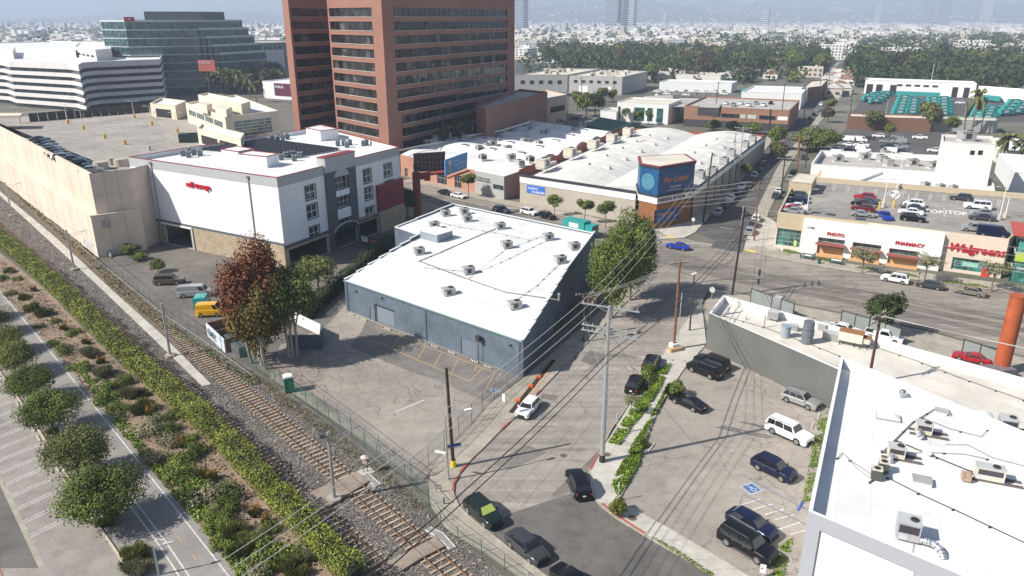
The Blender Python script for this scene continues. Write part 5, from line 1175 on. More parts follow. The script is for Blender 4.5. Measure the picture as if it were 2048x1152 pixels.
flatd=thing('deck_lettering','white STOP words and arrows painted on the pharmacy roof deck','marking',tuple(D2(1890,420)))
for s,u,v in(('STOP',1863,426),('STOP',1910,429)):c=D2(u,v);flat_text(flatd,s,(c.x,c.y),rad(-28),1.9,WHITE,DZ2+.02,ys=2.6)
for pts in([(1848,410),(1905,416),(1940,419)],[(1888,416),(1888,426)],[(1888,425),(1889,434)]):m.strip([D2(*q)for q in pts],.2,DZ2+.02)
for k in range(14):
 u=1640+k*27.5;v=372+k*2.6
 for o_ in(0,4):m.strip([D2(u+o_,v-6),D2(u+o_-3,v+7)],.12,DZ2+.02)
m.build('bay_line',LINEW,flatd)['kind']='stuff'
m=MB()
for k in range(14):u=1648+k*27.5;v=362+k*2.6;m.strip([D2(u,v),D2(u+12,v+1)],.35,DZ2+.02)
m.build('yellow_line',mat('yellow_paint',(.75,.45,.08),.8,.1,3),flatd)['kind']='stuff'
for k,(u,v,vt)in enumerate(((1795,378,316),(1766,415,360),(1809,440,390),(1613,428,380),(1998,440,375),(2010,435,392),(1990,300,300))[:6]):
 deck_light(u,v,vt,WB,'light pole on a round concrete foot on the pharmacy roof, %s in order'%ORD[k],z=DZ2,arms=2 if k%2 else 1,c_=WHITE)
for k,(u,v)in enumerate(((1758,418),(1765,412),(1786,416),(1789,408),(1600,426),(1636,358),(1640,352))):
 c=D2(u,v);m=MB();m.tube(c,c+Vector((0,0,1.6)),.14,.14,8);solo('bollard',m,mat('yellow_bollard',(.8,.5,.05),.6),'%s yellow bollard standing on the pharmacy roof deck'%ORD[k],'bollard')
c=D2(1786,428);t=thing('satellite_dish','big white satellite dish facing the street on the pharmacy roof','satellite dish',tuple(D2(1786,412)));c=D2(1786,412);m=MB()
m.tube(c,c+Vector((0,0,2.0)),.12);m.build('mast',METALL,t);m=MB();v=Vector((-.1,-.85,.5)).normalized();m.tube(c+Vector((0,0,2.6)),c+Vector((0,0,2.6))+v*.15,.7,1.0,20);m.build('dish',WHITE,t)
m=MB();m.tube(c+Vector((0,0,2.6)),c+Vector((0,0,2.6))+v*1.3,.04,.04,4);m.build('feed_arm',METAL,t)
# ==== buildings behind the pharmacy
def blk(name,label,cat,pa,pb,depth,vtop=None,h=None,wm=WHITE,rm=ROOFW,par=.5,ang=65,cop=None,z0=0,**k):
 a_,b_=G(*pa),G(*pb);h=h or HT(pa[0],pa[1],vtop);d=Vector((math.cos(rad(ang)),math.sin(rad(ang)),0))*depth
 return Bld(name,label,cat,[a_,b_,b_+d,a_+d],z0,h,wm,rm,par,.3,cop or wm,**k)
wb1=Bld('white_store','long low white building with grey roof and high parapets behind the pharmacy','building',[flat(G(u,v,7.4))for u,v in((1623,328),(1880,346),(1880,311),(1642,301))],0,7.4,WHITE,ROOFG,1.6,.3,WHITE)
wb2=Bld('white_block','low white roofed block between the pharmacy deck and the tall blank building','building',[flat(G(u,v,6.5))for u,v in((1705,366),(1990,390),(1985,358),(1773,340))],0,6.6,WHITE,ROOFW,.6,.3,WHITE)
CRW=mat('cream_wall',(.74,.71,.66),.85,.04,.6)
wb3=Bld('blank_building','tall blank cream building with two tiny windows near the palm trees','building',[flat(G(u,v,16.5))for u,v in((1884,283),(1992,289),(1984,273),(1884,269))],0,16.5,CRW,ROOFG,.5,.3,CRW)
i=near_side(wb3,1935);m=MB()
for u in(1940,1956):s0,z0=WP(wb3.p[i],wb3.p[(i+1)%4],u,305);m.bar(wb3.P[i](s0,z0,-.02),wb3.P[i](s0+1,z0,-.02),.1,1.1)
m.build('window',GLASS,wb3.o)['kind']='stuff'
c=G(1932,278,16.5);put(PRO.ac,(c.x,c.y,16.0),0,'lone dark unit on top of the tall blank building',None,2.2)
blk('shed','white low shed at the right edge behind the palms','building',(1990,325),(2080,330),30,300,wm=WHITE);blk('shed','white garage with a grey roof at the right edge beside the alley','building',(2020,388),(2100,395),34,345,wm=WHITE,rm=ROOFW)
for k,(u,v)in enumerate(((1675,322),(1729,318),(1763,322),(1776,330),(1824,330),(1865,335),(1770,312))):c=G(u,v,6);put(PRO.ac,(c.x,c.y,5.8),rad(rr.choice((0,90))),'grey unit on the long white building behind the pharmacy, %s from the street'%ORD[k],'units on the long white building',1.7)
for k,(u,v)in enumerate(((1850,372),(1880,376),(1905,378))):c=G(u,v,6.4);put(PRO.ac,(c.x,c.y,6.0),rad(20),'unit on the low white roof under the blank wall, %s from the left'%ORD[k],'units under the blank wall',1.2)
DEP=paving('depot_asphalt',(.12,.115,.11),(.09,.085,.08),.1,.1,.2,.05)
o=MB();o.poly(GL([(1660,300),(1690,258),(1890,262),(1880,312),(1870,320),(1650,306)]),.012);struct('truck_lot',o,DEP)
o=MB();o.poly(GL([(1695,236),(1745,172),(2150,190),(2250,250),(1990,244)]),.012);struct('depot_yard',o,DEP)
BRB=mat('brown_brick',(.20,.105,.065),.9,.15,1.5)
br=blk('brown_row','long low brown building with a pale flat roof behind the truck lot','building',(1692,258),(1860,264),14,h=5.5,wm=BRB,rm=ROOFC);blk('brown_row','grey continuation of the low brown building behind the palms','building',(1862,262),(1992,266),12,h=5,wm=mat('grey_wall',(.4,.4,.38),.9),rm=ROOFC)
dep=blk('depot','long white truck depot with dark vehicle doors and a teal base band','depot',(1727,187),(1948,196),20,160,rm=ROOFG,par=1);i=near_side(dep,1838);Ld=dep.L(i)
for k,(f,wd,zh)in enumerate(((.02,.06,6),(.11,.06,6),(.24,.06,6),(.50,.001,1),(.80,.05,6),(.90,.05,6))):
 if wd>.01:m=MB();m.bar(dep.P[i](Ld*f,zh/2,-.03),dep.P[i](Ld*(f+wd),zh/2,-.03),.1,zh);m.build('truck_door',BLACKI,dep.o)
m=MB();m.bar(dep.P[i](Ld*.3,1.2,-.03),dep.P[i](Ld*.7,1.2,-.03),.08,2.4);m.build('teal_band',mat('teal_paint',(.02,.28,.27),.6,.1,1),dep.o)
m=MB()
for k in range(5):m.bar(dep.P[i](Ld*(.3+k*.08),6,-.03),dep.P[i](Ld*(.35+k*.08),6,-.03),.08,1.2)
m.build('window',GLASS,dep.o)['kind']='stuff'
blk('depot_shed','white depot shed with a teal edge at the right border','depot',(1958,200),(2100,212),16,176,rm=ROOFW)
# ==== middle distance blocks
bb=blk('brown_office','two storey brown brick office with a rooftop car park and ribbon window','building',(1366,252),(1574,264),46,h=9.0,wm=mat('red_brown_brick',(.30,.16,.10),.85,.15,1),rm=ROOFG,par=.6)
i=near_side(bb,1470);L_=bb.L(i)
m=MB();m.bar(bb.P[i](0,1.6,-.04),bb.P[i](L_,1.6,-.04),.1,3.2);m.build('open_floor_shade',mat('shade_glazing_dark',(.05,.05,.055),.8),bb.o)  # dark band painted in for the shade of the open ground floor
for f0,f1,gm_ in((.27,.36,GLASS),(.37,.54,GLASS),(.55,.60,mat('pale_blind',(.5,.55,.5),.6)),(.62,.70,mat('pale_blind',(.5,.55,.5),.6)),(.73,.88,GLASS),(.9,.99,WHITE)):  # some panes take a pale greenish blind colour
 m=MB();m.bar(bb.P[i](L_*f0,5.6,-.05),bb.P[i](L_*f1,5.6,-.05),.1,1.6);m.build('window',gm_,bb.o)
box_thing('roof_box','dark glazed box on the left of the brown office roof','roof house',GL([(1396,214),(1438,216),(1444,208),(1400,206)],12),8.6,12,mat('shade_glazing_dark',(.05,.05,.055),.8),ROOFG)  # box walls take the dark colour as their glazing
wm_=blk('white_office','modern white office with a pale flat roof and tall glazing','building',(1233,243),(1335,249),24,h=9,wm=WHITE,rm=ROOFC,par=.3)
i=near_side(wm_,1290);L_=wm_.L(i)
for f0,f1 in((.02,.07),(.34,.54),(.6,.7),(.78,.9)):m=MB();m.bar(wm_.P[i](L_*f0,4,-.05),wm_.P[i](L_*f1,4,-.05),.1,6);m.build('window',GLASSB,wm_.o)
blk('white_annex','small white annex with a shed roof left of the modern white office','building',(1200,243),(1232,245),14,h=5,wm=WHITE,rm=ROOFG)
GRC=mat('grey_concrete',(.40,.395,.38),.9,.08,.6)
gb=blk('grey_works','grey concrete works with small windows beyond the green trees','building',(1137,186),(1243,190),60,h=11,wm=GRC,rm=ROOFC,par=.6);i=near_side(gb,1200);surface_windows(gb,i,6,6.5,8.5,GLASS,gap=.5);surface_windows(gb,i,2,1,5,WHITE,gap=.6)
i2=near_side(gb,1290);surface_windows(gb,i2,7,6.5,8.5,GLASS,gap=.6)
gb2=blk('grey_works','grey works at the left behind the brick annex with a cluttered roof','building',(1030,184),(1134,184),70,h=11,wm=GRC,rm=ROOFC,par=.6);surface_windows(gb2,near_side(gb2,1090),5,5,7.5,GLASS,gap=.5)
for j,b in enumerate((gb,gb2)):
 c=sum(b.p,Vector())/4
 for k in range(9):
  a_=b.p[0].lerp(b.p[1],rr.uniform(.1,.9)).lerp(b.p[3].lerp(b.p[2],rr.uniform(.1,.9)),rr.uniform(.08,.8));put(PRO.acc,(a_.x,a_.y,10.3),rad(rr.choice((0,65,90))),'pale machine on the %s grey works roof, %s of nine'%(('right','left')[j],ORD[k]),'machines on the grey works roofs',(2.2,2.2,1.6))
blk('warehouse_shed','wide white flat shed beyond the rooftop car park','shed',(1318,182),(1462,186),22,h=6,wm=WHITE,rm=ROOFW);blk('warehouse_shed','cream low shed behind the white flat shed','shed',(1352,168),(1440,170),26,h=7,wm=CRW,rm=ROOFC)
blk('warehouse_shed','white roofed hall on the corner beside the dark street','shed',(1480,214),(1600,218),44,h=8,wm=WHITE,rm=ROOFW)
blk('warehouse_shed','long pale hall left of the grey works','shed',(1032,150),(1112,146),80,h=9,wm=CRW,rm=ROOFW)
blk('brick_row','dark brick row along the far street','building',(1600,205),(1640,200),60,h=8,wm=BRB,rm=ROOFC)
o=MB();o.poly(GL([(1345,214),(1360,196),(1480,200),(1480,212)],7.5),7.5);o.poly([(p.x,p.y)for p in GL([(1260,215),(1290,192),(1345,190),(1350,218)],6)],6);struct('roof_car_park',o,ROOFG)
t=thing('mesh_court','dark green mesh covered court behind the studio block','court',tuple(G(1215,262)));m=MB();q=[flat(G(u,v,5))for u,v in((1170,250),(1222,262),(1268,246),(1200,234))];m.prism([(p.x,p.y)for p in q],0,5);m.build('mesh',mat('green_mesh',(.01,.09,.075),.8,.3,.6),t)
o=MB();o.poly(GL([(1085,246),(1180,262),(1200,232),(1120,226)]),.012);struct('staff_lot',o,YARD)
# ==== near right: grey wall building with white roof
GW=mat('slate_block_wall',(.125,.13,.125),.9,.1,3,.2,big=(.2,.1));ROOFD=mat('dirty_white_roof',(.70,.665,.60),.85,.1,.5,.1,big=(.15,.12),col2=(.5,.46,.40),contrast=.7)
h1=5.6
n1,n2=flat(G(1418,626,h1)),flat(G(1684,742,h1));n4=flat(G(1447,590,h1));n3=flat(G(2300,930,h1))
nB=flat(G(2100,770,h1));nl=thing('long_white_roof','long low slate walled building with a dirty white roof beside the boulevard forecourt','building',tuple(n1))
w=MB();P_n=facade(w,n1,n2,0,h1,[],.3);facade(w,n4,n1,0,h1,[],.3);w.build('slate_wall',GW,nl)
n5=flat(G(1684,742,h1))+(n2-n1).normalized()*45;n6=n4+(nB-n4).normalized()*90
w=MB();facade(w,n2,n5,0,h1,[],.3);facade(w,n6,n4,0,h1,[],.3);w.build('wall',GW,nl)
I=inset([(p.x,p.y)for p in(n1,n5,n6,n4)],.3);w=MB();pz=h1-1.1
P4=ccw([n1,n5,n6,n4]);I=inset([(p.x,p.y)for p in P4],.3)
w.poly(I,pz);w.build('roof',ROOFD,nl);w=MB()
for i in range(4):
 a_,b_=I[i],I[(i+1)%4];A_,B_=P4[i],P4[(i+1)%4]
 lowf=1.0 if abs((Vector(A_)-n1).length)>.5 or True else 0
 w.quad((b_[0],b_[1],pz),(a_[0],a_[1],pz),(a_[0],a_[1],h1),(b_[0],b_[1],h1));w.quad((A_[0],A_[1],h1),(B_[0],B_[1],h1),(b_[0],b_[1],h1),(a_[0],a_[1],h1))
w.build('parapet',WHITE,nl)
def rz1(u,v,z=pz):return G(u,v,z)
t=thing('exhaust_stack','tall dark ribbed exhaust drum on the long dirty white roof','exhaust',tuple(rz1(1613,686)));c=rz1(1613,686)
for z0,z1,r_ in((0,1.1,.75),(1.15,2.0,.8),(2.05,3.2,.72)):m=MB();m.tube(c+Vector((0,0,z0)),c+Vector((0,0,z1)),r_,r_,16);m.build('drum',mat('drum_slate',(.14,.15,.17),.5,.15,2),t)
c=rz1(1570,674);m=MB();m.tube(c,c+Vector((0,0,1.6)),.65,.65,14);m.tube(c+Vector((0,0,1.6)),c+Vector((0,0,1.75)),.72,.72,14);solo('exhaust_drum',m,mat('drum_blue',(.3,.34,.38),.5,.1,2),'squat blue grey exhaust drum left of the tall ribbed one','exhaust')
def rbox(u,v,sx,sy,h_,label,m_=METAL,z=pz,legs=0,nm='roof_box',rz=-33,lid=None,cat='roof unit'):
 c=G(u,v,z);t=thing(nm,label,cat,tuple(c),rad(rz));M=ORI[t.name]
 m=MB();m.box(c.x,c.y,z+legs,sx,sy,h_,rad(rz));m.build('casing',m_,t)
 m=MB();m.box(c.x,c.y,z+legs+h_,sx+.1,sy+.1,.06,rad(rz));m.build('lid',lid or METALL,t)
 if legs:
  m=MB()
  for i in(-1,1):
   for j in(-1,1):p=M@Vector((i*sx*.42,j*sy*.42,0));m.box(p.x,p.y,z,.1,.1,legs)
  m.build('leg',DARKM,t)['kind']='stuff'
 return t
rbox(1546,640,1.5,1.2,1.1,'grey cooler box with a hood on the left part of the dirty white roof',METAL,legs=.3);rbox(1553,628,.9,.9,2.6,'tall narrow grey duct tower on the dirty white roof',METAL,legs=.1)
rbox(1587,660,1.2,.8,.8,'small open grey box between the drums on the dirty white roof');rbox(1649,660,1.6,1.2,1.0,'low grey hooded box behind the tall ribbed drum',METAL,rz=30)
rbox(1664,680,2.4,1.2,1.1,'wide grey duct box with a dark mouth near the parapet',METAL);rbox(1700,690,3.0,1.5,1.3,'white rusty swamp cooler on legs beside the dark pole',ROOFC,legs=.7,lid=RUST);rbox(1722,694,2.0,1.3,.7,'rust topped sloping duct beside the white swamp cooler',ROOFC,legs=.8,lid=RUST)
for k,(u,v,hh)in enumerate(((1476,615,1.0),(1528,655,1.8),(1492,640,.5))):c=rz1(u,v);m=MB();m.tube(c,c+Vector((0,0,hh)),.09,.09,6);solo('vent_pipe',m,METAL,'%s thin vent pipe standing on the left part of the dirty white roof'%ORD[k],'vent')
roofpipe([(1447,632),(1465,605),(1470,602)],'grey conduit looping along the left end of the dirty white roof',.04,z=pz,m_=METAL,off=.15);roofpipe([(1450,632),(1530,655),(1625,690),(1680,712)],'long conduit with blocks along the slate wall edge of the dirty roof',.04,z=pz,off=.15)
roofpipe([(1755,695),(1830,720),(1920,755),(2048,800)],'black pipe run with blocks along the inner edge of the dirty roof',.04,z=pz,off=.15);roofpipe([(1560,612),(1640,640),(1700,662)],'thin conduit along the far parapet of the dirty roof',.03,z=pz,m_=METAL,off=.1)
# ==== nearest white roof at the right
h2=8.0;NW=mat('near_white_wall',(.74,.745,.76),.85,.04,1.5,.15)
k1,k2=flat(G(1682,712,h2)),flat(G(1617,1022,h2));ke=flat(G(2048,880,h2));kf=flat(G(1617,1022,h2));kg=flat(G(1925,1152,h2))
dR=(kg-kf).normalized();dU=(flat(G(2048,862,h2))-k1).normalized()
k3,k4=kf+dR*60,k1+dU*62
nr=thing('near_white_roof','near white roofed building with pale grey rimmed front wall filling the lower right corner','building',tuple(k2))
hr2=h2-1.25
PP4=ccw([k1,kf,k3,k4]);w=MB()
fi=[i for i in range(4)if(PP4[i]-kf).length<.1][0]
hs=[]
for k in range(6):hs.append((1.1+k*8.2,1.1+k*8.2+7.1,0.3,h2-1.35))
w=MB();Pk=facade(w,PP4[fi],PP4[(fi+1)%4],0,h2,hs,.2);w.build('front_frame',mat('rim_grey',(.37,.385,.42),.85,.04,2,.2),nr)
for h_ in hs:opening(nr,Pk,h_,.2,'white_panel',fm=NW)
w=MB()
for i in range(4):
 if i!=fi:facade(w,PP4[i],PP4[(i+1)%4],0,h2,[],.3)
w.build('wall',NW,nr)
I=inset([(p.x,p.y)for p in PP4],.3);w=MB();w.poly(I,hr2);w.build('roof',ROOFW,nr);w=MB()
for i in range(4):
 a_,b_=I[i],I[(i+1)%4];A_,B_=PP4[i],PP4[(i+1)%4]
 w.quad((b_[0],b_[1],hr2),(a_[0],a_[1],hr2),(a_[0],a_[1],h2),(b_[0],b_[1],h2));w.quad((A_[0],A_[1],h2),(B_[0],B_[1],h2),(b_[0],b_[1],h2),(a_[0],a_[1],h2))
w.build('parapet',NW,nr)
def R3(u,v,z=hr2):return G(u,v,z)
for k,(u,v,sy_)in enumerate(((1776,836,1),(1960,832,1))):
 c=R3(u,v);t=thing('skylight','pale domed skylight on the near white roof, %s one'%('left','right')[k],'skylight',tuple(c),rad(-22));M=ORI[t.name]
 m=MB();m.box(c.x,c.y,hr2,2.3,1.5,.22,rad(-22));m.build('curb',METAL,t);m=MB();vs=[M@Vector(q)for q in((-1.1,-.7,.22),(1.1,-.7,.22),(1.1,.7,.22),(-1.1,.7,.22),(-.6,-.35,.42),(.6,-.35,.42),(.6,.35,.42),(-.6,.35,.42))]
 m.add(vs,[(4,5,6,7),(0,1,5,4),(1,2,6,5),(2,3,7,6),(3,0,4,7)]);m.build('dome',mat('skylight_white',(.72,.73,.74),.3,.03,2),t)
c=R3(1804,795);t=thing('turbine_vent','shiny round turbine vent at the far left of the near white roof','vent',tuple(c));m=MB();m.tube(c,c+Vector((0,0,.3)),.25,.25,10);m.build('collar',METAL,t);m=MB()
for j in range(6):a0,a1=-1.2+j*.42,-1.2+(j+1)*.42;m.tube(c+Vector((0,0,.62+.38*math.sin(a0))),c+Vector((0,0,.62+.38*math.sin(a1))),.42*math.cos(a0),.42*math.cos(a1),14)
m.build('turbine',mat('galvanised',(.5,.52,.55),.25,.1,8,metal=.9),t,smooth=40)
def bigunit(u,v,rz,label,sx=1.9,sy=1.5,h_=1.35,duct=None,m_=ACC,skids=True,split=False,K=.76):
 sx,sy,h_=sx*K,sy*K,h_*K;duct=[(a_*K,b_*K,c_*K)for a_,b_,c_ in duct]if duct else None
 c=R3(u,v);t=thing('rooftop_unit',label,'air conditioner',tuple(c),rad(rz));M=ORI[t.name];P_=lambda x,y,z:M@Vector((x,y,z))
 def bx(nm,x,y,z,a,b_,h__,mm,par=t):q=P_(x,y,z);m=MB();m.box(q.x,q.y,q.z,a,b_,h__,rad(rz));return m.build(nm,mm,par)
 cs=bx('casing',0,0,.25,sx,sy,h_,m_);bx('lid',0,0,.25+h_,sx+.08,sy+.08,.06,METALL)
 q=P_(sx*.2,0,.31+h_);m=MB();m.tube(q,q+Vector((0,0,.1)),.33,.31,16);f=m.build('fan',DARKM,t);m=MB();m.tube(q+Vector((0,0,.1)),q+Vector((0,0,.11)),.27,.27,16);m.build('fan_guard',FANB,f)
 bx('grille',0,-sy/2-.01,.25+h_*.45,sx*.85,.03,h_*.45,DARKM);bx('grille',sx/2+.01,0,.25+h_*.1,.03,sy*.8,h_*.75,DARKM);bx('access_panel',-sx*.2,-sy/2-.012,.3,sx*.4,.03,h_*.33,METALL)
 if skids:
  for y in(-.4,.4):bx('skid',.5,y*sy,0,sx+2.0,.12,.25,mat('old_timber',(.12,.10,.09),.9,.2,5))
 if duct:
  m=MB();pts=[P_(*q)for q in duct];m.path(pts,.27,8);m.build('duct',mat('foil_duct',(.62,.63,.66),.3,.15,5,metal=.6),t,smooth=50)
  b=MB()
  for a_,b_ in zip(pts,pts[1:]):b.tube(a_.lerp(b_,.45),a_.lerp(b_,.55),.3,.3,8)
  b.build('duct_band',DARKM,t)['kind']='stuff'
 return t
bigunit(1812,1076,-24,'large grey unit with a curved foil duct nearest the rim on the near white roof',2.2,1.9,2.0,duct=[(1.2,-.6,.6),(1.8,-.8,.7),(2.4,-.9,.7),(2.9,-1.2,.55),(3.2,-1.8,.3),(3.3,-2.1,0)],m_=mat('unit_lilac',(.42,.40,.42),.6,.1,2),skids=False)
bigunit(1790,915,-22,'cream unit with a wrapped white duct near the pipe corner on the near white roof',duct=[(-.4,-.9,.8),(-.7,-1.3,.6),(-.6,-1.6,.1)])
bigunit(1845,868,-22,'cream unit with crumpled foil ducts in the middle of the near white roof',duct=[(-.5,-.9,.9),(-.8,-1.4,.8),(-.2,-1.7,.3)])
bigunit(1975,960,-22,'long cream unit with a rusty end box and long skids on the near roof',3.0,1.4,1.5);bigunit(2012,862,-22,'pale square unit with side ducts at the right edge of the near white roof',2.0,1.9,1.7,duct=[(-1.0,0,1.0),(-1.8,.1,1.0),(-2.4,.3,.6)],m_=ACG)
c=R3(1930,962);m=MB();m.box(c.x,c.y,hr2+.2,.75,.75,.65,rad(-22));solo('end_box',m,mat('rusty_cream',(.5,.42,.34),.7,.3,3,col2=(.3,.15,.08),contrast=.4),'rusty topped cream box at the left end of the long cream unit','box')
c=R3(1843,966);t=thing('roof_hatch','flat grey hatch on a white curb in the middle of the near roof','roof hatch',tuple(c));m=MB();m.box(c.x,c.y,hr2,1.5,1.2,.35,rad(-25));m.build('curb',WHITE,t);m=MB();m.box(c.x,c.y,hr2+.35,1.6,1.3,.1,rad(-25));m.build('lid',ACG,t)
c=R3(1882,828);t=thing('roof_hatch','raised grey flat vent box beside the pipe on the near roof','roof hatch',tuple(c));m=MB();m.box(c.x,c.y,hr2,.9,.9,.45,rad(-25));m.build('curb',WHITE,t);m=MB();m.box(c.x,c.y,hr2+.45,1.3,1.1,.08,rad(-25));m.build('lid',ACG,t)
c=R3(1854,911);t=thing('round_vent','low round white vent cap on the near roof','vent',tuple(c));m=MB();m.tube(c,c+Vector((0,0,.3)),.28,.28,12);m.build('collar',WHITE,t);m=MB();m.tube(c+Vector((0,0,.3)),c+Vector((0,0,.45)),.45,.3,12);m.build('cap',WHITE,t)
for k,(u,v)in enumerate(((1751,958),(1765,944))):
 c=R3(u,v);t=thing('condenser','%s dark round cornered condenser of the pair on the near white roof'%('front','rear')[k],'condenser',tuple(c));m=MB();m.box(c.x,c.y,hr2+.15,.85,.85,.95,rad(-22));m.build('casing',mat('cond_dark',(.07,.075,.06),.6,.2,20),t)
 m=MB();m.box(c.x,c.y,hr2+1.1,.9,.9,.06,rad(-22));m.build('lid',ACC,t);m=MB();m.tube((c.x,c.y,hr2+1.16),(c.x,c.y,hr2+1.2),.28,.28,12);m.build('fan',FANB,t);m=MB();m.box(c.x-.2,c.y-.15,hr2,.12,1.9,.15,rad(-22-90+60));m.build('skid',mat('old_timber',(.12,.10,.09),.9),t)
RP=dict(z=hr2)
for pts,lb,r_ in(([(1766,904),(1790,880),(1825,845),(1896,802),(1913,807)],'bent black pipe line up the near white roof to the far right',.05),([(1793,881),(1850,905),(1935,940),(1965,948)],'black pipe line slanting behind the cream units',.05),([(1775,955),(1840,988),(1915,1022),(1985,1055),(2060,1090)],'long black pipe line crossing the near roof toward the right edge',.04),([(1847,836),(1900,857),(1962,873),(1975,860)],'thin pipe with blocks below the right skylight',.03),([(1813,907),(1850,904),(1930,908),(1975,918)],'thin pipe wandering from the cream unit to the right',.03),([(1890,889),(1935,889),(1985,915),(2050,932)],'thin conduit crossing the right part of the near roof',.025),([(1675,916),(1685,905),(1700,920),(1745,950)],'loose copper lines leading to the dark condensers',.03),([(1688,908),(1715,938),(1740,955)],'second loose cable trailing to the dark condensers',.02),([(1828,1082),(1824,1110),(1812,1115)],'short loose cable in front of the large grey unit',.02)):
 roofpipe(pts,lb,r_,z=hr2,m_=BLK if r_>.03 else PIPE,off=.12,blocks=r_>.025)
roofpipe([(1655,870),(1668,790),(1672,760)],'grey conduit lying along the left parapet of the near roof',.04,z=hr2,m_=METAL,off=.1,blocks=False)
c=R3(1690,725);m=MB()
# ==== vehicles
def paintm(n,c,metal=0.0,r=.28):return mat('paint_'+n,c,r,0,1,metal=metal,coat=.45,spec=.25)
PAINT=dict(black=paintm('black',(.006,.006,.008)),navy=paintm('navy',(.008,.012,.04)),grey=paintm('grey',(.06,.065,.07),.3),dgreen=paintm('dark_green',(.01,.02,.018)),white=paintm('white',(.75,.75,.75)),silver=paintm('silver',(.42,.43,.43),.5),red=paintm('red',(.35,.01,.015)),maroon=paintm('maroon',(.13,.012,.012)),blue=paintm('blue',(.01,.04,.35)),brown=paintm('bronze',(.14,.115,.09),.4),teal=paintm('teal',(.02,.32,.31)),beige=paintm('beige',(.27,.24,.19),.4),slate=paintm('slate',(.07,.10,.13),.3),yellow=paintm('yellow',(.72,.38,.01)))
CG=mat('car_glass',(.012,.015,.02),.04,0,1,spec=1.0);TYRE=mat('tyre',(.02,.02,.02),.85,0);RIM=mat('alloy_rim',(.45,.45,.46),.3,0,1,metal=.8);RIMB=mat('black_rim',(.03,.03,.03),.35,0,1);HL_=mat('headlight',(.7,.72,.75),.1,0,1,coat=1);TLm=mat('tail_light',(.3,.005,.005),.2,0,1,coat=1);BLKP=mat('black_plastic',(.018,.018,.018),.6,0);CHR=mat('chrome',(.6,.6,.62),.15,0,1,metal=1)
KINDS=dict(sedan=dict(L=4.85,W=1.86,H=1.45,belt=.93,hood=.86,deck=.98,wf=.22,rf=.06,rr=-.21,wr=-.36,WB=2.8,R=.33,tw=.70,n=2),coupe=dict(L=4.75,W=1.88,H=1.36,belt=.9,hood=.84,deck=.95,wf=.17,rf=.0,rr=-.2,wr=-.40,WB=2.75,R=.34,tw=.66,n=1),hatch=dict(L=4.6,W=1.85,H=1.5,belt=.96,hood=.9,deck=1.0,wf=.24,rf=.09,rr=-.33,wr=-.46,WB=2.7,R=.33,tw=.70,n=2),suv=dict(L=4.75,W=1.92,H=1.7,belt=1.06,hood=1.0,deck=1.08,wf=.235,rf=.10,rr=-.37,wr=-.465,WB=2.8,R=.37,tw=.72,n=3,rails=1),bigsuv=dict(L=5.35,W=2.05,H=1.93,belt=1.2,hood=1.16,deck=1.2,wf=.235,rf=.135,rr=-.44,wr=-.485,WB=3.1,R=.41,tw=.76,n=3,rails=1),van=dict(L=5.5,W=2.05,H=2.15,belt=1.25,hood=1.12,deck=1.25,wf=.40,rf=.27,rr=-.485,wr=-.497,WB=3.3,R=.36,tw=.82,n=1,panel=1),pickup=dict(L=5.5,W=1.98,H=1.75,belt=1.08,hood=1.04,deck=1.02,wf=.23,rf=.12,rr=-.08,wr=-.13,WB=3.4,R=.39,tw=.74,n=1,bed=1))
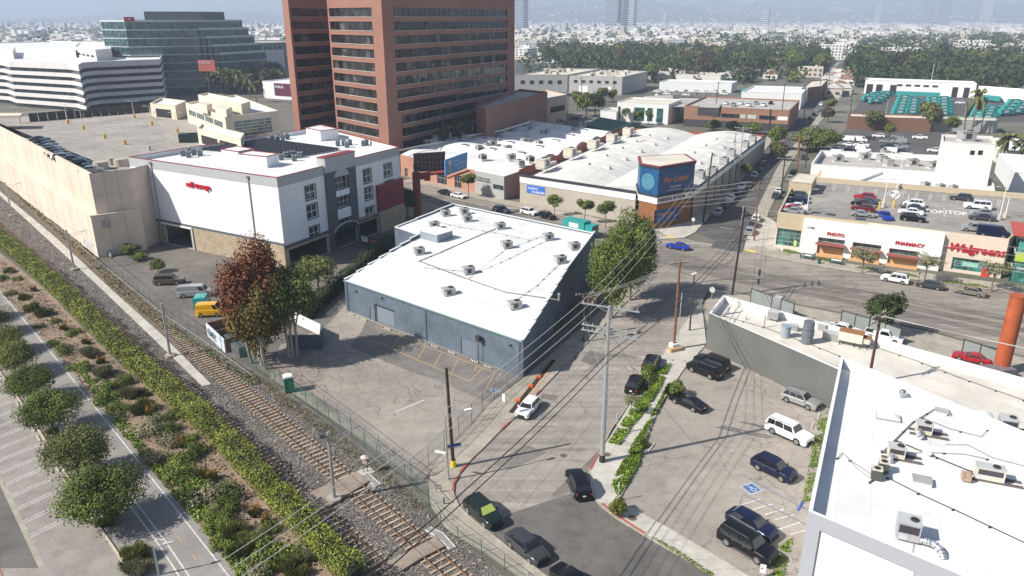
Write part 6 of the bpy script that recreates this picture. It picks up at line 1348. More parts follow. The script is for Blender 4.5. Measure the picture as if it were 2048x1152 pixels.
def car_proto(kind,lod=0):
 k=KINDS[kind];L,W,H,R_=k['L'],k['W'],k['H'],k['R'];hw=W/2;t=thing('car','x','car');wf_,wr_=k['WB']/2+.02,-k['WB']/2+.02
 AR=R_+.06
 xs=sorted(set([-L/2,-L/2+.12,-L/2+.35,L/2-.5,L/2-.2,L/2-.06,L/2,k['wf']*L,k['wr']*L,(k['wf']+.12)*L]+[c+AR*q for c in(wf_,wr_)for q in((-1,-.8,-.45,0,.45,.8,1)if not lod else(-1,-.5,.5,1))]))
 ring=[]
 for x in xs:
  if x>k['wf']*L:f=(x-k['wf']*L)/(L/2-k['wf']*L);zb=k['belt']*(1-f)+k['hood']*f-.16*f**4
  elif x<k['wr']*L:f=(k['wr']*L-x)/(L/2+k['wr']*L+1e-6);zb=k['belt']*(1-f)+k['deck']*f-.06*f
  else:zb=k['belt']
  e=abs(x)/(L/2);w=hw*(1-.14*max(0,e-.8)/.2*(max(0,e-.8)/.2)-.0)
  z0=.24
  for c in(wf_,wr_):
   if abs(x-c)<=AR+1e-6:z0=max(z0,R_+math.sqrt(max(AR*AR-(x-c)**2,0))-.02)
  zs=max(z0+.06,.45);zm=max(zs+.05,zb*.62)
  pts=[(0,z0),(w*.86,z0),(w*.985,z0+.02),(w,zm),(w*.975,zb-.07),(w*.90,zb),(w*.5,zb+.035),(0,zb+.045)]
  full=pts+[(-y,z)for y,z in pts[1:-1][::-1]]
  ring.append([(x,y,z)for y,z in full])
 m=MB();n=len(ring[0]);V=[p for r in ring for p in r];Fs=[]
 for i in range(len(ring)-1):
  for j in range(n):a,b=i*n+j,i*n+(j+1)%n;Fs.append((a,a+n,b+n,b))
 Fs.append(tuple(range(n)));Fs.append(tuple(range((len(ring)-1)*n,len(ring)*n))[::-1]);m.add(V,Fs)
 yb,yt=hw*.89,hw*k['tw'];zb=k['belt']-.02;X=[k['wf']*L,k['rf']*L,k['rr']*L,k['wr']*L];hz=H-.04
 st=[(X[0],zb,zb),(X[1],hz,H-.01),((X[1]+X[2])/2,H-.02,H+.03),(X[2],hz-.01,H-.02),(X[3],zb,zb)]
 g_=[]
 for i,(x,ze,zc)in enumerate(st):
  bx=[X[0],X[1]+(X[0]-X[1])*.25,(X[1]+X[2])/2,X[2]+(X[3]-X[2])*.25,X[3]][i]
  ytt=yt if 0<i<4 else yb;g_.append([(bx,yb,zb),(x,ytt,ze),(x,ytt*.55,zc),(x,-ytt*.55,zc),(x,-ytt,ze),(bx,-yb,zb)])
 V=[p for r in g_ for p in r];Fs=[]
 for i in range(4):
  for j in range(5):a=i*6+j;Fs.append((a,a+1,a+7,a+6))
 m.add(V,Fs)
 if k.get('bed'):
  for s in(-1,1):m.box((X[3]-.1-L/2)/2,s*(hw*.9),k['deck']-.02,L/2+X[3]-.1,.1,.1)
 body=m.build('body',PAINT['grey'],t,smooth=32);body['painted']=1
 def panel(a,b,c,d,f0,f1,g0,g1,push,nm='window',par=t,mm=CG):
  a,b,c,d=map(Vector,(a,b,c,d));P=lambda u,v:a.lerp(b,u).lerp(d.lerp(c,u),v)
  nrm=(b-a).cross(d-a).normalized()*push;mb=MB();mb.add([P(f0,g0)+nrm,P(f1,g0)+nrm,P(f1,g1)+nrm,P(f0,g1)+nrm],[(0,1,2,3)]);return mb
 w_=panel(g_[0][0],g_[0][5],g_[1][4],g_[1][1],.06,.94,.08,.94,.02);w_.v=[v for v in w_.v]
 def mk(nm,mbs,mm=CG):
  z=MB()
  for q in mbs:z.add(q.v,q.f)
  return z.build(nm,mm,t)
 ws=[(yb*.93,X[0]-.02,zb+.05),(-yb*.93,X[0]-.02,zb+.05),(-yt*.92,X[1]+.04,hz-.03),(yt*.92,X[1]+.04,hz-.03)]
 def lift(pts,d):
  p=[Vector(q)for q in pts];nrm=(p[1]-p[0]).cross(p[3]-p[0]).normalized();nrm=nrm if nrm.dot(d)>0 else-nrm;return[q+nrm*.018 for q in p]
 mb=MB();mb.add(lift([(X[0]-.06,yb*.92,zb+.06),(X[0]-.06,-yb*.92,zb+.06),(X[1]+.05,-yt*.9,hz-.04),(X[1]+.05,yt*.9,hz-.04)],Vector((1,0,1))),[(0,1,2,3)]);mb.build('windscreen',CG,t)
 mb=MB();fr=.1 if not k.get('bed')else.05;dx=X[2]-X[3];mb.add(lift([(X[3]+dx*.16,yb*.88,zb+(hz-zb)*.16),(X[3]+dx*.16,-yb*.88,zb+(hz-zb)*.16),(X[2]-dx*.1,-yt*.88,zb+(hz-zb)*.9),(X[2]-dx*.1,yt*.88,zb+(hz-zb)*.9)],Vector((-1,0,.6))),[(0,1,2,3)])
 if not k.get('panel'):mb.build('rear_window',CG,t)
 for s in(1,-1):
  n_=k['n'];lo=lambda f:(X[0]-.22+(X[3]+.14-X[0]+.22)*f);hi=lambda f:(X[1]-.03+(X[2]+.05-X[1]+.03)*f)
  cuts={1:[0,.55 if kind in('coupe',)else.95],2:[0,.46,.98],3:[0,.36,.70,.99]}[n_]
  if kind=='coupe':cuts=[0,.62,.9]
  if kind=='van':cuts=[0,.2]
  for c0,c1 in zip(cuts,cuts[1:]):
   c0+=.012;c1-=.012;z0_,z1_=zb+.05,hz-.055;q=lambda f:1.0
   pts=[(lo(c0),s*(yb*.995),z0_),(lo(c1),s*(yb*.995),z0_),(hi(c1)if c1<.9 else hi(c1),s*(yt*1.01),z1_),(hi(c0),s*(yt*1.01),z1_)]
   mb=MB();mb.add(lift(pts,Vector((0,s,.3))),[(0,1,2,3)]);mb.build('side_window',CG,t)
 for c in(wf_,wr_):
  for s in(1,-1):
   mb=MB();mb.tube((c,s*(hw-.24),R_),(c,s*(hw-.005),R_),R_,R_,16 if not lod else 10)
   wh=mb.build('wheel',TYRE,t,smooth=40);mb=MB();mb.tube((c,s*(hw-.02),R_),(c,s*(hw+.004),R_),R_*.68,R_*.64,14 if not lod else 8);mb.build('rim',RIM,wh)
 if lod:
  return t
 fx_=L/2
 for s in(1,-1):
  mb=MB();mb.box(fx_-.13,s*hw*.66,k['hood']-.34,.22,hw*.34,.15,s*-.25);mb.build('headlight',HL_,t)
  mb=MB();mb.box(-fx_+.05,s*hw*.74,k['deck']-.30,.14,hw*.26,.17,s*.2);mb.build('tail_light',TLm,t)
  mb=MB();mb.box(k['wf']*L-.18,s*(hw+.07),k['belt']+.0,.12,.2,.14);o=mb.build('mirror',PAINT['grey'],t);o['painted']=1
 mb=MB();mb.box(fx_-.03,0,.38,.1,hw*1.0,.26);mb.build('grille',BLKP,t)
 mb=MB();mb.box(fx_-.1,0,.22,.28,hw*1.55,.14);mb.build('bumper',BLKP,t);mb=MB();mb.box(-fx_+.1,0,.22,.28,hw*1.55,.16);mb.build('bumper',BLKP,t)
 mb=MB();mb.box(-fx_-.01,0,.62,.03,.34,.15);mb.build('number_plate',WHITE,t)
 for s in(1,-1):mb=MB();mb.box(0,s*(hw-.015),.24,k['WB']-2*AR,.03,.1);mb.build('sill',BLKP,t)
 for c0 in((.02,)if k['n']<2 else(.04,-.17)):
  for s in(1,-1):mb=MB();mb.box(L*c0,s*hw*.985,k['belt']-.17,.18,.03,.03);mb.build('door_handle',CHR,t)
 if k.get('rails'):
  for s in(1,-1):mb=MB();mb.bar((X[1]-.25,s*yt*.93,H+.03),(X[2]+.1,s*yt*.93,H+.03),.05,.05);mb.build('roof_rail',CHR if kind=='bigsuv' else BLKP,t)
 if k.get('bed'):mb=MB();mb.box((X[3]-.1-L/2)/2+.02,0,k['deck']+.03,L/2+X[3]-.35,hw*1.55,.02);mb.build('bed',BLKP,t)
 return t
CP_={}
def carp(kind,lod):
 if(kind,lod)not in CP_:CP_[(kind,lod)]=proto(car_proto(kind,lod))
 return CP_[(kind,lod)]
CATS=dict(sedan='car',coupe='car',hatch='car',suv='car',bigsuv='car',van='van',pickup='pickup truck')
def car(kind,col,u,v,hd,label,group=None,z=0,lod=0,sc=1,rim=None):
 if isinstance(hd,tuple):a_,b_=G(u,v,z+.7),G(*hd,z+.7);c=(a_+b_)/2;d=b_-a_;ang=math.atan2(d.y,d.x)
 else:c=G(u,v,z+.75);ang=rad(hd)
 o=clone(carp(kind,lod),(c.x,c.y,z+.012),ang,label,group,sc,paint=PAINT[col]);o['category']=CATS[kind];o.name={'van':'van','pickup':'pickup_truck'}.get(kind,'car')
 if rim:
  for ch in KIDS.get(o.name,[]):pass
 return o
A_=-38
car('hatch','white',1057,812,245,'white hatchback with a sunroof parked facing the camera beside the dug-up pavement')
c_=car('suv','black',1157,965,100,'black sport utility car turning at the bend beside the grey steel pole')
c_=car('suv','dgreen',966,1022,-53,'dark green boxy off-roader with a yellow green sunshade on the curved kerb',sc=(1,1,1.04))
c_=bpy.data.objects[[o.name for o in bpy.data.objects if str(o.get('label')).startswith('dark green boxy')][0]];SH=mat('sunshade',(.5,.6,.12),.5,.1,4)
bpy.context.view_layer.update()
for ch in c_.children:
 if ch.name.startswith('windscreen'):ch.material_slots[0].link='OBJECT';ch.material_slots[0].material=SH
car('hatch','grey',1054,1090,-52,'dark grey crossover parked on the lower street behind the off-roader',sc=(1.02,1.02,1.05))
car('sedan','black',1150,1163,-50,'black car mostly cut off by the bottom edge of the photo')
car('suv','black',1271,766,66,'black car with red tail lights parked at the verge behind the small tree');car('suv','black',1303,724,66,'black sport utility car parked ahead of the small verge tree')
car('bigsuv','black',1410,738,131,'glossy black off-roader nearest of the pair at the top of the right car park',sc=(.95,.98,.97));car('bigsuv','black',1424,724,131,'black off-roader behind its twin at the top of the right car park',sc=(.95,.98,.95))
car('coupe','black',1377,801,130,'low black sports saloon alone in the middle left of the right car park',sc=(1.03,1,1));car('suv','silver',1601,797,-46,'silver crossover parked below the slate wall in the right car park')
car('bigsuv','white',1578,862,-51,'large white luxury sport utility car with a dark sunroof in the right car park');car('suv','navy',1548,934,-50,'navy blue estate-like sport utility car in the right car park')
car('hatch','navy',1504,1046,-50,'dark rounded electric looking car beside the hatched bay',sc=(1.06,1.05,1.06));car('bigsuv','black',1495,1087,-50,'long black luxury sport utility car at the lower corner of the right car park',sc=(1.03,1,1))
car('bigsuv','brown',338,560,8,'bronze sport utility car parked by the storage yard fence',sc=(.98,.95,.95));car('van','silver',389,584,8,'silver panel van beside the bronze sport utility car',sc=(1,1,.95))
car('van','yellow',420,622,8,'yellow box van half hidden under the red tree',sc=(.75,1,1));car('van','teal',403,602,98,'turquoise rounded trailer like van next to the yellow van',sc=(.6,1.1,.85))
for kd,cl,u,v,hd,lb in(('suv','white',1791,556,143,'white crossover parked in front of the pharmacy bays'),('hatch','grey',1861,568,143,'charcoal car behind the white crossover by the pharmacy'),('sedan','beige',1941,581,143,'beige saloon parked under the pharmacy script sign'),('sedan','blue',1356,491,150,'bright blue saloon crossing the junction'),('suv','white',1058,423,-45,'white sport utility car parked at the tan wall kerb'),('suv','black',1094,431,-45,'black sport utility car parked behind the white one at the tan wall'),('sedan','black',891,384,-42,'black car parked by the brick studio front'),('sedan','white',917,390,-42,'white car parked behind the black one at the studio'),('suv','slate',1003,419,-42,'slate blue crossover driving along the boulevard behind the warehouse'),('sedan','white',1690,656,-40,'white car with a dark roof parked between the forecourt fences'),('pickup','white',1768,671,-38,'battered white pickup truck parked on the forecourt'),('coupe','red',1944,713,142,'dark red sports car parked at the forecourt fence by the orange column'),('hatch','grey',1966,703,142,'charcoal car half hidden behind the dark red sports car')):
 car(kd,cl,u,v,hd,lb)
Zc=DZ2
for kd,cl,u,v,hd,lb in(('suv','black',1594,390,150,'black car at the left end of the pharmacy roof, back one of its row'),('suv','navy',1594,398,150,'navy car at the left end of the pharmacy roof, second from the back'),('sedan','white',1592,411,150,'white car third from the back at the left end of the pharmacy roof'),('sedan','red',1582,415,150,'red car near the left parapet of the pharmacy roof'),('sedan','silver',1586,420,150,'silver car closest to the front parapet at the left end of the pharmacy roof'),('suv','red',1731,393,145,'red car at the back of the centre row on the pharmacy roof'),('sedan','grey',1733,400,145,'grey car second in the centre row on the pharmacy roof'),('sedan','black',1726,405,145,'black car third in the centre row on the pharmacy roof'),('suv','maroon',1727,416,145,'dark maroon car fourth in the centre row on the pharmacy roof'),('coupe','silver',1726,426,-28,'silver coupe at the front of the centre row on the pharmacy roof'),('sedan','blue',1771,430,260,'blue car facing the street beside the yellow bollards on the pharmacy roof'),('suv','white',1826,406,150,'white sport utility car at the back of the right centre row on the pharmacy roof'),('sedan','grey',1827,414,150,'dark car between the white cars of the right centre row on the pharmacy roof'),('sedan','white',1822,422,150,'white saloon third in the right centre row on the pharmacy roof'),('suv','black',1826,435,-30,'black sport utility car at the front of the right centre row on the pharmacy roof'),('suv','grey',1923,394,150,'lone dark grey sport utility car at the back parapet of the pharmacy roof'),('bigsuv','white',1955,411,155,'white off-roader with dark windows at the back of the right row on the pharmacy roof'),('sedan','silver',1966,424,155,'silver saloon second in the right row on the pharmacy roof'),('sedan','grey',1964,433,155,'grey saloon at the front of the right row on the pharmacy roof'),('suv','silver',1949,455,155,'silver crossover near the pharmacy script sign parapet'),('van','navy',1986,465,-28,'dark van near the red roof corner of the pharmacy')):
 car(kd,cl,u,v,hd,lb,z=Zc,lod=0 if kd=='coupe' else 1)
for k,(u,v)in enumerate(((1635,430),(1665,434),(1724,443))):car('sedan',('slate','grey','slate')[k],u,v,-28,'car on the sunken ramp behind the front parapet of the pharmacy, %s from the left'%ORD[k],'cars on the sunken ramp',z=5.3,lod=1)
k=0;cols=['silver','grey','white','grey','black','silver','white','slate','black','grey']
for row,nm,hd in((((1436,424),(1449,410),(1461,397),(1474,384),(1484,372),(1508,350),(1518,338),(1526,328),(1545,305),(1552,296)),'left',245),(((1500,461),(1507,447),(1513,436),(1552,390),(1558,380),(1580,355),(1587,343),(1608,314),(1618,300)),'right',65)):
 for j,(u,v)in enumerate(row):car(rr.choice(('sedan','suv','suv','hatch')),cols[(k*3)%10],u,v,hd,'%s car parked along the %s kerb of the far street, %s from the junction'%({'slate':'slate blue'}.get(cols[(k*3)%10],cols[(k*3)%10]),nm,ORD[j]),'cars along the %s kerb of the far street'%nm,lod=1);k+=1
for j,(u,v)in enumerate(((1565,288),(1632,285),(1636,272),(1620,236),(1628,228),(1634,219),(1642,208),(1652,196),(1661,190),(1668,178))):
 cl=cols[(j*7)%10];car('suv','maroon' if j==0 else cl,u,v,65,'%s car far along the dark street near the trees, %s in order'%('maroon' if j==0 else cl,ORD[j]),'cars far along the dark street',lod=1)
k=0
for u,v in((80,277),(88,283),(94,288),(100,293),(106,298),(113,303),(119,308),(127,314),(146,316),(165,326),(176,333),(183,338)):
 car(rr.choice(('sedan','suv')),['slate','black','slate','silver'][k%4],u,v,22,'%s car along the garage deck parapet, %s from the far end'%(['slate blue','black','slate blue','silver'][k%4],ORD[k]),'cars along the garage parapet',z=DZ,lod=1);k+=1
k=0
for j in range(4):
 for i in range(7):
  if i==3:continue
  u=1668+i*26+j*3-(60 if i==0 else 0)*0;v=277+j*10+i*1.2
  if u>1820:continue
  cl=rr.choice(('white','white','white','silver','navy'));car(rr.choice(('sedan','suv','pickup','van')),cl,u,v,rr.choice((150,-30)),'%s vehicle in the fenced truck lot, %s row from the back, place %s'%(cl,ORD[j],ORD[i]),'vehicles in the fenced truck lot',lod=1);k+=1
for k,(u,v,kd,cl,lb)in enumerate(((1869,300,'suv','white','white car alone at the right end of the truck lot'),(1840,274,'pickup','white','white pickup truck parked along the far side street'),(1757,271,'suv','white','white car under the round tree on the far side street'),(1795,272,'sedan','silver','silver car right of the round tree on the far side street'),(1737,275,'sedan','grey','grey car left of the round tree on the far side street'),(1920,205,'suv','white','white car between the teal trucks of the depot'))):car(kd,cl,u,v,152,lb,lod=1)
for k in range(16):u,v=1315+(k%8)*19,182+(k//8)*5+(k%3);car('suv',rr.choice(('white','white','silver')),u,v,rr.choice((150,65)),'small pale car on the distant rooftop lot, %s from the left in the %s row'%(ORD[k%8],('back','front')[k//8]),'cars on the distant rooftop lot',lod=1,z=3)
for k in range(7):car(rr.choice(('sedan','suv')),rr.choice(('white','grey','silver','black')),1452+k*15,205+(k%2)*4,65,'car on the brown office roof behind the railing, %s from the left'%ORD[k],'cars on the brown office roof',z=8.4,lod=1)
for k,(u,v,cl)in enumerate(((1105,240,'black'),(1113,236,'maroon'),(1148,236,'black'),(1158,233,'white'),(1135,190,'black'),(1275,203,'grey'),(1290,203,'grey'),(1272,250,'silver'),(1295,251,'silver'))):car('suv',cl,u,v,150 if k!=0 else 65,'%s car in the yards behind the studio block, %s from the left'%(cl,ORD[k]),'cars in the yards behind the studio block',lod=1)
def truck_proto():
 t=thing('waste_truck','x','truck');m=MB();m.box(3.2,0,.9,2.0,2.4,2.0);m.build('cab',PAINT['teal'],t);m=MB();m.box(4.22,0,1.9,.04,2.1,.8);m.build('windscreen',CG,t)
 m=MB();m.prism([(-3.9,-1.25),(2.0,-1.25),(2.0,1.25),(-3.9,1.25)],1.1,3.4);m.box(-3.6,0,.8,1.2,2.3,2.2);m.build('container',mat('teal_container',(.03,.30,.28),.6,.1,1),t)
 m=MB();m.box(-.9,1.27,1.8,2.6,.04,1.0);m.box(-.9,-1.27,1.8,2.6,.04,1.0);m.build('panel',WHITE,t)['kind']='stuff'
 m=MB();m.box(-.2,0,.55,7.4,1.0,.4);m.build('chassis',BLKP,t)
 for x in(3.0,-1.8,-3.0):
  for s in(-1,1):m=MB();m.tube((x,s*.85,.5),(x,s*1.2,.5),.5,.5,10);m.build('wheel',TYRE,t)
 return t
PRO.truck=proto(truck_proto());k=0
for nm,u0,v0,du,dv,n_,hd in(('front left row',1752,203,7,-5,5,10),('back left row',1738,198,8,-4,3,10),('left middle row',1800,226,2,-6,6,5),('second middle row',1825,226,1,-6,5,5),('third middle row',1868,229,0,-6,6,5),('fourth middle row',1888,229,0,-6,6,5),('inner right row',1955,235,3,-6,4,5),('outer right row',1975,236,3,-6,4,5),('far right row',2012,226,6,-7,4,10),('edge row',2035,224,6,-7,3,10),('shed side row',1965,196,10,1,4,60)):
 for j in range(n_):c=G(u0+du*j,v0+dv*j,1.5);put(PRO.truck,(c.x,c.y,.02),rad(hd+(0 if j%2 else 2)),'teal waste truck in the %s of the depot, %s in its line'%(nm,ORD[j]),'teal waste trucks in the depot',1.0);k+=1
c=G(1160,461,1);put(PRO.truck,(c.x,c.y,.02),rad(-42),'teal truck passing behind the white warehouse roof beside the big tree')
for j in range(9):c=G(1488+j*13,184+(j%2)*3,1.5);put(PRO.truck,(c.x,c.y,.02),rad(65),'teal truck in the far corner yard beyond the brown office, %s from the left'%ORD[j],'teal trucks in the far corner yard')
# ==== poles, lamps, wires
WOODD=mat('creosote_wood',(.045,.032,.025),.85,.2,4);WOODB=mat('brown_wood',(.20,.10,.05),.85,.2,4);STEEL=mat('galvanised_steel',(.42,.44,.45),.4,.1,4,metal=.4);INS=mat('insulator',(.45,.45,.46),.3,0);XARM=mat('crossarm_wood',(.24,.19,.15),.9,.2,5)
def pole(u,v,vt,label,mt=WOODD,r0=.2,r1=.14,arms=(),ang=None,ut=None,name='utility_pole',cat='utility pole',armm=None,base_=None,z0=0):
 c=base_ if base_ is not None else G(u,v);lo,hi=0,40
 for _ in range(30):
  md=(lo+hi)/2
  if PX((c.x,c.y,md))[1]>vt:lo=md
  else:hi=md
 h=lo;t=thing(name,label,cat,(c.x,c.y,z0));m=MB();lean=Vector((0,0,0))
 if ut is not None:
  uu=PX((c.x,c.y,h))[0];lean=Vector(((ut-uu)*(Vector((c.x,c.y,h))-Vector((0,0,CH))).length/F*.93,0,0))
 top=Vector((c.x,c.y,h))+lean;m.tube((c.x,c.y,z0),top,r0,r1,10);m.build('shaft',mt,t)
 for dz,L_,a_ in arms:
  f=(h-dz)/h;p=Vector((c.x,c.y,0))+lean*f+Vector((0,0,h-dz));d=Vector((math.cos(rad(a_)),math.sin(rad(a_)),0));m=MB();s_=Vector((-d.y,d.x,0))*(r1+.06)
  m.bar(p-d*L_/2+s_,p+d*L_/2+s_,.12,.14)
  m.bar(p+d*.08+s_*.9-Vector((0,0,.6)),p+d*L_*.25+s_*.9,.04,.04);m.bar(p-d*.08+s_*.9-Vector((0,0,.6)),p-d*L_*.25+s_*.9,.04,.04)
  o=m.build('crossarm',armm or XARM,t);b=MB()
  for q in(-.46,-.3,.3,.46):b.tube(p+d*L_*q+s_+Vector((0,0,.07)),p+d*L_*q+s_+Vector((0,0,.3)),.06,.045,6)
  b.build('insulator',INS,o)['kind']='stuff'
 return t,top,(c,h,lean)
def pt(P,dz,off_=0,a_=0):c,h,lean=P[2];return Vector((c.x,c.y,0))+lean*((h-dz)/h)+Vector((0,0,h-dz+.3))+Vector((math.cos(rad(a_)),math.sin(rad(a_)),0))*off_
CR=-25
PS1=pole(1204,925,612,'tall grey galvanised steel pole with three crossarm levels on the corner pavement',STEEL,.30,.17,((.25,6.2,CR),(2.6,6.0,CR),(3.2,6.0,CR)),armm=STEEL)
c,h,_=PS1[2];m=MB();m.tube((c.x,c.y,.12),(c.x,c.y,1.0),.34,.33,12);m.build('black_sleeve',RUB,PS1[0]);m=MB()
for k in range(24):m.bar((c.x+(.25 if k%2 else-.25),c.y,4+k*.45),(c.x+(.4 if k%2 else-.4),c.y,4+k*.45),.03,.03)
m.build('climbing_step',STEEL,PS1[0])['kind']='stuff'
PD1=pole(907,935,736,'bare black wooden pole with a yellow guard at its foot on the bend',WOODD,.2,.15,(),ut=892)
c=PD1[2][0];m=MB();m.tube((c.x,c.y,.12),(c.x,c.y,.9),.3,.3,10);m.build('yellow_guard',mat('yellow_guard',(.75,.55,.02),.6,.05,3),PD1[0]);m=MB();m.box(c.x+.1,c.y,2.6,1.6,.08,.35,rad(20));m.build('street_sign',mat('street_sign_blue',(.02,.08,.3),.5),PD1[0])
PB1=pole(1347,700,523,'brown wooden pole with one crossarm and a white boxed foot on the verge',WOODB,.22,.16,((.3,3.0,20),),ut=1360)
c=PB1[2][0];m=MB();m.box(c.x,c.y,.13,1.1,1.0,1.0,.4);m.build('white_box',WHITE,PB1[0]);m=MB();m.box(c.x+.1,c.y-.5,.13,2.0,.9,.5,.4);m.build('timber_crate',mat('fresh_timber',(.5,.33,.18),.85,.15,3),PB1[0]);m=MB();m.tube((c.x+.5,c.y,0),(c.x+.55,c.y,9),.06);m.build('conduit',METALL,PB1[0])
PL1=pole(1379,662,549,'black street lamp pole with a square lamp head between the pavements',DARKM,.15,.1,(),name='street_lamp',cat='street lamp',ut=1389);m=MB();t_=PL1[1];m.box(t_.x,t_.y,t_.z,.9,.4,.2,.6);m.build('lamp_head',WHITE,PL1[0])
PT1=pole(1464,590,414,'tall leaning black pole with stacked crossarms at the boulevard corner',WOODD,.22,.16,((.4,3.0,70),(1.6,3.0,70),(3.0,2.6,70),(6.0,4.2,20)),ut=1490)
PU1=pole(1166,684,585,'front black pole of the transformer pair beside the warehouse wall',WOODD,.16,.13,((.3,3,20),),ut=1171);PU2=pole(1180,670,590,'rear black pole of the transformer pair beside the warehouse wall',WOODD,.16,.13,((.3,3,20),),ut=1184)
for k in range(3):m=MB();q=pt(PU1,1.2+k*.15,.5+.6*k,30);m.tube(q-Vector((0,0,.9)),q,.3,.3,10);m.build('transformer',mat('rust_transformer',(.28,.17,.12),.7,.2,3),PU1[0])
m=MB();a_,b_=pt(PU1,5),pt(PU2,5);m.bar(a_,b_,.08,.08);m.build('brace',METALL,PU1[0])
p_=flat(G(1743,722,8))+Vector((.6,1.0,0));PR1=pole(0,0,628,'dark pole with tilted crossarms between the two white roofs at the right',mat('reddish_pole',(.09,.04,.03),.8,.2,4),.2,.15,((.2,3.6,40),(.9,3.6,40)),ut=1762,base_=p_)
PW1=pole(1259,436,382,'wooden pole with three crossarms in front of the wood clad corner tower',WOODD,.2,.15,((.4,3.6,15),(2.6,3.6,15),(4.8,3.6,15)),ut=1265);PF1=pole(1406,446,305,'very tall bare black pole on the corner pavement of the far street',WOODD,.22,.16,(),ut=1425)
PE1=pole(1508,482,362,'brown pole with a wide crossarm on the east corner of the far street',WOODB,.2,.15,((.4,5.5,5),(2.0,4.0,5)),ut=1519);PG1=pole(1512,592,478,'slim pale grey pole with dark boxes at the boulevard edge',STEEL,.09,.06,(),ut=1529);q=pt(PG1,5.5);m=MB();m.box(q.x,q.y,q.z-1.4,.35,.3,1.1);m.box(q.x,q.y,q.z-3,.35,.3,1.0);m.build('signal_box',DARKM,PG1[0])
PH1=pole(1463,372,262,'left leg of the twin steel poles over the side parapet of the lease building',STEEL,.18,.12,((.6,5,-20),(3.2,5,-20),(7,5,-20)),ut=1472,armm=STEEL);PH2=pole(1476,362,252,'right leg of the twin steel poles over the side parapet of the lease building',STEEL,.18,.12,((.6,5,-20),),ut=1487,armm=STEEL)
PK1=pole(1593,346,270,'thick brown pole with four crossarms at the far street beside the tree',WOODB,.35,.25,((.3,5.5,-15),(1.2,5.5,-15),(2.4,5,-15),(4,2.5,-15)),ut=1600);PK2=pole(1562,392,315,'dark pole with a transformer on the far street',WOODD,.2,.15,((.3,4,-15),(2.2,2,-15)),ut=1570);PK3=pole(1610,335,262,'dark bare pole behind the thick brown one',WOODD,.18,.13,((.4,4,-15),),ut=1623)
far_p=[(1427,250,163,1438,'in front of the brown office',2.5),(1135,232,150,1138,'behind the studio block at the left',2.5),(1228,200,138,1228,'above the green trees',2.2),(1163,214,155,1163,'among the green trees',2),(1538,262,218,1541,'at the right corner of the brown office',0),(1560,262,168,1570,'right of the brown office',3),(1608,245,168,1611,'by the brick row on the street',2.5),(1960,268,195,1975,'dark pole beside the tall palm',2.5),(1640,196,142,1642,'far up the street',3),(1658,180,125,1660,'farther up the street',3),(1700,250,190,1704,'at the brown row left end',2),(1928,268,205,1936,'twin pole with three transformers',2)]
for u,v,vt,ut,lb,ar in far_p:pole(u,v,vt,'dark utility pole %s'%lb,WOODD,.2,.15,((.4,ar,-15),)if ar else(),ut=ut)
PM=pole(1858,186,128,'tall white lattice mast in the truck depot',METALL,.3,.15,((6,3,0),),name='mast',cat='mast');
for k,(u,v,vt)in enumerate(((1772,229,199),(1930,230,205),(1095,200,170),(1113,200,162),(1175,250,217),(1262,262,226))):pole(u,v,vt,'pale lamp post in the yards beyond the vaulted roofs, %s in order'%ORD[k],METALL,.12,.08,((.1,1.6,0),),name='lamp_post',cat='lamp post')
PZ=pole(897,961,834,'slim grey street light whose arm reaches over the pavement near the black pole',STEEL,.11,.07,(),name='street_lamp',cat='street lamp',ut=890);q=PZ[1];m=MB();m.path([q,q+Vector((.9,.5,.25)),q+Vector((2.0,.9,.3))],.05,6);m.build('arm',STEEL,PZ[0]);m=MB();m.box(q.x+2.3,q.y+1.0,q.z+.22,.8,.35,.14,.4);m.build('lamp_head',WHITE,PZ[0]);m=MB();q2_=pt(PZ,4.6);m.box(q2_.x-.7,q2_.y,q2_.z,1.3,.05,.3,rad(-20));m.build('street_sign',WHITE,PZ[0])
for(u,v,vt,lb,dx)in((318,1150,1096,'slim lamp post with a short arm between the cycle path and the tufts',1.3),(124,872,826,'slim lamp post half behind the round trees of the left car park',1.2)):
 P_=pole(u,v,vt,lb,STEEL,.1,.07,(),name='street_lamp',cat='street lamp');q=P_[1];m=MB();m.bar(q,q+Vector((dx,.5,.12)),.09,.07);m.build('arm',STEEL,P_[0]);m=MB();m.box(q.x+dx*.8,q.y+.45,q.z+.1,.8,.3,.1,.4);m.build('lamp_head',METALL,P_[0])
CAT=[]
for k,(u,v,vt)in enumerate(((669,1000,864),(341,713,607),(149,540,460),(25,432,364))):
 c=G(u,v);t=thing('catenary_pole','grey round railway mast with a bracket arm, %s from the camera'%ORD[k],'mast',tuple(c));h=HT(u,v,vt)
 m=MB();m.tube(c,c+Vector((0,0,h)),.19,.15,12);m.build('shaft',STEEL,t);m=MB();m.tube(c,c+Vector((0,0,.35)),.75,.75,16);m.build('footing',CONC,t)
 d=Vector((.766,.643,0));a_=c+Vector((0,0,h-.9));e_=c+d*3.6+Vector((0,0,h-.55));m=MB();m.bar(a_,e_,.05,.05);m.bar(a_-Vector((0,0,.9)),e_-d*.5-Vector((0,0,.1)),.05,.05);m.bar(e_-d*.3,e_-d*.3-Vector((0,0,1.0)),.04,.04);m.build('bracket',METAL,t)
 if k==0:m=MB();a2=c-d*3.4+Vector((0,0,h-1.6));m.bar(c+Vector((0,0,h-.9)),a2,.05,.05);m.build('bracket',METAL,t)
 if k==0:m=MB();m.box(c.x-.5,c.y-.3,h-.5,.5,.3,.35);m.build('lamp',DARKM,t)
 CAT.append((c+d*2.4+Vector((0,0,h-1.5)),c-d*1.9+Vector((0,0,h-1.7)),c))
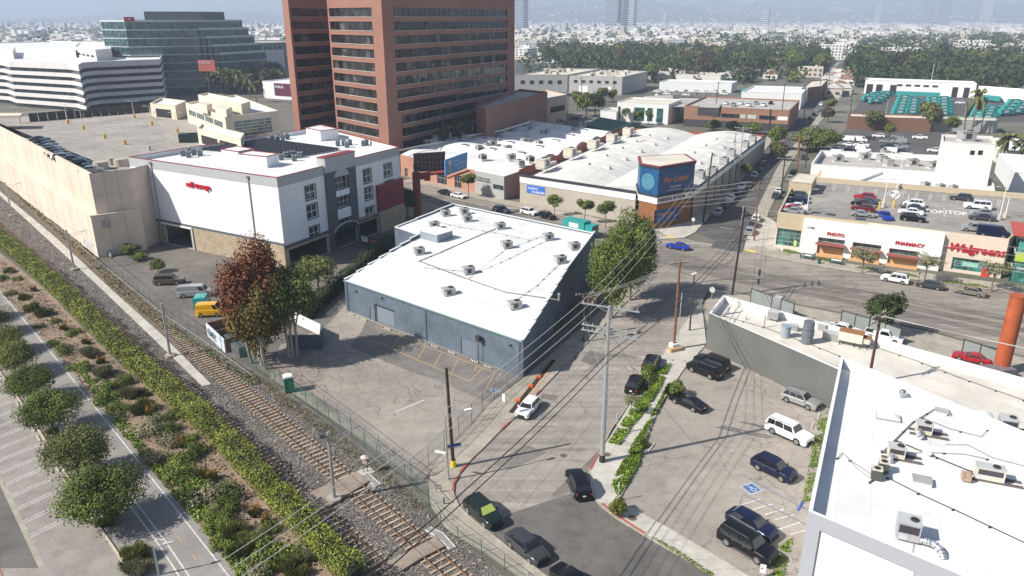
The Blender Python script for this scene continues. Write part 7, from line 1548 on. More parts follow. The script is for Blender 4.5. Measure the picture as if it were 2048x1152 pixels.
def wire(p,q,sag,r_,m_,label,n_=14,group=None):
 m=MB();pts=[p.lerp(q,k/n_)-Vector((0,0,sag*4*(k/n_)*(1-k/n_)))for k in range(n_+1)];m.path(pts,r_,4);return solo('overhead_wire',m,m_,label,'wire',group)
WG=mat('bare_wire',(.5,.48,.45),.4,0);WK=mat('black_cable',(.015,.015,.015),.6,0)
for k in range(3):wire(CAT[k][0],CAT[k+1][0],.15,.018,WK,'railway contact wire between the %s and %s masts'%(ORD[k],ORD[k+1]))
wire(CAT[0][0],CAT[0][0]+(CAT[0][0]-CAT[1][0]),.15,.018,WK,'railway contact wire running out of the bottom of the photo')
dirB=Vector((math.cos(rad(65)),math.sin(rad(65)),0));LL=G(700,1180,9)
for k,f in enumerate((-.46,-.3,-.14)):
 a_=pt(PS1,.25,6.2*f,CR)+Vector((0,0,.1));e1=a_-Vector((.50,.83,0)).normalized()*62+Vector((0,0,1.0));wire(a_,e1,1.6,.022,WG,'pale bare wire from the grey steel pole down over the railway, %s one'%ORD[k]);e2=pt(PH1,.6,5*f,-20);wire(a_,e2,2.0,.022,WG,'pale bare wire from the grey steel pole over the junction, %s one'%ORD[k])
for k,dz in enumerate((5.5,6.4)):
 a_=pt(PS1,dz,.2,0);e1=a_-Vector((.5,.83,0)).normalized()*60+Vector((0,0,1));wire(a_,e1,1.4,.045,WK,'thick black cable from the grey steel pole past the bend, %s one'%('upper','lower')[k]);wire(a_,pt(PT1,5+k,0,0),1.2,.045,WK,'thick black cable from the grey steel pole to the leaning black pole, %s one'%('upper','lower')[k])
for k in range(5):wire(pt(PW1,.4+k*1.1,1.5-.2*k,15),pt(PE1,.4+k*.9,-2+.4*k,5),.5,.025,WG,'wire spanning past the corner tower to the east corner pole, %s from the top'%ORD[k])
for k in range(4):wire(pt(PT1,.4+k*1.2,1.2,70),pt(PT1,.4+k*1.2,1.2,70)+Vector((62,-35,-1)),1.0,.022,WG,'wire from the leaning black pole to the right edge, %s from the top'%ORD[k])
for k in range(3):wire(pt(PB1,.3,-1.2+k,20),pt(PU1,.5+.3*k,.8-k*.5,20),.6,.018,WG,'thin wire from the brown pole to the transformer pair, %s one'%ORD[k]);wire(pt(PR1,.2+.3*k,-1+k,40),pt(PR1,.2,0,40)+Vector((38,-24,-.5-k*.3)),.6,.02,WG,'wire from the pole between the white roofs to the right edge, %s one'%ORD[k])
wire(pt(PB1,1.5),PL1[1],.4,.03,WK,'cable between the brown pole and the black street lamp');wire(PL1[1],pt(PT1,3),.6,.03,WK,'cable from the black street lamp to the leaning black pole')
for k in range(3):wire(pt(PK2,.3,-1.5+k*1.5,-15),pt(PK1,.3,-2+k*2,-15),.4,.02,WK,'wire between the two far street poles, %s one'%ORD[k]);wire(pt(PE1,.4,-2+k*2,5),pt(PK2,.3,-1.5+k*1.5,-15),.6,.02,WK,'wire along the far street from the east corner pole, %s one'%ORD[k])
wire(pt(PS1,9),pt(PU1,4),.4,.02,WG,'thin stay wire from the grey steel pole across the side street')
for k,(a_,b_)in enumerate((((1660,770),(1683,745)),((1652,782),(1690,752)))):wire(G(a_[0]-15,a_[1]+25),G(b_[0],b_[1],5),.0,.02,mat('stay_yellow',(.6,.45,.25),.6),'%s slanting stay wire beside the slate wall corner'%ORD[k],3)
# ==== fences
FG=mat('green_fence_paint',(.03,.13,.08),.7,.1,3);FM=mat('fence_steel',(.22,.22,.22),.5,.1,4,metal=.4)
def fence(pts,h,step,mt,label,picket=.0,name='fence',rails=(.15,.55,.95),wires=0,r_=.035,barb=False):
 P=resample(pts,max(1,int(length(pts)/step)));mid=P[len(P)//2];t=thing(name,label,'fence',tuple(mid))
 for p in P:m=MB();m.tube(p,p+Vector((0,0,h+.05)),r_,r_,6);m.build('post',mt,t)
 for f in rails:
  m=MB()
  for a_,b_ in zip(P,P[1:]):m.bar(a_+Vector((0,0,h*f)),b_+Vector((0,0,h*f)),.035,.035)
  m.build('rail',mt,t)
 if picket:
  m=MB();Q=resample(pts,max(1,int(length(pts)/picket)))
  for p in Q:m.bar(p+Vector((0,0,.05)),p+Vector((0,0,h)),.018,.018)
  m.build('picket',mt,t)['kind']='stuff'
 if wires:
  m=MB()
  for k in range(wires):
   z=h*(k+.5)/wires
   for a_,b_ in zip(P,P[1:]):m.bar(a_+Vector((0,0,z)),b_+Vector((0,0,z)),.014,.014)
  L_=length(pts);Q=resample(pts,int(L_/.35))
  m.build('wire_mesh',mt,t)['kind']='stuff'
 return t
GF_=GL([(455,692),(505,735),(572,783),(648,834),(720,890),(775,933),(822,968),(858,1012)])
fence(GF_,2.0,2.6,FG,'green wire fence between the railway and the warehouse lot',wires=9,rails=(.97,));fence(GL([(858,1012),(894,1064),(974,1113),(1040,1160),(1110,1210)]),1.5,2.6,FG,'green post fence along the curved pavement beside the railway',wires=2,rails=(.5,))
fence(GL([(560,755),(700,862),(822,960)]),2.4,3,FM,'thin dark stake fence just inside the green wire fence',picket=.5,rails=(.98,));fence(GL([(1040,757),(978,806),(937,854),(876,914),(822,962)]),2.6,3.0,FM,'grey steel picket fence closing the warehouse lot towards the side street',picket=.28,rails=(.04,.5,.98),r_=.045)
fence(GL([(0,338),(110,432),(215,528),(300,602),(380,655),(430,690)]),1.6,3.2,FM,'thin grey fence between the railway and the storage yard',wires=4,rails=(.96,));fence(GL([(100,448),(215,545),(330,640),(420,700),(505,762)]),1.1,3.0,mat('cable_stake',(.4,.38,.35),.7),'low pale cable rail along the track side',wires=2,rails=(.9,))
MESH=mat('windscreen_mesh',(.23,.26,.25),.9,.1,6)
for k,(a_,b_,vt)in enumerate((((1500,606),(1585,637),597),((1680,652),(1735,668),622),((1736,668),(1797,690),636),((1922,712),(1990,735),668))):
 A1,B1=G(*a_),G(*b_);t=thing('mesh_fence','grey mesh clad fence panel with dark posts on the forecourt, %s from the left'%ORD[k],'fence',tuple((A1+B1)/2));h=2.6
 for p in(A1,A1.lerp(B1,.5),B1):m=MB();m.bar(p,p+Vector((0,0,h+.1)),.14,.14);m.build('post',DARKM,t)
 m=MB();m.bar(A1+Vector((0,0,h)),B1+Vector((0,0,h)),.1,.1);m.build('rail',DARKM,t);m=MB();m.bar(A1+Vector((0,0,h/2)),B1+Vector((0,0,h/2)),.04,h-.2);m.build('mesh',MESH,t)
 m=MB();Q=resample([A1,B1],30)
 for q in Q:m.bar(q+Vector((0,0,h)),q+Vector((0,0,h+.25)),.03,.03)
 m.build('spike',DARKM,t)['kind']='stuff'
 # ==== billboard, column, street furniture
BRD=mat('billboard_brown',(.07,.05,.05),.8,.2,1);REDP=mat('rust_red_paint',(.26,.05,.035),.7,.2,1)
bc=G(836,436);hb=HT(836,436,345);t=thing('billboard','two faced billboard on a rust red column with a light blue advert face','billboard',tuple(bc))
m=MB();m.tube(bc,bc+Vector((0,0,hb)),.95,.95,16);m.build('column',REDP,t)
def qpx(pts,ref):
 a_,b_=ref;r_=[]
 for u,v in pts:s,z=WP(a_,b_,u,v);d=(b_-a_).normalized();r_.append(Vector((a_.x+d.x*s,a_.y+d.y*s,z)))
 return r_
bdx=Vector((math.cos(rad(5)),math.sin(rad(5)),0));pA=flat(bc)+Vector((0,1.5,0));q_=qpx([(827,307),(890,303),(890,344),(829,341)],(pA-bdx*5,pA+bdx*5));q_[2]=qpx([(889,345)],(pA-bdx*5,pA+bdx*5))[0]
m=MB();m.add([p+Vector((0,.25,0))for p in q_]+q_,[(0,1,2,3)[::-1],(4,5,6,7),(0,1,5,4),(1,2,6,5),(2,3,7,6),(3,0,4,7)]);m.build('rear_board',BRD,t)
m=MB();tl_,tr_,br_,bl_=q_
for k in range(9):p,r2_=tl_.lerp(tr_,k/8),bl_.lerp(br_,k/8);m.bar(p-Vector((0,.15,0)),r2_-Vector((0,.15,0)),.15,.15)
for k in range(5):p,r2_=tl_.lerp(bl_,k/4),tr_.lerp(br_,k/4);m.bar(p-Vector((0,.2,0)),r2_-Vector((0,.2,0)),.12,.12)
m.build('frame',BRD,t)
pB=flat(bc)+Vector((4.5,-3,0));d2=Vector((math.cos(rad(40)),math.sin(rad(40)),0));rf=(pB,pB+d2*10);f_=qpx([(890,320),(935,304),(934,336),(891,352)],rf)
AD=mat('advert_blue',(.12,.33,.62),.5,.05,.5);m=MB();bk_=Vector((-d2.y,d2.x,0))*.3;m.add([p+bk_ for p in f_]+f_,[(0,1,2,3)[::-1],(4,5,6,7),(0,1,5,4),(1,2,6,5),(2,3,7,6),(3,0,4,7)]);m.build('advert_face',AD,t)
Lf_=(f_[1]-f_[0]);lf=flat(Lf_).length;PF=lambda s,z,q=0:f_[0]+Lf_*(s/lf)+Vector((0,0,z))+bk_.normalized()*q;hgt=f_[0].z-f_[3].z
for k,(s,x)in enumerate((('POUR.',.36),('GARNISH.',.38),('DELIGHT.',.5))):text(t,s,PF,lf*x,-hgt*(.36+.24*k),hgt*.2,WHITE,.01,-.05)
m=MB();m.add([PF(lf*.12,-hgt*.12,-.05),PF(lf*.28,-hgt*.12,-.05),PF(lf*.25,-hgt*.45,-.05),PF(lf*.15,-hgt*.45,-.05)],[(3,2,1,0)]);m.build('glass_picture',mat('glass_pale',(.6,.6,.5),.5),t);m=MB();m.add([PF(lf*.17,-hgt*.45,-.05),PF(lf*.23,-hgt*.45,-.05),PF(lf*.23,-hgt*.97,-.05),PF(lf*.17,-hgt*.97,-.05)],[(3,2,1,0)]);m.build('stem_picture',mat('stem_amber',(.6,.35,.08),.5),t)
m=MB();tp=bc+Vector((0,0,hb-.6));m.tube(tp,f_[3].lerp(f_[2],.3)+Vector((0,0,.4))+bk_*2,.45,.45,10);m.tube(tp,bl_.lerp(br_,.1)+Vector((0,0,.3)),.3,.3,8);m.bar(bl_-Vector((.5,.8,.4)),br_-Vector((0,.8,.4)),.9,.1);m.bar(f_[3]-bk_*2-Vector((0,0,.5)),f_[2]-bk_*3-Vector((0,0,.5)),1.0,.12);m.build('truss',REDP,t);m=MB();m.tube(tp-Vector((0,0,.2)),tp+Vector((2.6,-1.2,-.2)),.6,.6,8);m.box(tp.x+2.8,tp.y-1.3,tp.z-1.0,1.4,1.4,1.8);m.build('bracket',REDP,t)
rc=G(2000,745);hr_=HT(2000,745,592);t=thing('billboard','thick orange rust column of a billboard at the right edge','billboard',tuple(rc));ORC=mat('orange_rust',(.40,.09,.03),.6,.15,1.5,big=(.5,.15));m=MB();m.tube(rc,rc+Vector((0,0,hr_)),1.0,1.0,20);m.build('column',ORC,t,smooth=40);m=MB();m.tube(rc+Vector((0,0,hr_-.9)),rc+Vector((6,.3,hr_-.9)),.5,.5,12);m.tube(rc+Vector((0,0,hr_)),rc+Vector((0,0,hr_+.1)),1.1,1.1,20);m.build('arm',ORC,t,smooth=40);m=MB();a_=rc+Vector((5.5,0,0));m.bar(rc+Vector((2.4,-3,hr_*.5)),rc+Vector((9,-8,hr_*.5)),.3,7);m.build('board_back',mat('board_grey',(.3,.33,.37),.7,.1,.8),t)
for k in range(4):m=MB();p=rc+Vector((2.2+k*1.7,-3.2-k*1.3,0));m.bar(p+Vector((0,0,1)),p+Vector((0,0,hr_*.98)),.25,.25);m.build('blue_post',mat('post_blue',(.03,.16,.5),.6),t)
c=G(1992,752);m=MB();m.box(c.x,c.y,0,4,2.2,1.3,.2);solo('market_stall',m,mat('tarp_mixed',(.3,.25,.26),.8,.6,3,col2=(.05,.05,.08)),'covered heap with a patterned cloth at the foot of the orange column','heap')
BG=mat('bench_green',(.02,.09,.075),.6,.1,3)
for k,(u,v)in enumerate(((1612,518),(1671,528))):
 c=G(u,v,.13);a_=rad(-33);t=thing('bench','dark green bench with a white printed backrest in front of the pharmacy, %s one'%('left','right')[k],'bench',tuple(c),a_);M=ORI[t.name]
 def bx(nm,x,y,z,sx,sy,sz,mm):q=M@Vector((x,y,z));m=MB();m.box(q.x,q.y,q.z,sx,sy,sz,a_);return m.build(nm,mm,t)
 bx('seat',0,0,.42,2.4,.5,.07,BG);bk__=bx('backrest',0,.25,.5,2.4,.06,.5,BG);bx('advert',0,.21,.62,1.9,.02,.28,WHITE)
 for s in(-1,1):bx('leg',s*1.1,0,0,.08,.5,.42,BG);bx('armrest',s*1.18,0,.62,.06,.5,.06,BG)
c=G(1638,527,.13);t=thing('litter_bin','dark green litter bin between the two benches','bin',tuple(c));m=MB();m.tube(c,c+Vector((0,0,.9)),.3,.32,12);m.build('drum',BG,t);m=MB();m.tube(c+Vector((0,0,.9)),c+Vector((0,0,.97)),.34,.3,12);m.build('lid',DARKM,t)
c=G(579,782);t=thing('portable_toilet','green portable toilet with a white roof beside the green fence','toilet',tuple(c),rad(25));M=ORI[t.name];PTG=mat('toilet_green',(.015,.16,.09),.5,.1,2)
m=MB();m.box(c.x,c.y,.1,1.15,1.15,2.0,rad(25));m.build('cabin',PTG,t);m=MB();m.box(c.x,c.y,2.1,1.25,1.25,.12,rad(25));m.box(c.x,c.y,2.22,1.0,1.1,.12,rad(25));m.build('roof',WHITE,t);m=MB();q=M@Vector((0,-.59,.2));m.box(q.x,q.y,.2,.8,.04,1.75,rad(25));m.build('door',mat('toilet_door',(.02,.22,.12),.5),t);m=MB();m.box(c.x,c.y,0,1.2,1.2,.1,rad(25));m.build('base',DARKM,t);m=MB();q=M@Vector((.4,.4,2.2));m.tube(q,q+Vector((0,0,.4)),.05);m.build('vent',DARKM,t)
TR_=GL([(1024,826),(1110,720)],.14);t=thing('trench','narrow dug trench with brown timber edge along the side street pavement','trench',tuple(TR_[0]));m=MB();m.bar(TR_[0],TR_[1],.75,.03);m.build('pit',mat('trench_dark',(.035,.025,.02),.95,.3,3),t);m=MB();e_=(TR_[1]-TR_[0]).normalized();s_=Vector((-e_.y,e_.x,0))*.42;m.bar(TR_[0]+s_,TR_[1]+s_,.12,.18);m.build('timber_edge',mat('trench_timber',(.22,.13,.06),.9,.2,4),t);m=MB();m.bar(TR_[0]-s_,TR_[1]-s_,.5,.04);m.build('steel_plate',mat('sandy_plate',(.42,.3,.2),.9,.2,2),t)
for k,(u,v)in enumerate(((1035,802),(1061,774),(1077,755))):c=G(u,v,.15);m=MB();m.prism([(c.x+x,c.y+y)for x,y in((-.35,-.12),(.3,-.2),(.38,.1),(-.2,.22))],.15,.42);solo('sandbag',m,mat('orange_bag',(.75,.13,.03),.7,.1,6),'bright orange sandbag on the trench edge, %s from the front'%ORD[k],'sandbag')
c=G(731,943,.1);t=thing('signal_cabinet','pale pink signal box on thin legs beside the upper foot crossing','cabinet',tuple(c));m=MB();m.box(c.x,c.y,1.2,.5,.4,.7);m.build('box',mat('pink_box',(.62,.48,.46),.7,.1,3),t);m=MB();m.box(c.x,c.y,0,1.6,1.2,.12,.6);m.build('slab',CONCL,t)
for s in(-1,1):m=MB();m.bar((c.x+s*.22,c.y,.1),(c.x+s*.22,c.y,1.25),.06,.06);m.build('leg',DARKM,t)
m=MB();m.tube((c.x,c.y,1.9),(c.x,c.y,2.1),.45,.1,10);m.build('hood',mat('pink_box',(.62,.48,.46),.7),t)
def sign(u,v,vt,w_,h_,label,m_=WHITE,rz=-40,z0=.13,txt=None,round_=False,tc=None):
 c=G(u,v,z0);H_=HT(u,v,vt);t=thing('street_sign',label,'sign',tuple(c));m=MB();m.tube(c,(c.x,c.y,H_),.035,.035,6);m.build('post',METALL,t);m=MB();a_=rad(rz);n_=Vector((math.sin(a_),-math.cos(a_),0))*.05
 if round_:
  m.tube(Vector((c.x,c.y,H_-w_/2))+n_,Vector((c.x,c.y,H_-w_/2))+n_*1.6,w_/2,w_/2,8)
 else:m.box(c.x+n_.x,c.y+n_.y,H_-h_,w_,.03,h_,a_)
 m.build('plate',m_,t)
 if txt:
  P=lambda s,z,q=0:Vector((c.x+n_.x*1.5,c.y+n_.y*1.5,z))+Vector((math.cos(a_),math.sin(a_),0))*s+n_.normalized()*-q
  text(t,txt,P,-w_*.38,H_-h_*.6,h_*.35,tc or RL,.005,-.02)
 return t
sign(1008,840,786,.4,1.0,'white parking sign on a thin post beside the trench');sign(1233,868,825,.45,1.1,'white parking sign standing in the weeds by the grey pole',rz=40);sign(1236,1000,962,.15,.6,'thin grey sign post behind the round bush on the corner',rz=50);sign(1524,1152,1126,.5,.9,'white parking sign with red letters at the bottom edge of the car park',txt='P',rz=-20)
sign(1385,462,434,.9,.9,'octagonal stop sign seen from behind at the west corner of the far street',mat('sign_back',(.55,.55,.54),.5),round_=True);sign(1423,598,572,1.1,1.1,'octagonal stop sign seen from behind at the boulevard corner',mat('sign_back',(.6,.56,.5),.5),round_=True);sign(1562,512,493,.5,.7,'small white sign at the glass corner of the pharmacy');sign(1586,519,480,.5,1.1,'yellow edged sign on a slim pole left of the benches',mat('yellow_sign',(.6,.6,.1),.6))
for k,(u,v)in enumerate(((1837,560),(1920,575),(1767,548))):c=G(u,v,.13);t=thing('parking_meter','parking meter at the pharmacy kerb, %s one'%ORD[k],'parking meter',tuple(c));m=MB();m.tube(c,c+Vector((0,0,1.2)),.04);m.build('post',DARKM,t);m=MB();m.box(c.x,c.y,1.3,.18,.14,.32);m.build('head',DARKM,t)
for k,(u,v)in enumerate(((1987,580),(1996,582))):c=G(u,v,.13);m=MB();m.path([c,c+Vector((0,0,.85)),c+Vector((.6,-.3,.85)),c+Vector((.6,-.3,0))],.035);solo('bike_rack',m,DARKM,'dark bike rack hoop near the glass corner, %s one'%ORD[k],'bike rack')
c=G(1394,458,.12);t=thing('fire_hydrant','yellowish fire hydrant by the stop sign at the corner tower','hydrant',tuple(c));m=MB();m.tube(c,c+Vector((0,0,.6)),.14,.12,8);m.build('barrel',mat('hydrant_tan',(.6,.42,.2),.6),t);m=MB();m.tube(c+Vector((0,0,.6)),c+Vector((0,0,.75)),.15,.05,8);m.build('cap',mat('hydrant_tan',(.6,.42,.2),.6),t)
c=G(888,1008,.13);m=MB();m.tube(c,c+Vector((0,0,.8)),.1,.1,8);solo('bollard',m,mat('bollard_slate',(.12,.15,.2),.6),'short slate bollard on the curved pavement by the railway','bollard');c=G(872,985,.13);t=thing('bike_rack','small dark square rack on the shaded bend of the pavement','bike rack',tuple(c));m=MB()
for s in(0,.55):m.bar(c+Vector((s,0,0)),c+Vector((s,0,.85)),.05,.05)
m.bar(c+Vector((0,0,.85)),c+Vector((.55,0,.85)),.05,.05);m.bar(c+Vector((0,0,.45)),c+Vector((.55,0,.45)),.05,.05);m.build('hoop',DARKM,t)
c=G(437,668);t=thing('open_container','low open container with GMH painted on its pale side under the red tree','container',tuple(c));A1,B1=G(416,672),G(452,706);d=(B1-A1).normalized();n_=Vector((-d.y,d.x,0));hh=2.2
WPB=mat('pale_blue_paint',(.55,.62,.66),.8,.1,2);INR=mat('rust_inside',(.24,.15,.1),.9,.15,2);w4=4.5
m=MB();m.bar(A1+Vector((0,0,hh/2)),B1+Vector((0,0,hh/2)),.12,hh);m.build('side',WPB,t)
for a_,b_ in((A1+n_*w4,B1+n_*w4),(A1+n_*.08,A1+n_*w4),(B1+n_*.08,B1+n_*w4),(A1.lerp(B1,.5)+n_*.08,A1.lerp(B1,.5)+n_*w4)):m=MB();m.bar(a_+Vector((0,0,hh/2)),b_+Vector((0,0,hh/2)),.12,hh-.02);m.build('wall',INR,t)
Pm=lambda s,z,q=0:A1+d*s+Vector((0,0,z))-n_*(.07-q);text(t,'GMH',lambda s,z,q=0:A1+d*s+Vector((0,0,z))+n_*(q-.07),.5,.5,1.7,mat('paint_black_letters',(.05,.07,.1),.8),.005,-.02,offx=.02)
for k,(u,v)in enumerate(((470,690),(486,706))):c=G(u,v);m=MB();m.box(c.x,c.y,0,2.6,2.2,1.5,rad(-45));solo('skip',m,mat('skip_grey',(.1,.11,.12),.8,.2,2),'dark grey skip under the yard trees, %s one'%('upper','lower')[k],'skip')
def person(c,hd,label,top,trousers,hair):
 t=thing('person',label,'person',tuple(c),hd);M=ORI[t.name]
 J=dict(p=(0,0,.95),s=(0,0,1.2),n=(0,0,1.45),h=(.02,0,1.6),ht=(.02,0,1.72),lh=(0,.1,.9),lk=(.06,.11,.5),la=(-.02,.12,.08),lt=(.14,.12,.04),rh=(0,-.1,.9),rk=(-.02,-.11,.5),ra=(-.12,-.12,.08),rt=(.04,-.12,.04),ls=(0,.19,1.4),le=(.03,.24,1.14),lw=(.16,.2,.95),lf=(.21,.19,.88),rs=(0,-.19,1.4),re=(-.05,-.24,1.14),rw=(.08,-.23,.92),rf=(.12,-.22,.85))
 E_='p-s s-n n-h h-ht p-lh lh-lk lk-la la-lt p-rh rh-rk rk-ra ra-rt n-ls ls-le le-lw lw-lf n-rs rs-re re-rw rw-rf'.split();R_=dict(p=.14,s=.13,n=.06,h=.1,ht=.07,lh=.09,rh=.09,lk=.06,rk=.06,la=.045,ra=.045,lt=.04,rt=.04,ls=.06,rs=.06,le=.045,re=.045,lw=.032,rw=.032,lf=.035,rf=.035)
 ks=list(J);me=bpy.data.meshes.new('body');me.from_pydata([J[k]for k in ks],[(ks.index(e.split('-')[0]),ks.index(e.split('-')[1]))for e in E_],[]);o=bpy.data.objects.new('body',me);COL.objects.link(o)
 sk=o.modifiers.new('skin','SKIN')
 for k,v in zip(ks,me.skin_vertices[0].data if me.skin_vertices else[]):v.radius=(R_[k],R_[k]);v.use_root=(k=='p')
 ss=o.modifiers.new('sub','SUBSURF');ss.levels=ss.render_levels=1
 dg=bpy.context.evaluated_depsgraph_get();m2=bpy.data.meshes.new_from_object(o.evaluated_get(dg));bpy.data.objects.remove(o)
 skin=mat('skin',(.35,.2,.14),.6,0);m2.materials.clear()
 for q in(trousers,top,skin,hair):m2.materials.append(q)
 for p in m2.polygons:z=p.center.z;p.material_index=0 if z<.95 else 1 if z<1.46 and not(z<1.0 and abs(p.center.y)>.17)else 2 if z<1.62 else 3;p.use_smooth=True
 b=bpy.data.objects.new('body',m2);COL.objects.link(b);b.parent=t;KIDS.setdefault(t.name,[]).append(b);return t
try:person(G(1628,521,.13),rad(200),'person in a blue top standing beside the left bench',mat('top_blue',(.08,.12,.2),.8),mat('trousers_dark',(.03,.03,.04),.8),mat('hair_dark',(.02,.015,.01),.8))
except Exception as ex:print('person failed',ex)
# ==== vegetation
RN=np.random.default_rng(11)
def leafm(n,c,c2=None,isl=.35):
 m=mat(n,c,.75,.3,.9,0,island=isl,col2=c2,contrast=.5,spec=.25,big=(.28,.3));return m
L_GR=leafm('leaf_green',(.15,.185,.035),(.07,.10,.02));L_OL=leafm('leaf_olive',(.18,.185,.055),(.085,.10,.03));L_YG=leafm('leaf_yellow_green',(.20,.20,.03),(.085,.11,.02));L_DK=leafm('leaf_dark',(.06,.085,.024),(.028,.045,.014));L_RD=leafm('leaf_red_brown',(.25,.075,.035),(.11,.045,.02));L_MX=leafm('leaf_autumn_mixed',(.20,.12,.03),(.09,.10,.02));L_LG=leafm('leaf_light_green',(.22,.225,.06),(.11,.13,.03));L_GY=leafm('leaf_grey_green',(.30,.28,.16),(.15,.15,.08));L_BR=leafm('leaf_dull_brown',(.10,.07,.045),(.05,.04,.025));L_GRASS=leafm('grass_blade',(.19,.28,.03),(.09,.15,.018));L_DRY=leafm('dry_blade',(.25,.20,.09),(.13,.12,.05));L_OR=leafm('orange_flower',(.5,.2,.03),(.3,.13,.02));L_SH=leafm('shrub_leaf',(.20,.25,.045),(.10,.14,.025));L_HEDGE=leafm('ivy_leaf',(.27,.29,.045),(.10,.13,.02),.5)
BARK=mat('bark',(.16,.13,.10),.9,.25,3);BARKW=mat('pale_bark',(.36,.32,.27),.85,.3,2);BARKD=mat('dark_bark',(.06,.05,.04),.9,.2,3)
def leafquads(C,size,up=.3,asp=.75,nrm=None,jit=.9):
 n=len(C);N_=RN.normal(size=(n,3))*jit;N_[:,2]+=up
 if nrm is not None:N_+=nrm
 N_/=np.linalg.norm(N_,axis=1)[:,None]+1e-9;T=np.cross(N_,RN.normal(size=(n,3)));T/=np.linalg.norm(T,axis=1)[:,None]+1e-9;B_=np.cross(N_,T)
 s=(size*RN.uniform(.6,1.3,n))[:,None];T*=s/2;B_*=s*asp/2
 V=np.stack([C-T-B_*.3,C+B_,C+T+B_*.3*0,C-B_],1).reshape(-1,3);Fa=np.arange(4*n).reshape(n,4);return V,Fa
def crown_pts(n,rx,ry,rz,cz,lobes=14,seed=0,rough=.34,flat_=.0,shell=.55):
 g_=np.random.default_rng(seed);D=g_.normal(size=(lobes,3));D[:,2]=np.abs(D[:,2])*1.0-.42;D/=np.linalg.norm(D,axis=1)[:,None]
 Lc=D*g_.uniform(.35,.72,(lobes,1));Lr=g_.uniform(.30,.30+rough*.6,lobes);k=g_.integers(0,lobes,n);d=g_.normal(size=(n,3));d/=np.linalg.norm(d,axis=1)[:,None]
 r_=g_.uniform(shell,1,n)**.6*(1+.12*g_.normal(size=n));P=Lc[k]+d*(Lr[k]*r_)[:,None];nr_=d.copy()
 P[:,0]*=rx;P[:,1]*=ry;P[:,2]=P[:,2]*rz+cz;return P,nr_
def tree_proto(seed,H_,rx,rz,n,size,leaf,bark=BARK,trunk_r=.18,lobes=16,multi=0,cz=None,rough=.34,limbs=5,ry=None,name='tree',shell=.55,asp=.75):
 t=thing(name,'x','tree');rr_=random.Random(seed);cz=H_-rz if cz is None else cz;m=MB();starts=[(0,0)]if not multi else[(rr_.uniform(-.9,.9),rr_.uniform(-.9,.9))for _ in range(multi)]
 for sx,sy in starts:
  p=Vector((sx,sy,0));q=Vector((sx*1.6+rr_.uniform(-.3,.3),sy*1.6+rr_.uniform(-.3,.3),cz-rz*.35));mid=p.lerp(q,.5)+Vector((rr_.uniform(-.2,.2),rr_.uniform(-.2,.2),0));m.tube(p,mid,trunk_r,trunk_r*.8,7);m.tube(mid,q,trunk_r*.8,trunk_r*.6,7)
  for k in range(limbs):
   a_=rr_.uniform(0,2*PI);e_=Vector((math.cos(a_)*rx*rr_.uniform(.35,.75),math.sin(a_)*rx*rr_.uniform(.35,.75),cz+rz*rr_.uniform(-.1,.7)));j=mid.lerp(q,rr_.uniform(.2,1));h_=j.lerp(e_,.5)+Vector((0,0,.15*rz));m.tube(j,h_,trunk_r*.45,trunk_r*.3,5);m.tube(h_,e_,trunk_r*.3,trunk_r*.1,4)
 m.build('trunk',bark,t,smooth=60);P,nr_=crown_pts(n,rx,ry or rx,rz,cz,lobes,seed,rough,shell=shell);V,Fa=leafquads(P,size,.35,asp,nr_*1.1,.55);m=MB();m.bulk(V,Fa);m.build('crown',leaf,t);return proto(t)
T_RND=[tree_proto(s,6.6,4.3,3.1,15000,.25,lf,BARKD,.2,30,rough=.5,cz=3.7)for s,lf in((1,L_GR),(2,L_OL),(3,L_LG))]
T_ST=[tree_proto(s+10,6.0,2.1,1.9,1700,.34,L_GR,BARK,.1,12)for s in range(2)]
T_OLV=tree_proto(21,7.6,3.9,3.0,6000,.36,L_LG,BARK,.2,20)
T_RED=tree_proto(31,21,4.6,9.2,17000,.38,L_RD,BARKW,.26,34,2,rough=.30,limbs=12,shell=.3);T_MIX=tree_proto(32,14,4.2,6.6,14000,.38,L_MX,BARKW,.26,30,2,rough=.32,limbs=12,shell=.3);T_GRN=tree_proto(33,15.5,4.6,6.2,12000,.38,L_GR,BARKW,.26,26,3,rough=.34,limbs=10,shell=.3)
T_FIC=tree_proto(41,16.5,5.4,7.6,24000,.38,L_GR,BARKW,.42,26,0,rough=.36,limbs=9,shell=.3)
T_OVAL=tree_proto(51,6.4,2.2,2.7,3200,.36,L_DK,BARK,.14,10,rough=.5)
T_POL=tree_proto(61,5.2,2.7,1.5,1300,.30,L_GY,BARK,.13,14,limbs=12,rough=.3,shell=.2)
T_SPR=tree_proto(71,9.0,9.5,4.2,8500,.75,L_GR,BARKD,.35,26,rough=.4,ry=7.0)
T_BIGB=[tree_proto(80+s,15,6.5,6.2,2600,1.15,lf,BARKD,.4,18,rough=.42,limbs=3,asp=.9)for s,lf in enumerate((L_DK,L_DK,L_GR,L_BR,L_OL))]
T_TALL=[tree_proto(90+s,22,4.6,9.8,2400,1.2,lf,BARKD,.4,18,rough=.36,limbs=3,asp=.9)for s,lf in enumerate((L_DK,L_GR))]
T_FARL=[tree_proto(100+s,11,5.6,5.0,520,1.9,lf,BARKD,.4,10,rough=.45,limbs=2,asp=.9)for s,lf in enumerate((L_DK,L_DK,L_OL,L_BR))]
T_BALD=tree_proto(112,2.0,1.05,.95,1800,.2,L_GR,BARK,.06,12,cz=.95,rough=.6)
T_BALL=tree_proto(111,2.0,1.0,.95,1800,.2,L_YG,BARK,.06,12,cz=1.0,rough=.6)
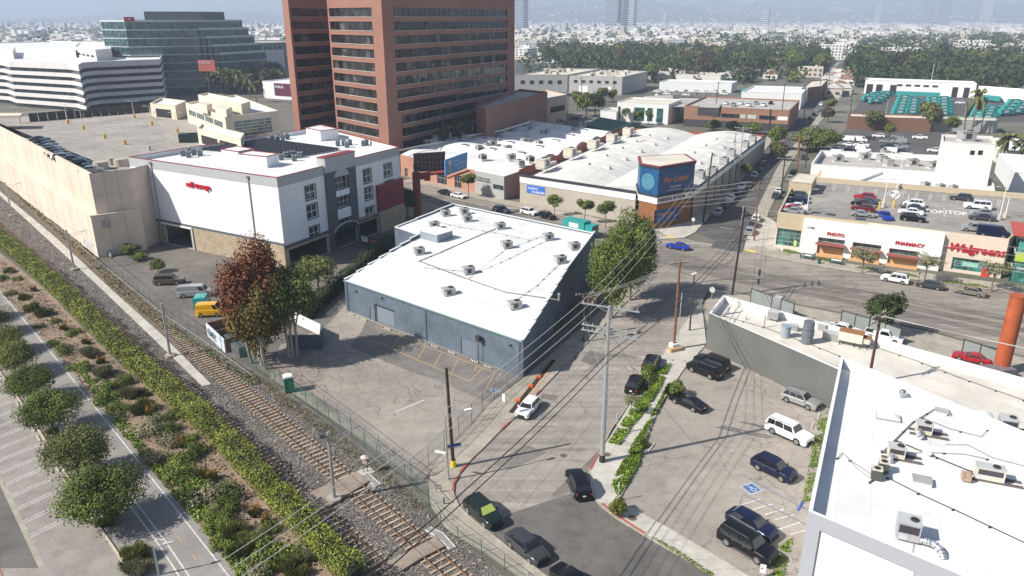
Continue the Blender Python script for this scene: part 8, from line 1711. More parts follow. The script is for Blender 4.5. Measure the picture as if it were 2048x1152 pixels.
def tree(p,u,v,label,sc=1.0,group=None,rz=None,z=0,name=None,cat='tree'):
 c=G(u,v,z);o=clone(p,(c.x,c.y,z),rr.uniform(0,6.28)if rz is None else rz,label,group,sc);o['category']=cat
 if name:o.name=name
 return o
for k,(p,u,v,s,lb)in enumerate(((0,213,1046,1.02,'round dark green tree nearest the camera beside the cycle path, its shade on the path'),(1,158,955,.93,'grey green round tree second from the bottom beside the left car park'),(0,108,862,.88,'round green tree third from the bottom beside the left car park, with its trunk showing'),(0,68,800,.80,'round green tree fourth from the bottom beside the left car park'),(2,32,750,.82,'yellowish round tree fifth from the bottom beside the left car park'),(2,18,705,.7,'small yellowish round tree at the left edge'),(1,-6,668,.75,'grey green tree cut by the left edge near the path'),(0,-40,640,.75,'dark tree mostly outside the left edge'))):tree(T_RND[p],u,v,lb,(s*.88,s*.88,s*.92))
tree(T_RED,520,722,'tall red brown sweetgum rising above the yard behind the green fence',(1.0,1.0,.93),rz=0);tree(T_MIX,536,732,'mixed red and green sweetgum with pale trunks in front of the tall red one',1.0,rz=1);tree(T_GRN,590,716,'green leafed sweetgum with several white trunks at the right of the yard group',(.95,.95,.92),rz=2);tree(T_MIX,500,716,'darker low autumn tree at the left of the yard group',(.8,.8,.85),rz=4)
tree(T_OLV,637,588,'round olive green tree standing before the white storage building',1.0)
tree(T_FIC,1222,636,'big street tree right of the warehouse, nearer of the two joined crowns',(.82,.82,.9),rz=.5);tree(T_FIC,1258,600,'big street tree behind the nearer one, overlapping the junction',(.95,.95,1.0),rz=2.2)
for k,(u,v,s,lb)in enumerate(((1109,432,.95,'small round street tree left of the three before the tan wall'),(1170,447,1.1,'small round street tree middle of the three before the tan wall'),(1211,456,1.15,'small street tree right of the three before the tan wall'))):tree(T_ST[k%2],u,v,lb,s,'street trees before the tan wall')
tree(T_OVAL,816,437,'dense dark oval tree beside the billboard column',(1.25,1.25,1.25));tree(T_ST[1],937,396,'young street tree with yellowing leaves in front of the grey studio box',1.25)
tree(T_OVAL,1764,668,'bushy heart shaped dark green tree behind the dark pole on the forecourt',(1.25,1.25,1.15),z=0)
for k,(u,v,s)in enumerate(((1723,547,1.0),(1848,564,1.1),(1982,584,1.15))):tree(T_POL,u,v,'pollarded street tree with knobbly branches before the pharmacy, %s from the left'%ORD[k],s,'pollarded trees before the pharmacy')
tree(T_SPR,1632,302,'wide spreading green tree beside the truck lot and the far street',(1.05,1.05,1.0),rz=.3);tree(T_BIGB[2],1553,300,'green street tree on the left side of the far street',(.55,.55,.6));tree(T_BIGB[2],1548,316,'bushy green tree against the side wall on the far street',(.35,.35,.4));tree(T_ST[0],1490,362,'dark shrub like tree by the twin steel poles',.9);tree(T_BIGB[4],1555,322,'lower olive tree on the left kerb of the far street',(.4,.4,.4))
for u,v,s,p,lb in((1855,262,.85,4,'large grey green tree behind the truck lot, right of the brown row'),(1745,262,.62,4,'grey green tree before the brown row'),(1778,274,.38,2,'small bright green tree at the far side street'),(1900,268,.5,2,'yellow green bush tree beside the tall blank building'),(1660,225,.5,4,'dark olive tree at the far street edge'),(1655,245,.5,3,'brownish tree at the far street right side'),(1172,234,.8,2,'dense green tree behind the studio block, left one'),(1190,230,.75,0,'dense dark green tree behind the studio block, right one'),(1155,222,.7,4,'pale leafed tree behind the studio block'),(1205,205,.6,4,'brownish pale tree by the grey works'),(1225,204,.5,4,'second pale tree by the grey works'),(658,266,.75,0,'dark tree in the notch between the two brick wings')):tree(T_BIGB[p],u,v,lb,s)
for k,(u,v)in enumerate(((1252,246),(1275,250),(1296,250))):tree(T_ST[k%2],u,v,'small dark tree at the modern white office, %s one'%ORD[k],1.2,'small trees at the modern white office')
for k,(u,v)in enumerate(((1423,262),(1468,264),(1506,268))):c=G(u,v);o=tree(T_BALD,u,v,'clipped round green bush in front of the brown office, %s from the left'%ORD[k],(3.6,3.6,2.6),'clipped bushes at the brown office',name='clipped_bush',cat='bush')
for k in range(7):c=tM.lerp(tR,.25+k*.09);p_=c+Vector((6,-6,0));o=clone(T_TALL[0],(p_.x,p_.y,0),k,'thin dark tree along the shaded foot of the brick tower, %s from the left'%ORD[k],'thin trees at the tower foot',(.42,.42,.72-.03*k));o['category']='tree'
def palm_proto(H_,fr,n=26,tr=.25):
 t=thing('palm_tree','x','palm tree');m=MB();m.tube((0,0,0),(0,0,H_),tr,tr*.8,8);m.build('trunk',BARK,t);g_=np.random.default_rng(5);m=MB()
 for k in range(n):
  a_=g_.uniform(0,2*PI);e_=g_.uniform(-.5,1.1);pts=[]
  for j in range(6):s=j/5;r_=fr*s*math.cos(e_*(1-.3*s));z=H_+fr*(s*math.sin(e_)-.55*s*s);pts.append(Vector((r_*math.cos(a_),r_*math.sin(a_),z)))
  sd_=Vector((-math.sin(a_),math.cos(a_),0))
  for p,q in zip(pts,pts[1:]):
   for s in(-1,1):m.add([p,q,q+sd_*s*fr*.13-Vector((0,0,fr*.08)),p+sd_*s*fr*.13-Vector((0,0,fr*.08))],[(0,1,2,3)])
 m.build('crown',L_OL,t);return proto(t)
PALM=palm_proto(6,3.4);
for u,v,hs_,s,lb in((2003,330,1.5,1.35,'feathery palm right of the tall blank building'),(2046,330,1.4,1.3,'palm cut by the right edge beside the blank building'),(1942,268,2.6,1.2,'very tall palm with a thick skirt before the depot'),(500,196,2.0,1.3,'tall palm left of the brick tower'),(513,205,1.7,1.2,'lower palm beside the brick tower'),(478,190,2.2,1.2,'palm between the cream block and the tower'),(1170,118,2.2,1.6,'tall palm above the dark tree belt')):
 c=G(u,v);o=clone(PALM,(c.x,c.y,0),rr.uniform(0,6),lb,None,(s,s,hs_));o['category']='palm tree'
def hedge_run(pts,w_,h_,dens,size,leaf,label,name='hedge',core=BARKD,top_noise=.25):
 P=resample(pts,max(2,int(length(pts)/1.2)));t=thing(name,label,'hedge',tuple(P[len(P)//2]));m=MB()
 Ln=length(P);n=int(Ln*(2*h_+w_)*dens);k=RN.integers(0,len(P)-1,n);f=RN.uniform(0,1,n);A_=np.array([tuple(p)for p in P]);C=A_[k]*(1-f)[:,None]+A_[k+1]*f[:,None]
 d=A_[k+1]-A_[k];d/=np.linalg.norm(d,axis=1)[:,None];nn=np.stack([-d[:,1],d[:,0],0*f],1);s=RN.uniform(0,2*h_+w_,n);bump=top_noise*(np.sin(C[:,0]*1.9+C[:,1])+np.sin(C[:,1]*1.3-C[:,0]*.7))*.5
 side=np.where(s<h_,-1.0,np.where(s>h_+w_,1.0,0.0));lat=np.where(side==0,(s-h_)-w_/2,side*w_/2)*(1+bump*.35);zz=np.where(side==0,h_,np.where(side<0,s,2*h_+w_-s))+bump*(side==0)+bump*.6*(side!=0)*(np.abs(s)/h_>0)
 C=C+nn*lat[:,None]+np.stack([0*f,0*f,np.clip(zz,.05,99)],1)+RN.normal(size=(n,3))*.10;nr_=nn*side[:,None]+np.stack([0*f,0*f,(side==0)*1.0],1)
 V,Fa=leafquads(C,size,.2,.8,nr_*.9,.6);m.bulk(V,Fa);m.build('foliage',leaf,t)
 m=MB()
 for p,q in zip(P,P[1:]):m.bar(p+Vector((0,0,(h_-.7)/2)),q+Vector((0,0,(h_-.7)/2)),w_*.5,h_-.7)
 m.build('shade_core',mat('hedge_core',(.02,.028,.01),.95,.3,2),t);return t  # dark box fill stands for the shade inside the foliage
HT3=GL([(-70,392),(0,452),(67,503),(120,552),(205,628),(300,718),(355,775),(410,830),(462,866),(512,912),(607,1013),(737,1150),(790,1200)],2.6)
hl=resample(GL(HL),60);ht_=[flat(p)for p in resample(HT3,60)];wid=[]
mid_=[]
for k,p in enumerate(hl):
 q=min(ht_,key=lambda z:(z-p).length);mid_.append((p+q)/2);wid.append((p-q).length)
W_H=max(1.3,min(3.2,sorted(wid)[len(wid)//2]));print('hedge width',W_H)
cut_=int(len(mid_)*.72)
hedge_run(smoothline(mid_[:cut_+2],70),W_H*.74,2.7,36,.24,L_HEDGE,'long tall ivy clad hedge wall between the planting strip and the railway, upper stretch',top_noise=.4);hedge_run(smoothline(mid_[cut_+1:],40),W_H*.7,2.6,55,.2,L_HEDGE,'nearer stretch of the ivy clad hedge wall down to the bottom edge',top_noise=.35)
hedge_run(GL([(612,640),(640,612),(690,570),(735,527),(785,487)]),1.8,2.4,30,.26,L_DK,'dark hedge along the drive between the storage yard and the warehouse');
hedge_run(GL([(232,482),(262,486),(288,492)]),6,2.6,18,.3,L_GR,'broad rounded bushes at the foot of the garage end wall',name='bush_row',top_noise=.9)
for u,v,s,lb in((317,544,(1.35,1.35,1.4),'clipped ball shaped bush in front of the bronze sport utility car'),(262,508,(1.9,1.9,1.3),'rounded bush below the garage end wall'),(278,520,(1.7,1.7,.8),'low green bush by the drive entrance')):o=tree(T_BALD,u,v,lb,s,name='clipped_bush',cat='bush')
def scatter(name,px,dens,size,leaf,label,cat='grass',z=0,hmax=.15,up=.6,clump=.5,blades=False):
 P=np.array([tuple(p)[:2]for p in GL(px)]);mn,mx=P.min(0),P.max(0);A_=abs(sum(P[i][0]*P[(i+1)%len(P)][1]-P[(i+1)%len(P)][0]*P[i][1]for i in range(len(P))))/2
 n=int(A_*dens/max(A_/((mx-mn).prod()+1e-9),.05));Q=RN.uniform(mn,mx,(n,2));ins=np.zeros(n,bool);j=len(P)-1
 for i in range(len(P)):
  c=((P[i,1]>Q[:,1])!=(P[j,1]>Q[:,1]))&(Q[:,0]<(P[j,0]-P[i,0])*(Q[:,1]-P[i,1])/(P[j,1]-P[i,1]+1e-12)+P[i,0]);ins^=c;j=i
 Q=Q[ins];w_=np.sin(Q[:,0]*1.7+2*np.sin(Q[:,1]*.9))+np.sin(Q[:,1]*2.1+1.5*np.sin(Q[:,0]*1.3));Q=Q[w_>-2+2*clump];n=len(Q)
 C=np.column_stack([Q,z+RN.uniform(.02,hmax,n)])
 if blades:
  d=RN.normal(size=(n,3))*.5;d[:,2]=1;d/=np.linalg.norm(d,axis=1)[:,None];s=RN.normal(size=(n,3));s[:,2]=0;s/=np.linalg.norm(s,axis=1)[:,None];L_=RN.uniform(.5,1.2,n)[:,None]*size;b=C.copy();b[:,2]=z;V=np.stack([b-s*.03,b+s*.03,b+d*L_],1).reshape(-1,3);Fa=np.arange(3*n).reshape(n,3)
 else:V,Fa=leafquads(C,size,up,.8)
 m=MB();m.bulk(V,Fa);return stuff(name,m,leaf,label,cat)
scatter('weeds',[(1345,722),(1319,781),(1294,821),(1261,859),(1240,893),(1216,888),(1236,860),(1262,820),(1290,775),(1320,735)],150,.25,L_GRASS,'bright green weeds on the verge left of the light path strip',z=.12,hmax=.3,clump=.25)
scatter('weeds',[(1273,878),(1258,903),(1247,924),(1230,954),(1223,974),(1236,996),(1258,966),(1278,931),(1284,903),(1300,855),(1317,820),(1346,768),(1336,770),(1310,818),(1291,852)],150,.25,L_GRASS,'bright green weeds between the light path strip and the right car park',z=.1,hmax=.3,clump=.2)
scatter('weeds',[(1638,838),(1660,835),(1625,1000),(1604,1006),(1618,930)],60,.22,L_GRASS,'patchy weeds at the foot of the near white building',z=0,hmax=.2,clump=.6);scatter('weeds',[(1560,1095),(1585,1075),(1570,1152),(1540,1165)],90,.22,L_GRASS,'triangle of weeds at the lower right corner of the car park',z=0,hmax=.2,clump=.3)
scatter('weeds',[(1300,1075),(1330,1096),(1425,1158),(1432,1154),(1335,1090)],90,.16,L_GRASS,'thin line of weeds along the lower kerb',z=.14,hmax=.12,clump=.4)
scatter('dry_grass',[(505,742),(570,790),(648,842),(720,898),(775,942),(850,1015),(838,1030),(760,962),(690,905),(600,838),(500,762)],26,.5,L_DRY,'dry yellow grass along the outer foot of the green fence',z=0,blades=True,clump=.3);scatter('weeds',[(505,742),(648,842),(775,942),(850,1015),(830,1020),(700,912),(560,800),(490,750)],9,.2,L_OL,'low olive weeds mixed into the dry grass by the fence',z=0,hmax=.2,clump=.5)
scatter('weeds',[(215,540),(300,615),(430,705),(520,765),(505,775),(400,705),(290,635),(205,560)],14,.3,L_OL,'brownish weeds between the railway and the storage yard fence',z=0,hmax=.4,clump=.45);scatter('weeds',[(0,345),(110,438),(215,535),(205,550),(100,455),(0,365)],10,.35,L_DK,'dark weeds along the foot of the garage wall',z=0,hmax=.4,clump=.5)
scatter('leaf_litter',[(560,700),(620,705),(660,730),(640,770),(560,780),(530,745)],18,.12,L_RD,'fallen red leaves on the lot under the tall trees','leaves',z=.002,hmax=.03,up=3,clump=.3);scatter('leaf_litter',[(500,740),(560,780),(620,820),(610,835),(530,790),(480,750)],20,.12,L_RD,'fallen red leaves by the green fence','leaves',z=.002,hmax=.03,up=3,clump=.3)
STONE_=mat('ballast_chip',(.34,.30,.26),.95,.4,5,island=.75,col2=(.13,.11,.09),contrast=.4)
scatter('ballast_stones',[(330,640),(505,745),(842,1005),(1010,1160),(760,1190),(560,985),(350,790),(250,690)],34,.19,STONE_,'loose grey ballast stones between and beside the tracks, near part','ballast',z=.0,hmax=.06,up=2,clump=0)
scatter('ballast_stones',[(0,345),(215,530),(330,630),(330,770),(25,497),(0,470)],9,.26,STONE_,'loose grey ballast stones beside the tracks, far part','ballast',z=.0,hmax=.06,up=2,clump=0)
GCV=[(245,870),(300,900),(350,960),(420,1010),(520,1120),(560,1180),(480,1180),(470,1150),(400,1053),(332,976)]
scatter('ground_cover',GCV,60,.26,L_GRASS,'bright green ground cover along the lower cycle path edge','ground cover',z=0,hmax=.35,clump=.15);scatter('ground_cover',[(150,735),(215,760),(260,850),(300,905),(245,872),(195,800)],45,.26,L_GRASS,'green ground cover patch along the middle of the cycle path','ground cover',z=0,hmax=.3,clump=.35)
scatter('low_growth',[(0,520),(90,590),(160,660),(260,750),(360,820),(500,990),(640,1140),(560,1180),(400,1053),(237,862),(80,672),(0,585)],5,.3,L_GY,'sparse grey green low growth over the planting strip','ground cover',z=0,hmax=.3,clump=.5);scatter('bark_mulch',[(0,520),(90,590),(160,660),(260,750),(360,820),(500,990),(640,1140),(560,1180),(400,1053),(237,862),(80,672),(0,585)],14,.16,mat('mulch_chip',(.3,.2,.14),.9,.3,3,island=.5),'reddish bark chips and dead leaves on the planting strip','mulch',z=0,hmax=.05,up=3,clump=.1)
def shrub_proto(seed,r_,h_,n,size,leaf,blades=False,flower=None):
 t=thing('shrub','x','shrub');g_=np.random.default_rng(seed);m=MB()
 if blades:
  P,nr_=crown_pts(n,r_*.8,r_*.8,h_*.7,h_*.35,7,seed,.5);P[:,2]=np.abs(P[:,2]);out_=P*np.array([1,1,0])/r_*.8+np.array([0,0,1.0])+g_.normal(size=P.shape)*.22;out_/=np.linalg.norm(out_,axis=1)[:,None];s_=np.cross(out_,g_.normal(size=P.shape));s_/=np.linalg.norm(s_,axis=1)[:,None];V=np.stack([P-out_*.22-s_*size*.5,P-out_*.22+s_*size*.5,P+out_*.3],1).reshape(-1,3);m.bulk(V,np.arange(3*n).reshape(n,3))
 else:P,nr_=crown_pts(n,r_,r_,h_*.75,h_*.35,9,seed,.5);P[:,2]=np.abs(P[:,2]);V,Fa=leafquads(P,size,.5,.7,nr_,.6);m.bulk(V,Fa)
 m.build('foliage',leaf,t)
 if flower:
  m=MB()
  for k in range(14):a_=g_.uniform(0,2*PI);q=Vector((math.cos(a_)*r_*.6,math.sin(a_)*r_*.6,h_*g_.uniform(.9,1.5)));m.tube((q.x*.3,q.y*.3,h_*.4),q,.015,.01,4);V,Fa=leafquads(np.array([tuple(q)]*7)+g_.normal(size=(7,3))*.07,.13);m.bulk(V,Fa)
  m.build('flower',flower,t)
 return proto(t)
SHB=dict(mound=shrub_proto(1,1.5,1.1,1800,.17,L_SH),dark=shrub_proto(2,1.4,1.2,1800,.15,L_GR),grass=shrub_proto(3,1.5,1.1,3600,.07,L_LG,True),pale=shrub_proto(4,1.4,.9,3200,.07,L_GY,True),paw=shrub_proto(5,.8,.9,900,.07,L_OL,True,L_OR),grey=shrub_proto(6,1.5,1.0,1300,.16,L_GY))
lbs=dict(mound='leafy green mound shrub',dark='dense dark green shrub',grass='arching olive grass tussock',pale='pale dry looking grass tussock',paw='spiky plant with orange flower stalks',grey='grey green spreading shrub')
SPL=[('dark',22,590,.9),('grass',50,598,1.0),('paw',68,582,1),('grass',62,620,1.3),('grass',88,630,1.4),('mound',108,645,.8),('dark',78,655,.7),('paw',128,660,1.2),('mound',150,668,1.0),('dark',130,705,1.3),('dark',108,690,.9),('paw',172,688,1.1),('pale',178,712,1.5),('mound',160,740,1.3),('paw',202,726,1.1),('pale',208,752,1.6),('dark',228,775,1.3),('dark',250,765,1.2),('mound',218,800,1.5),('pale',262,795,1.5),('grass',285,790,1.0),('dark',240,820,1.2),('grass',290,822,1.5),('paw',302,830,1.1),('grey',322,850,1.5),('mound',350,838,1.3),('dark',345,865,1.2),('grey',298,872,1.5),('grey',332,890,1.5),('mound',378,882,.9),('paw',360,895,1.1),('dark',392,912,1.5),('mound',372,925,1.4),('grey',310,918,1.3),('mound',352,950,1.5),('paw',424,960,1.3),('grass',405,955,1.1),('mound',385,985,1.6),('grey',412,1005,1.8),('dark',462,990,1.4),('dark',455,1020,1.3),('dark',440,1045,1.3),('mound',425,1050,1.2),('paw',508,1030,1.2),('grass',470,1072,1.4),('grass',490,1100,1.6),('dark',535,1070,1.2),('mound',545,1110,1.9),('mound',520,1130,1.6),('grass',590,1140,1.5),('grey',510,1145,1.4),('mound',450,1085,1.2),('paw',535,1045,1),('pale',610,1120,1.0),('grass',20,545,1.0),('dark',5,560,1.0),('mound',35,560,.8)]
for k,(kd,u,v,s)in enumerate(SPL):
 o=tree(SHB[kd],u,v,'%s in the planting strip, %s plant from the far end'%(lbs[kd],ordi(k)),(s*.85,s*.85,s*.85),'shrubs of the planting strip',cat='shrub',name='shrub')
o=tree(SHB['grass'],268,1122,'big ornamental grass tuft between the kerb and the lamp post',(1.25,1.25,1.3),cat='shrub',name='shrub');tree(SHB['pale'],275,1148,'dry ornamental grass tuft at the bottom edge',(1.15,1.15,1.2),cat='shrub',name='shrub');tree(SHB['mound'],100,868,'low green shrub at the foot of the third round tree',.7,cat='shrub',name='shrub');tree(SHB['grass'],215,1045,'olive tuft under the nearest round tree',.9,cat='shrub',name='shrub')
tree(T_BALL,1237,1030,'round bright green bush on the lower corner pavement behind the red kerb',(1,1,1),cat='bush',name='bush');tree(T_ST[0],1296,790,'small dark verge tree partly hiding the parked black car',(.7,.7,.78));tree(T_BALD,1350,792,'leafy green bush at the top of the car park edge',(1.1,1.1,1.2),cat='bush',name='bush')
o=tree(T_POL,1262,832,'bare twiggy young tree in the verge weeds',(.38,.38,.6));tree(SHB['grass'],1288,893,'dry stump like plant in the weeds near the wheel stop',(.5,.5,.8),cat='shrub',name='shrub')
for k,(u,v)in enumerate(((1668,529),(1735,543),(1815,556),(1645,524),(1790,553),(1912,572),(1955,578),(1575,508),(1590,512))):tree(SHB['mound'],u,v-4,'low green planter shrub at the pharmacy front, %s in the list'%ORD[k],(1.3,.6,.5),'planter shrubs at the pharmacy',rz=rad(-33),cat='shrub',name='shrub')
# ==== the far city
HOUSE=[mat('house_white',(.72,.70,.67),.85,.08,.3),mat('house_cream',(.56,.49,.40),.85,.08,.3),mat('house_tan',(.40,.32,.26),.85,.1,.3),mat('house_grey',(.40,.41,.42),.85,.1,.3),mat('house_pink',(.50,.38,.33),.85,.1,.3)];ROOFS=[ROOFW,ROOFC,mat('tile_roof',(.26,.13,.09),.9,.2,.5),ROOFG]
HW=mat('far_window',(.07,.08,.09),.3,0)
def house_proto(seed,w_,d_,h_,wm,rm,pitched=False):
 t=thing('house','x','house');g_=random.Random(seed);m=MB();m.box(0,0,0,w_,d_,h_);
 if g_.random()<.5:m.box(w_*.3,d_*.1,h_-.01,w_*.3,d_*.5,2.6)
 m.build('wall',wm,t);m=MB()
 if pitched:
  hw_,hd=w_/2+.4,d_/2+.4;m.add([(-hw_,-hd,h_),(hw_,-hd,h_),(hw_,hd,h_),(-hw_,hd,h_),(-hw_*.6,0,h_+2.6),(hw_*.6,0,h_+2.6)],[(0,1,5,4),(2,3,4,5),(1,2,5),(3,0,4)])
 else:m.box(0,0,h_,w_-.8,d_-.8,.15);m.box(-w_*.2,d_*.1,h_+.1,2,2,1.2)
 m.build('roof',rm,t);m=MB();fl_=max(1,int(h_/3.2))
 for f in range(fl_):
  z=f*3.2+1.1
  for s in(-1,1):
   n_=max(2,int(w_/4.2))
   for k in range(n_):m.box(-w_/2+(k+.5)*w_/n_,s*d_/2,z,w_/n_*.5,.12,1.5)
   n_=max(2,int(d_/4.2))
   for k in range(n_):m.box(s*w_/2,-d_/2+(k+.5)*d_/n_,z,.12,d_/n_*.5,1.5)
 m.build('window',HW,t)['kind']='stuff';return proto(t)
HP=[house_proto(s,w_,d_,h_,HOUSE[wm],ROOFS[rm],pt_)for s,(w_,d_,h_,wm,rm,pt_)in enumerate(((26,15,10,0,0,0),(34,16,13,0,1,0),(22,14,7,1,1,0),(30,18,12,1,0,0),(16,11,4.5,0,2,1),(14,10,4.5,1,3,1),(42,18,16,0,0,0),(24,14,10,4,2,1),(28,16,13,3,3,0),(20,16,10,2,1,0)))]
HN=['white block of flats','long white flats','low cream house','cream block of flats','white tiled roof house','small cream bungalow','big white apartment block','pink house with a tiled roof','grey block of flats','tan block of flats']
def side_of(u):return 'far left' if u<400 else 'left of the tower' if u<570 else 'just right of the tower' if u<1200 else 'centre right' if u<1600 else 'right'
def hidden(u,v,pad=0):return(560<u<1033 and v<200)or(200<u<425 and 36<v<190+pad)or(u<345 and 84<v<240)
rh=random.Random(21);cnt=0;tries=0;occ=[]
def free(x,y,r_):return all((x-a_)**2+(y-b_)**2>(r_+c_)**2 for a_,b_,c_ in occ)
far_st0,far_st1=FL[-2],FL[-1]
def zone(x,y):
 u,v=PX((x,y,0));
 if v>205:return False
 if hidden(u,v,6):return False
 if 1025<u<1300 and v>140:return False
 if 1300<u<1640 and v>166:return False
 if u>1690 and v>152:return False
 if u<580 and v>190:return False
 if 425<u<585 and 88<v<165:return False
 if 1595<u<1740 and abs((u-1640)-(175-v)*.85)<16:return False
 return-60<u<2110
rows=[]
for k in range(2600):
 d=520+1500*rh.random()**1.4;a_=rad(rh.uniform(-37,37));x,y=d*math.sin(a_)*1.02,d*math.cos(a_)
 if not zone(x,y):continue
 rows.append((d,x,y))
rows.sort();nh=0;ntree=0;TREEN=['dark round tree','dense dark tree','green broad tree','brownish tree','olive tree']
def rank(n):return ordi(n)
for d,x,y in rows:
 u,v=PX((x,y,0));belt=(u>1080 and 62<v<152)or(u<300 and v>60)or(430<u<580 and v>150);woods=belt and not(1240<u<1330 and v>140)
 far_band=v<80
 p_tree=.88 if(u>1080 and 78<v<152)else.5 if belt else.12
 if rh.random()<p_tree:
  if ntree>=290 or not free(x,y,2.2):continue
  tall=(u>1350 and 70<v<130 and rh.random()<.3);idx=rh.choice((0,1,1,2,3,4));pr_=T_TALL[rh.randrange(2)]if tall else(T_BIGB[idx]if d<900 else T_FARL[idx%4]);s=rh.uniform(.85,1.35)if not tall else rh.uniform(.6,.95)
  if d>=900 and not tall:s*=1.15
  o=clone(pr_,(x,y,0),rh.uniform(0,6),'%s in the distance, %s, %s tree outward'%('tall dark tree' if tall else TREEN[idx if d<900 else idx%4],side_of(u),rank(ntree)),'trees of the distant neighbourhood',(s*1.1,s*1.1,s));o['category']='tree';occ.append((x,y,3.4));ntree+=1
 else:
  if nh>=280:continue
  i=rh.choice((4,5,4,5,4,2))if d<900 else rh.choice((0,1,2,3,3,6,8,9,0,0));w_=(26,34,22,30,16,14,42,24,28,20)[i]/2
  if not free(x,y,w_*.85):continue
  o=clone(HP[i],(x,y,0),rad(65+rh.choice((0,90))+rh.uniform(-3,3)),'%s in the distance, %s, %s house outward'%(HN[i],side_of(u),rank(nh)),'distant houses',(rh.uniform(.85,1.1),1,rh.uniform(.85,1.15)));o['category']='house';o.name='house';occ.append((x,y,w_));nh+=1
print('trees',ntree,'houses',nh)
g_=np.random.default_rng(77)
def mass_boxes(n,dmin,dmax,hmin,hmax):
 d=dmin+(dmax-dmin)*g_.uniform(0,1,n)**.9;a_=np.radians(g_.uniform(-38,38,n));x=d*np.sin(a_);y=d*np.cos(a_);w_=g_.uniform(10,34,n);e_=g_.uniform(9,18,n);h_=g_.uniform(hmin,hmax,n);r_=np.radians(65+90*g_.integers(0,2,n));c_,s_=np.cos(r_),np.sin(r_);V=[]
 for sx,sy,sz in((-1,-1,0),(1,-1,0),(1,1,0),(-1,1,0),(-1,-1,1),(1,-1,1),(1,1,1),(-1,1,1)):V.append(np.column_stack([x+sx*w_/2*c_-sy*e_/2*s_,y+sx*w_/2*s_+sy*e_/2*c_,h_*sz]))
 V=np.stack(V,1).reshape(-1,3);b=np.arange(n)[:,None]*8;Fa=np.concatenate([b+np.array(f)for f in((4,5,6,7),(0,1,5,4),(1,2,6,5),(2,3,7,6),(3,0,4,7))]);return V,Fa
bands=[]
def keep(V,Fa,k):
 return V,Fa
def hillz(x,y):k=min(max((y-6200)/5800,0),1);base=330*(1/(1+math.exp(-(x+2400)/900)))+60;return base*min(1,k*1.6)*(.75+.25*math.sin(x*.0013+1)+.15*math.sin(x*.0041+y*.001)+.1*math.sin(x*.011+y*.004))
for j,(n,d0,d1,h0,h1_,mm)in enumerate(((3000,1900,6200,7,17,0),(1900,1900,6200,6,15,1),(500,2000,6000,6,13,2),(500,2200,6200,8,30,3),(620,1250,1950,6,12,0),(380,1250,1950,5,11,1),(120,1300,1950,5,10,4))):
 V,Fa=mass_boxes(n,d0,d1,h0,h1_);m=MB();m.bulk(V,Fa);stuff('distant_houses',m,HOUSE[mm],'mass of pale houses fading into the haze, layer %d'%(j+1),'houses')
n=1500;V,Fa=mass_boxes(n,6200,10500,6,14);Vc=V.reshape(n,8,3);zz=np.array([hillz(p[0],p[1])for p in Vc.mean(1)]);Vc[:,:,2]+=zz[:,None]-2;m=MB();m.bulk(Vc.reshape(-1,3),Fa);stuff('distant_houses',m,HOUSE[1],'scattered pale houses on the hazy hillsides','houses')
def mass_trees(n,dmin,dmax,r0,r1,leaf,label,clusters=True):
 d=dmin+(dmax-dmin)*g_.uniform(0,1,n);a_=np.radians(g_.uniform(-38,38,n));x=d*np.sin(a_);y=d*np.cos(a_);r_=g_.uniform(r0,r1,n);hh_=r_*g_.uniform(1.3,2.3,n);q=18;D=g_.normal(size=(n,q,3));D/=np.linalg.norm(D,axis=2)[:,:,None];C=np.stack([x[:,None]+D[:,:,0]*r_[:,None],y[:,None]+D[:,:,1]*r_[:,None],np.abs(hh_[:,None]*(.5+D[:,:,2]*.5))],2).reshape(-1,3);global RN
 V,Fa=leafquads(C,1.0,.4,.9,D.reshape(-1,3));s=np.repeat(np.repeat(r_,q),4)[:,None]*.9;Cc=np.repeat(C,4,0);V=Cc+(V-Cc)*s;m=MB();m.bulk(V,Fa);stuff('distant_woods',m,leaf,label,'woods')
mass_trees(1300,1700,6200,4,9,L_DK,'dark tree masses between the farthest houses');mass_trees(450,1150,1900,3.5,6.5,L_DK,'tree tops mixed between the middle distance houses');mass_trees(350,1300,3500,4,8,L_OL,'olive tree tops between the distant houses')
def belt_trees(px,n,r0,r1,leaf,label):
 P=np.array([tuple(p)[:2]for p in GL(px)]);mn,mx=P.min(0),P.max(0);Q=g_.uniform(mn,mx,(n*6,2));ins=np.zeros(len(Q),bool);j=len(P)-1
 for i in range(len(P)):
  c=((P[i,1]>Q[:,1])!=(P[j,1]>Q[:,1]))&(Q[:,0]<(P[j,0]-P[i,0])*(Q[:,1]-P[i,1])/(P[j,1]-P[i,1]+1e-12)+P[i,0]);ins^=c;j=i
 Q=Q[ins][:n];n=len(Q);r_=g_.uniform(r0,r1,n);hh_=r_*g_.uniform(1.5,2.6,n);q=60;D=g_.normal(size=(n,q,3));D/=np.linalg.norm(D,axis=2)[:,:,None];C=np.stack([Q[:,0,None]+D[:,:,0]*r_[:,None],Q[:,1,None]+D[:,:,1]*r_[:,None],np.abs(hh_[:,None]*(.5+D[:,:,2]*.5))],2).reshape(-1,3)
 V,Fa=leafquads(C,2.6,.4,.9,D.reshape(-1,3));m=MB();m.bulk(V,Fa);stuff('distant_woods',m,leaf,label,'woods')
belt_trees([(1090,150),(1330,160),(1440,150),(1330,104),(1100,106)],190,5,10,L_DK,'dark tree belt beyond the grey works');belt_trees([(1335,160),(1480,150),(1600,160),(1700,84),(1380,86)],210,5,11,L_DK,'dense dark grove right of the middle');belt_trees([(1690,150),(2060,160),(2060,80),(1720,84)],400,5,11,L_DK,'dense dark tree belt beyond the truck depot');belt_trees([(1540,165),(1620,175),(1660,120),(1600,118)],40,4,7,L_GR,'green trees left of the far street end')
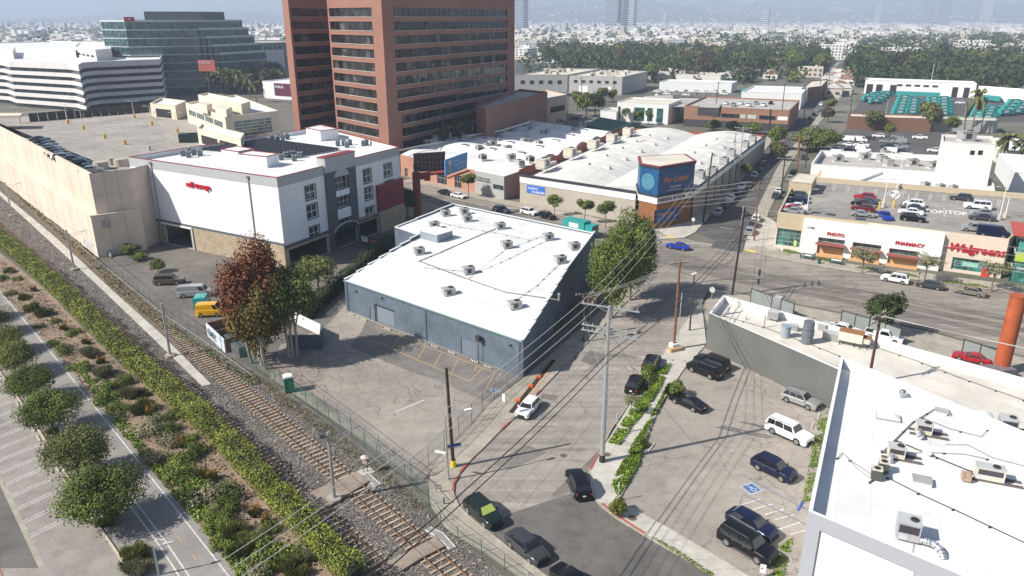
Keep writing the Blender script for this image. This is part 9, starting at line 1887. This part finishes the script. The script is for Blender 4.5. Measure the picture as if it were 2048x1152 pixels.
belt_trees([(1700,174),(2100,186),(2100,148),(1700,148)],170,4,7.5,L_DK,'dark trees right behind the truck depot');belt_trees([(1290,166),(1500,170),(1500,146),(1290,146)],60,4,7,L_DK,'dark trees behind the pale sheds');belt_trees([(1040,150),(1290,158),(1290,140),(1040,138)],70,4,7.5,L_DK,'dark trees right behind the grey works')
belt_trees([(0,84),(220,84),(210,62),(0,60)],220,4,8,L_DK,'dark trees beyond the striped office');belt_trees([(430,165),(560,185),(565,160),(440,148)],26,4,6.5,L_DK,'dark trees before the grey flats')
def belt_boxes(px,n,label,mm):
 P=np.array([tuple(p)[:2]for p in GL(px)]);a_=g_.uniform(0,1,(n,2));Q=(P[0]*(1-a_[:,:1])+P[1]*a_[:,:1])*(1-a_[:,1:])+(P[3]*(1-a_[:,:1])+P[2]*a_[:,:1])*a_[:,1:];m=MB()
 for x,y in Q:m.box(x,y,0,g_.uniform(10,22),g_.uniform(8,13),g_.uniform(4,8),rad(65+90*int(g_.integers(0,2))))
 stuff('distant_houses',m,mm,label,'houses')
belt_boxes([(1100,152),(1600,158),(1600,88),(1100,90)],130,'pale houses peeking out of the dark tree belt',HOUSE[1]);belt_boxes([(1700,152),(2060,158),(2060,72),(1700,76)],120,'pale houses between the trees beyond the depot',HOUSE[0]);belt_boxes([(1100,100),(2060,100),(2060,70),(1100,70)],130,'cream houses at the far edge of the tree belt',HOUSE[2])
def tower(u,v,w_,d_,vt,label,mt,fl_=18,rz=65):
 c=G(u,v);h_=HT(u,v,vt);t=thing('office_tower',label,'tower',tuple(c),rad(rz));m=MB();m.box(c.x,c.y,0,w_,d_,h_,rad(rz));m.build('wall',mt,t);n_=max(4,int(h_/8))
 for k in range(n_):m=MB();m.box(c.x,c.y,h_*(k+.35)/n_,w_+.8,d_+.8,h_/n_*.45,rad(rz));m.build('window',HW if k%1==0 else HW,t)
TG=mat('tower_grey',(.34,.38,.43),.6,.08,.1);TWm=mat('tower_white',(.6,.6,.6),.7,.05,.1)
tower(1043,62,44,34,-25,'hazy grey tower just right of the brick tower',TG);tower(1226,60,56,50,-28,'hazy twin tower left half in the middle of the skyline',TG);tower(1258,60,44,46,-30,'hazy banded tower right half in the middle of the skyline',TWm);tower(1850,53,60,55,-25,'hazy bluish tower at the right of the skyline',TG);tower(1882,54,50,50,-20,'second hazy bluish tower at the right of the skyline',TG);tower(1968,50,120,60,-15,'broad banded white tower at the far right of the skyline',TWm);tower(1752,50,50,40,5,'small pale tower block on the right skyline',TWm);tower(1530,58,44,26,20,'pale apartment tower in the middle right skyline',TWm);tower(1330,50,40,26,24,'low pale tower block right of the twin towers',TWm);tower(1420,46,44,26,28,'pale stepped block on the skyline',HOUSE[1])
st_=blk('store','white shop with a purple STAPLES fascia left of the brick tower','shop',(528,196),(585,200),30,h=10,wm=WHITE,rm=ROOFW);i=near_side(st_,560);a_,b_=st_.p[i],st_.p[(i+1)%4];s0,z1=WP(a_,b_,548,166);s1,z0=WP(a_,b_,573,192);m=MB();m.bar(st_.P[i](s0,(z0+z1)/2,-.2),st_.P[i](s1+4,(z0+z1)/2,-.2),.3,abs(z1-z0));m.build('fascia',mat('purple_sign',(.10,.01,.05),.6),st_.o);text(st_.o,'STAPLES',st_.P[i],s0+.8,z0+(z1-z0)*.62,(z1-z0)*.27,WHITE,.05,-.5,offx=.03)
sb2=thing('roadside_billboard','orange and white billboard reading STAPLES on a dark lattice left of the cream blocks','billboard',tuple(G(422,196)));c=G(422,196);m=MB();m.bar((c.x-5,c.y,19),(c.x+5,c.y,19),.4,6.5);m.build('board',mat('board_orange',(.6,.15,.1),.6),sb2);m=MB();m.tube(c,c+Vector((0,0,16)),.5);m.build('post',DARKM,sb2);text(sb2,'STAPLES',lambda s,z,q=0:Vector((c.x-4.6+s,c.y-.25+q,z)),0,20,2.0,WHITE,.03,-.1)
m=MB();m.poly([(p.x,p.y)for p in GL([(340,205),(560,260),(600,262),(560,170),(430,170)])],.012);struct('back_street',m,YARD)
hx=np.linspace(-9000,9000,61);hy=np.linspace(6200,12000,14);V=[];
for j,y in enumerate(hy):
 for x in hx:
  k=(y-6200)/5800;base=330*(1/(1+math.exp(-(x+2400)/900)))+60;z=hillz(x,y);V.append((x,y,z-1))
nx=len(hx);m=MB();m.add(V,[(j*nx+i,j*nx+i+1,(j+1)*nx+i+1,(j+1)*nx+i)for j in range(len(hy)-1)for i in range(nx-1)]);struct('hills',m,mat('hill_scrub',(.09,.09,.06),.95,.3,.002,big=(.0006,.2)),smooth=True)
hz_=MB();hz_.box(0,5900,-4,30000,14000,520);hzo=hz_.build('haze',[],None);hzo['kind']='stuff';hzo['label']='pale blue city haze filling the air';hzo['category']='haze'
hm=bpy.data.materials.new('haze_air');hm.use_nodes=True;hn=hm.node_tree;hn.nodes.clear();ho=hn.nodes.new('ShaderNodeOutputMaterial');hp=hn.nodes.new('ShaderNodeVolumePrincipled');hp.inputs['Color'].default_value=(.60,.71,.90,1);hp.inputs['Density'].default_value=.00021;hp.inputs['Anisotropy'].default_value=.0;hn.links.new(hp.outputs[0],ho.inputs['Volume']);hzo.data.materials.append(hm)
drop_protos()
for _o in list(bpy.data.objects):
 _l=_o.get('label')
 if _l and len(_l.split())>16:print('LONG',_l)
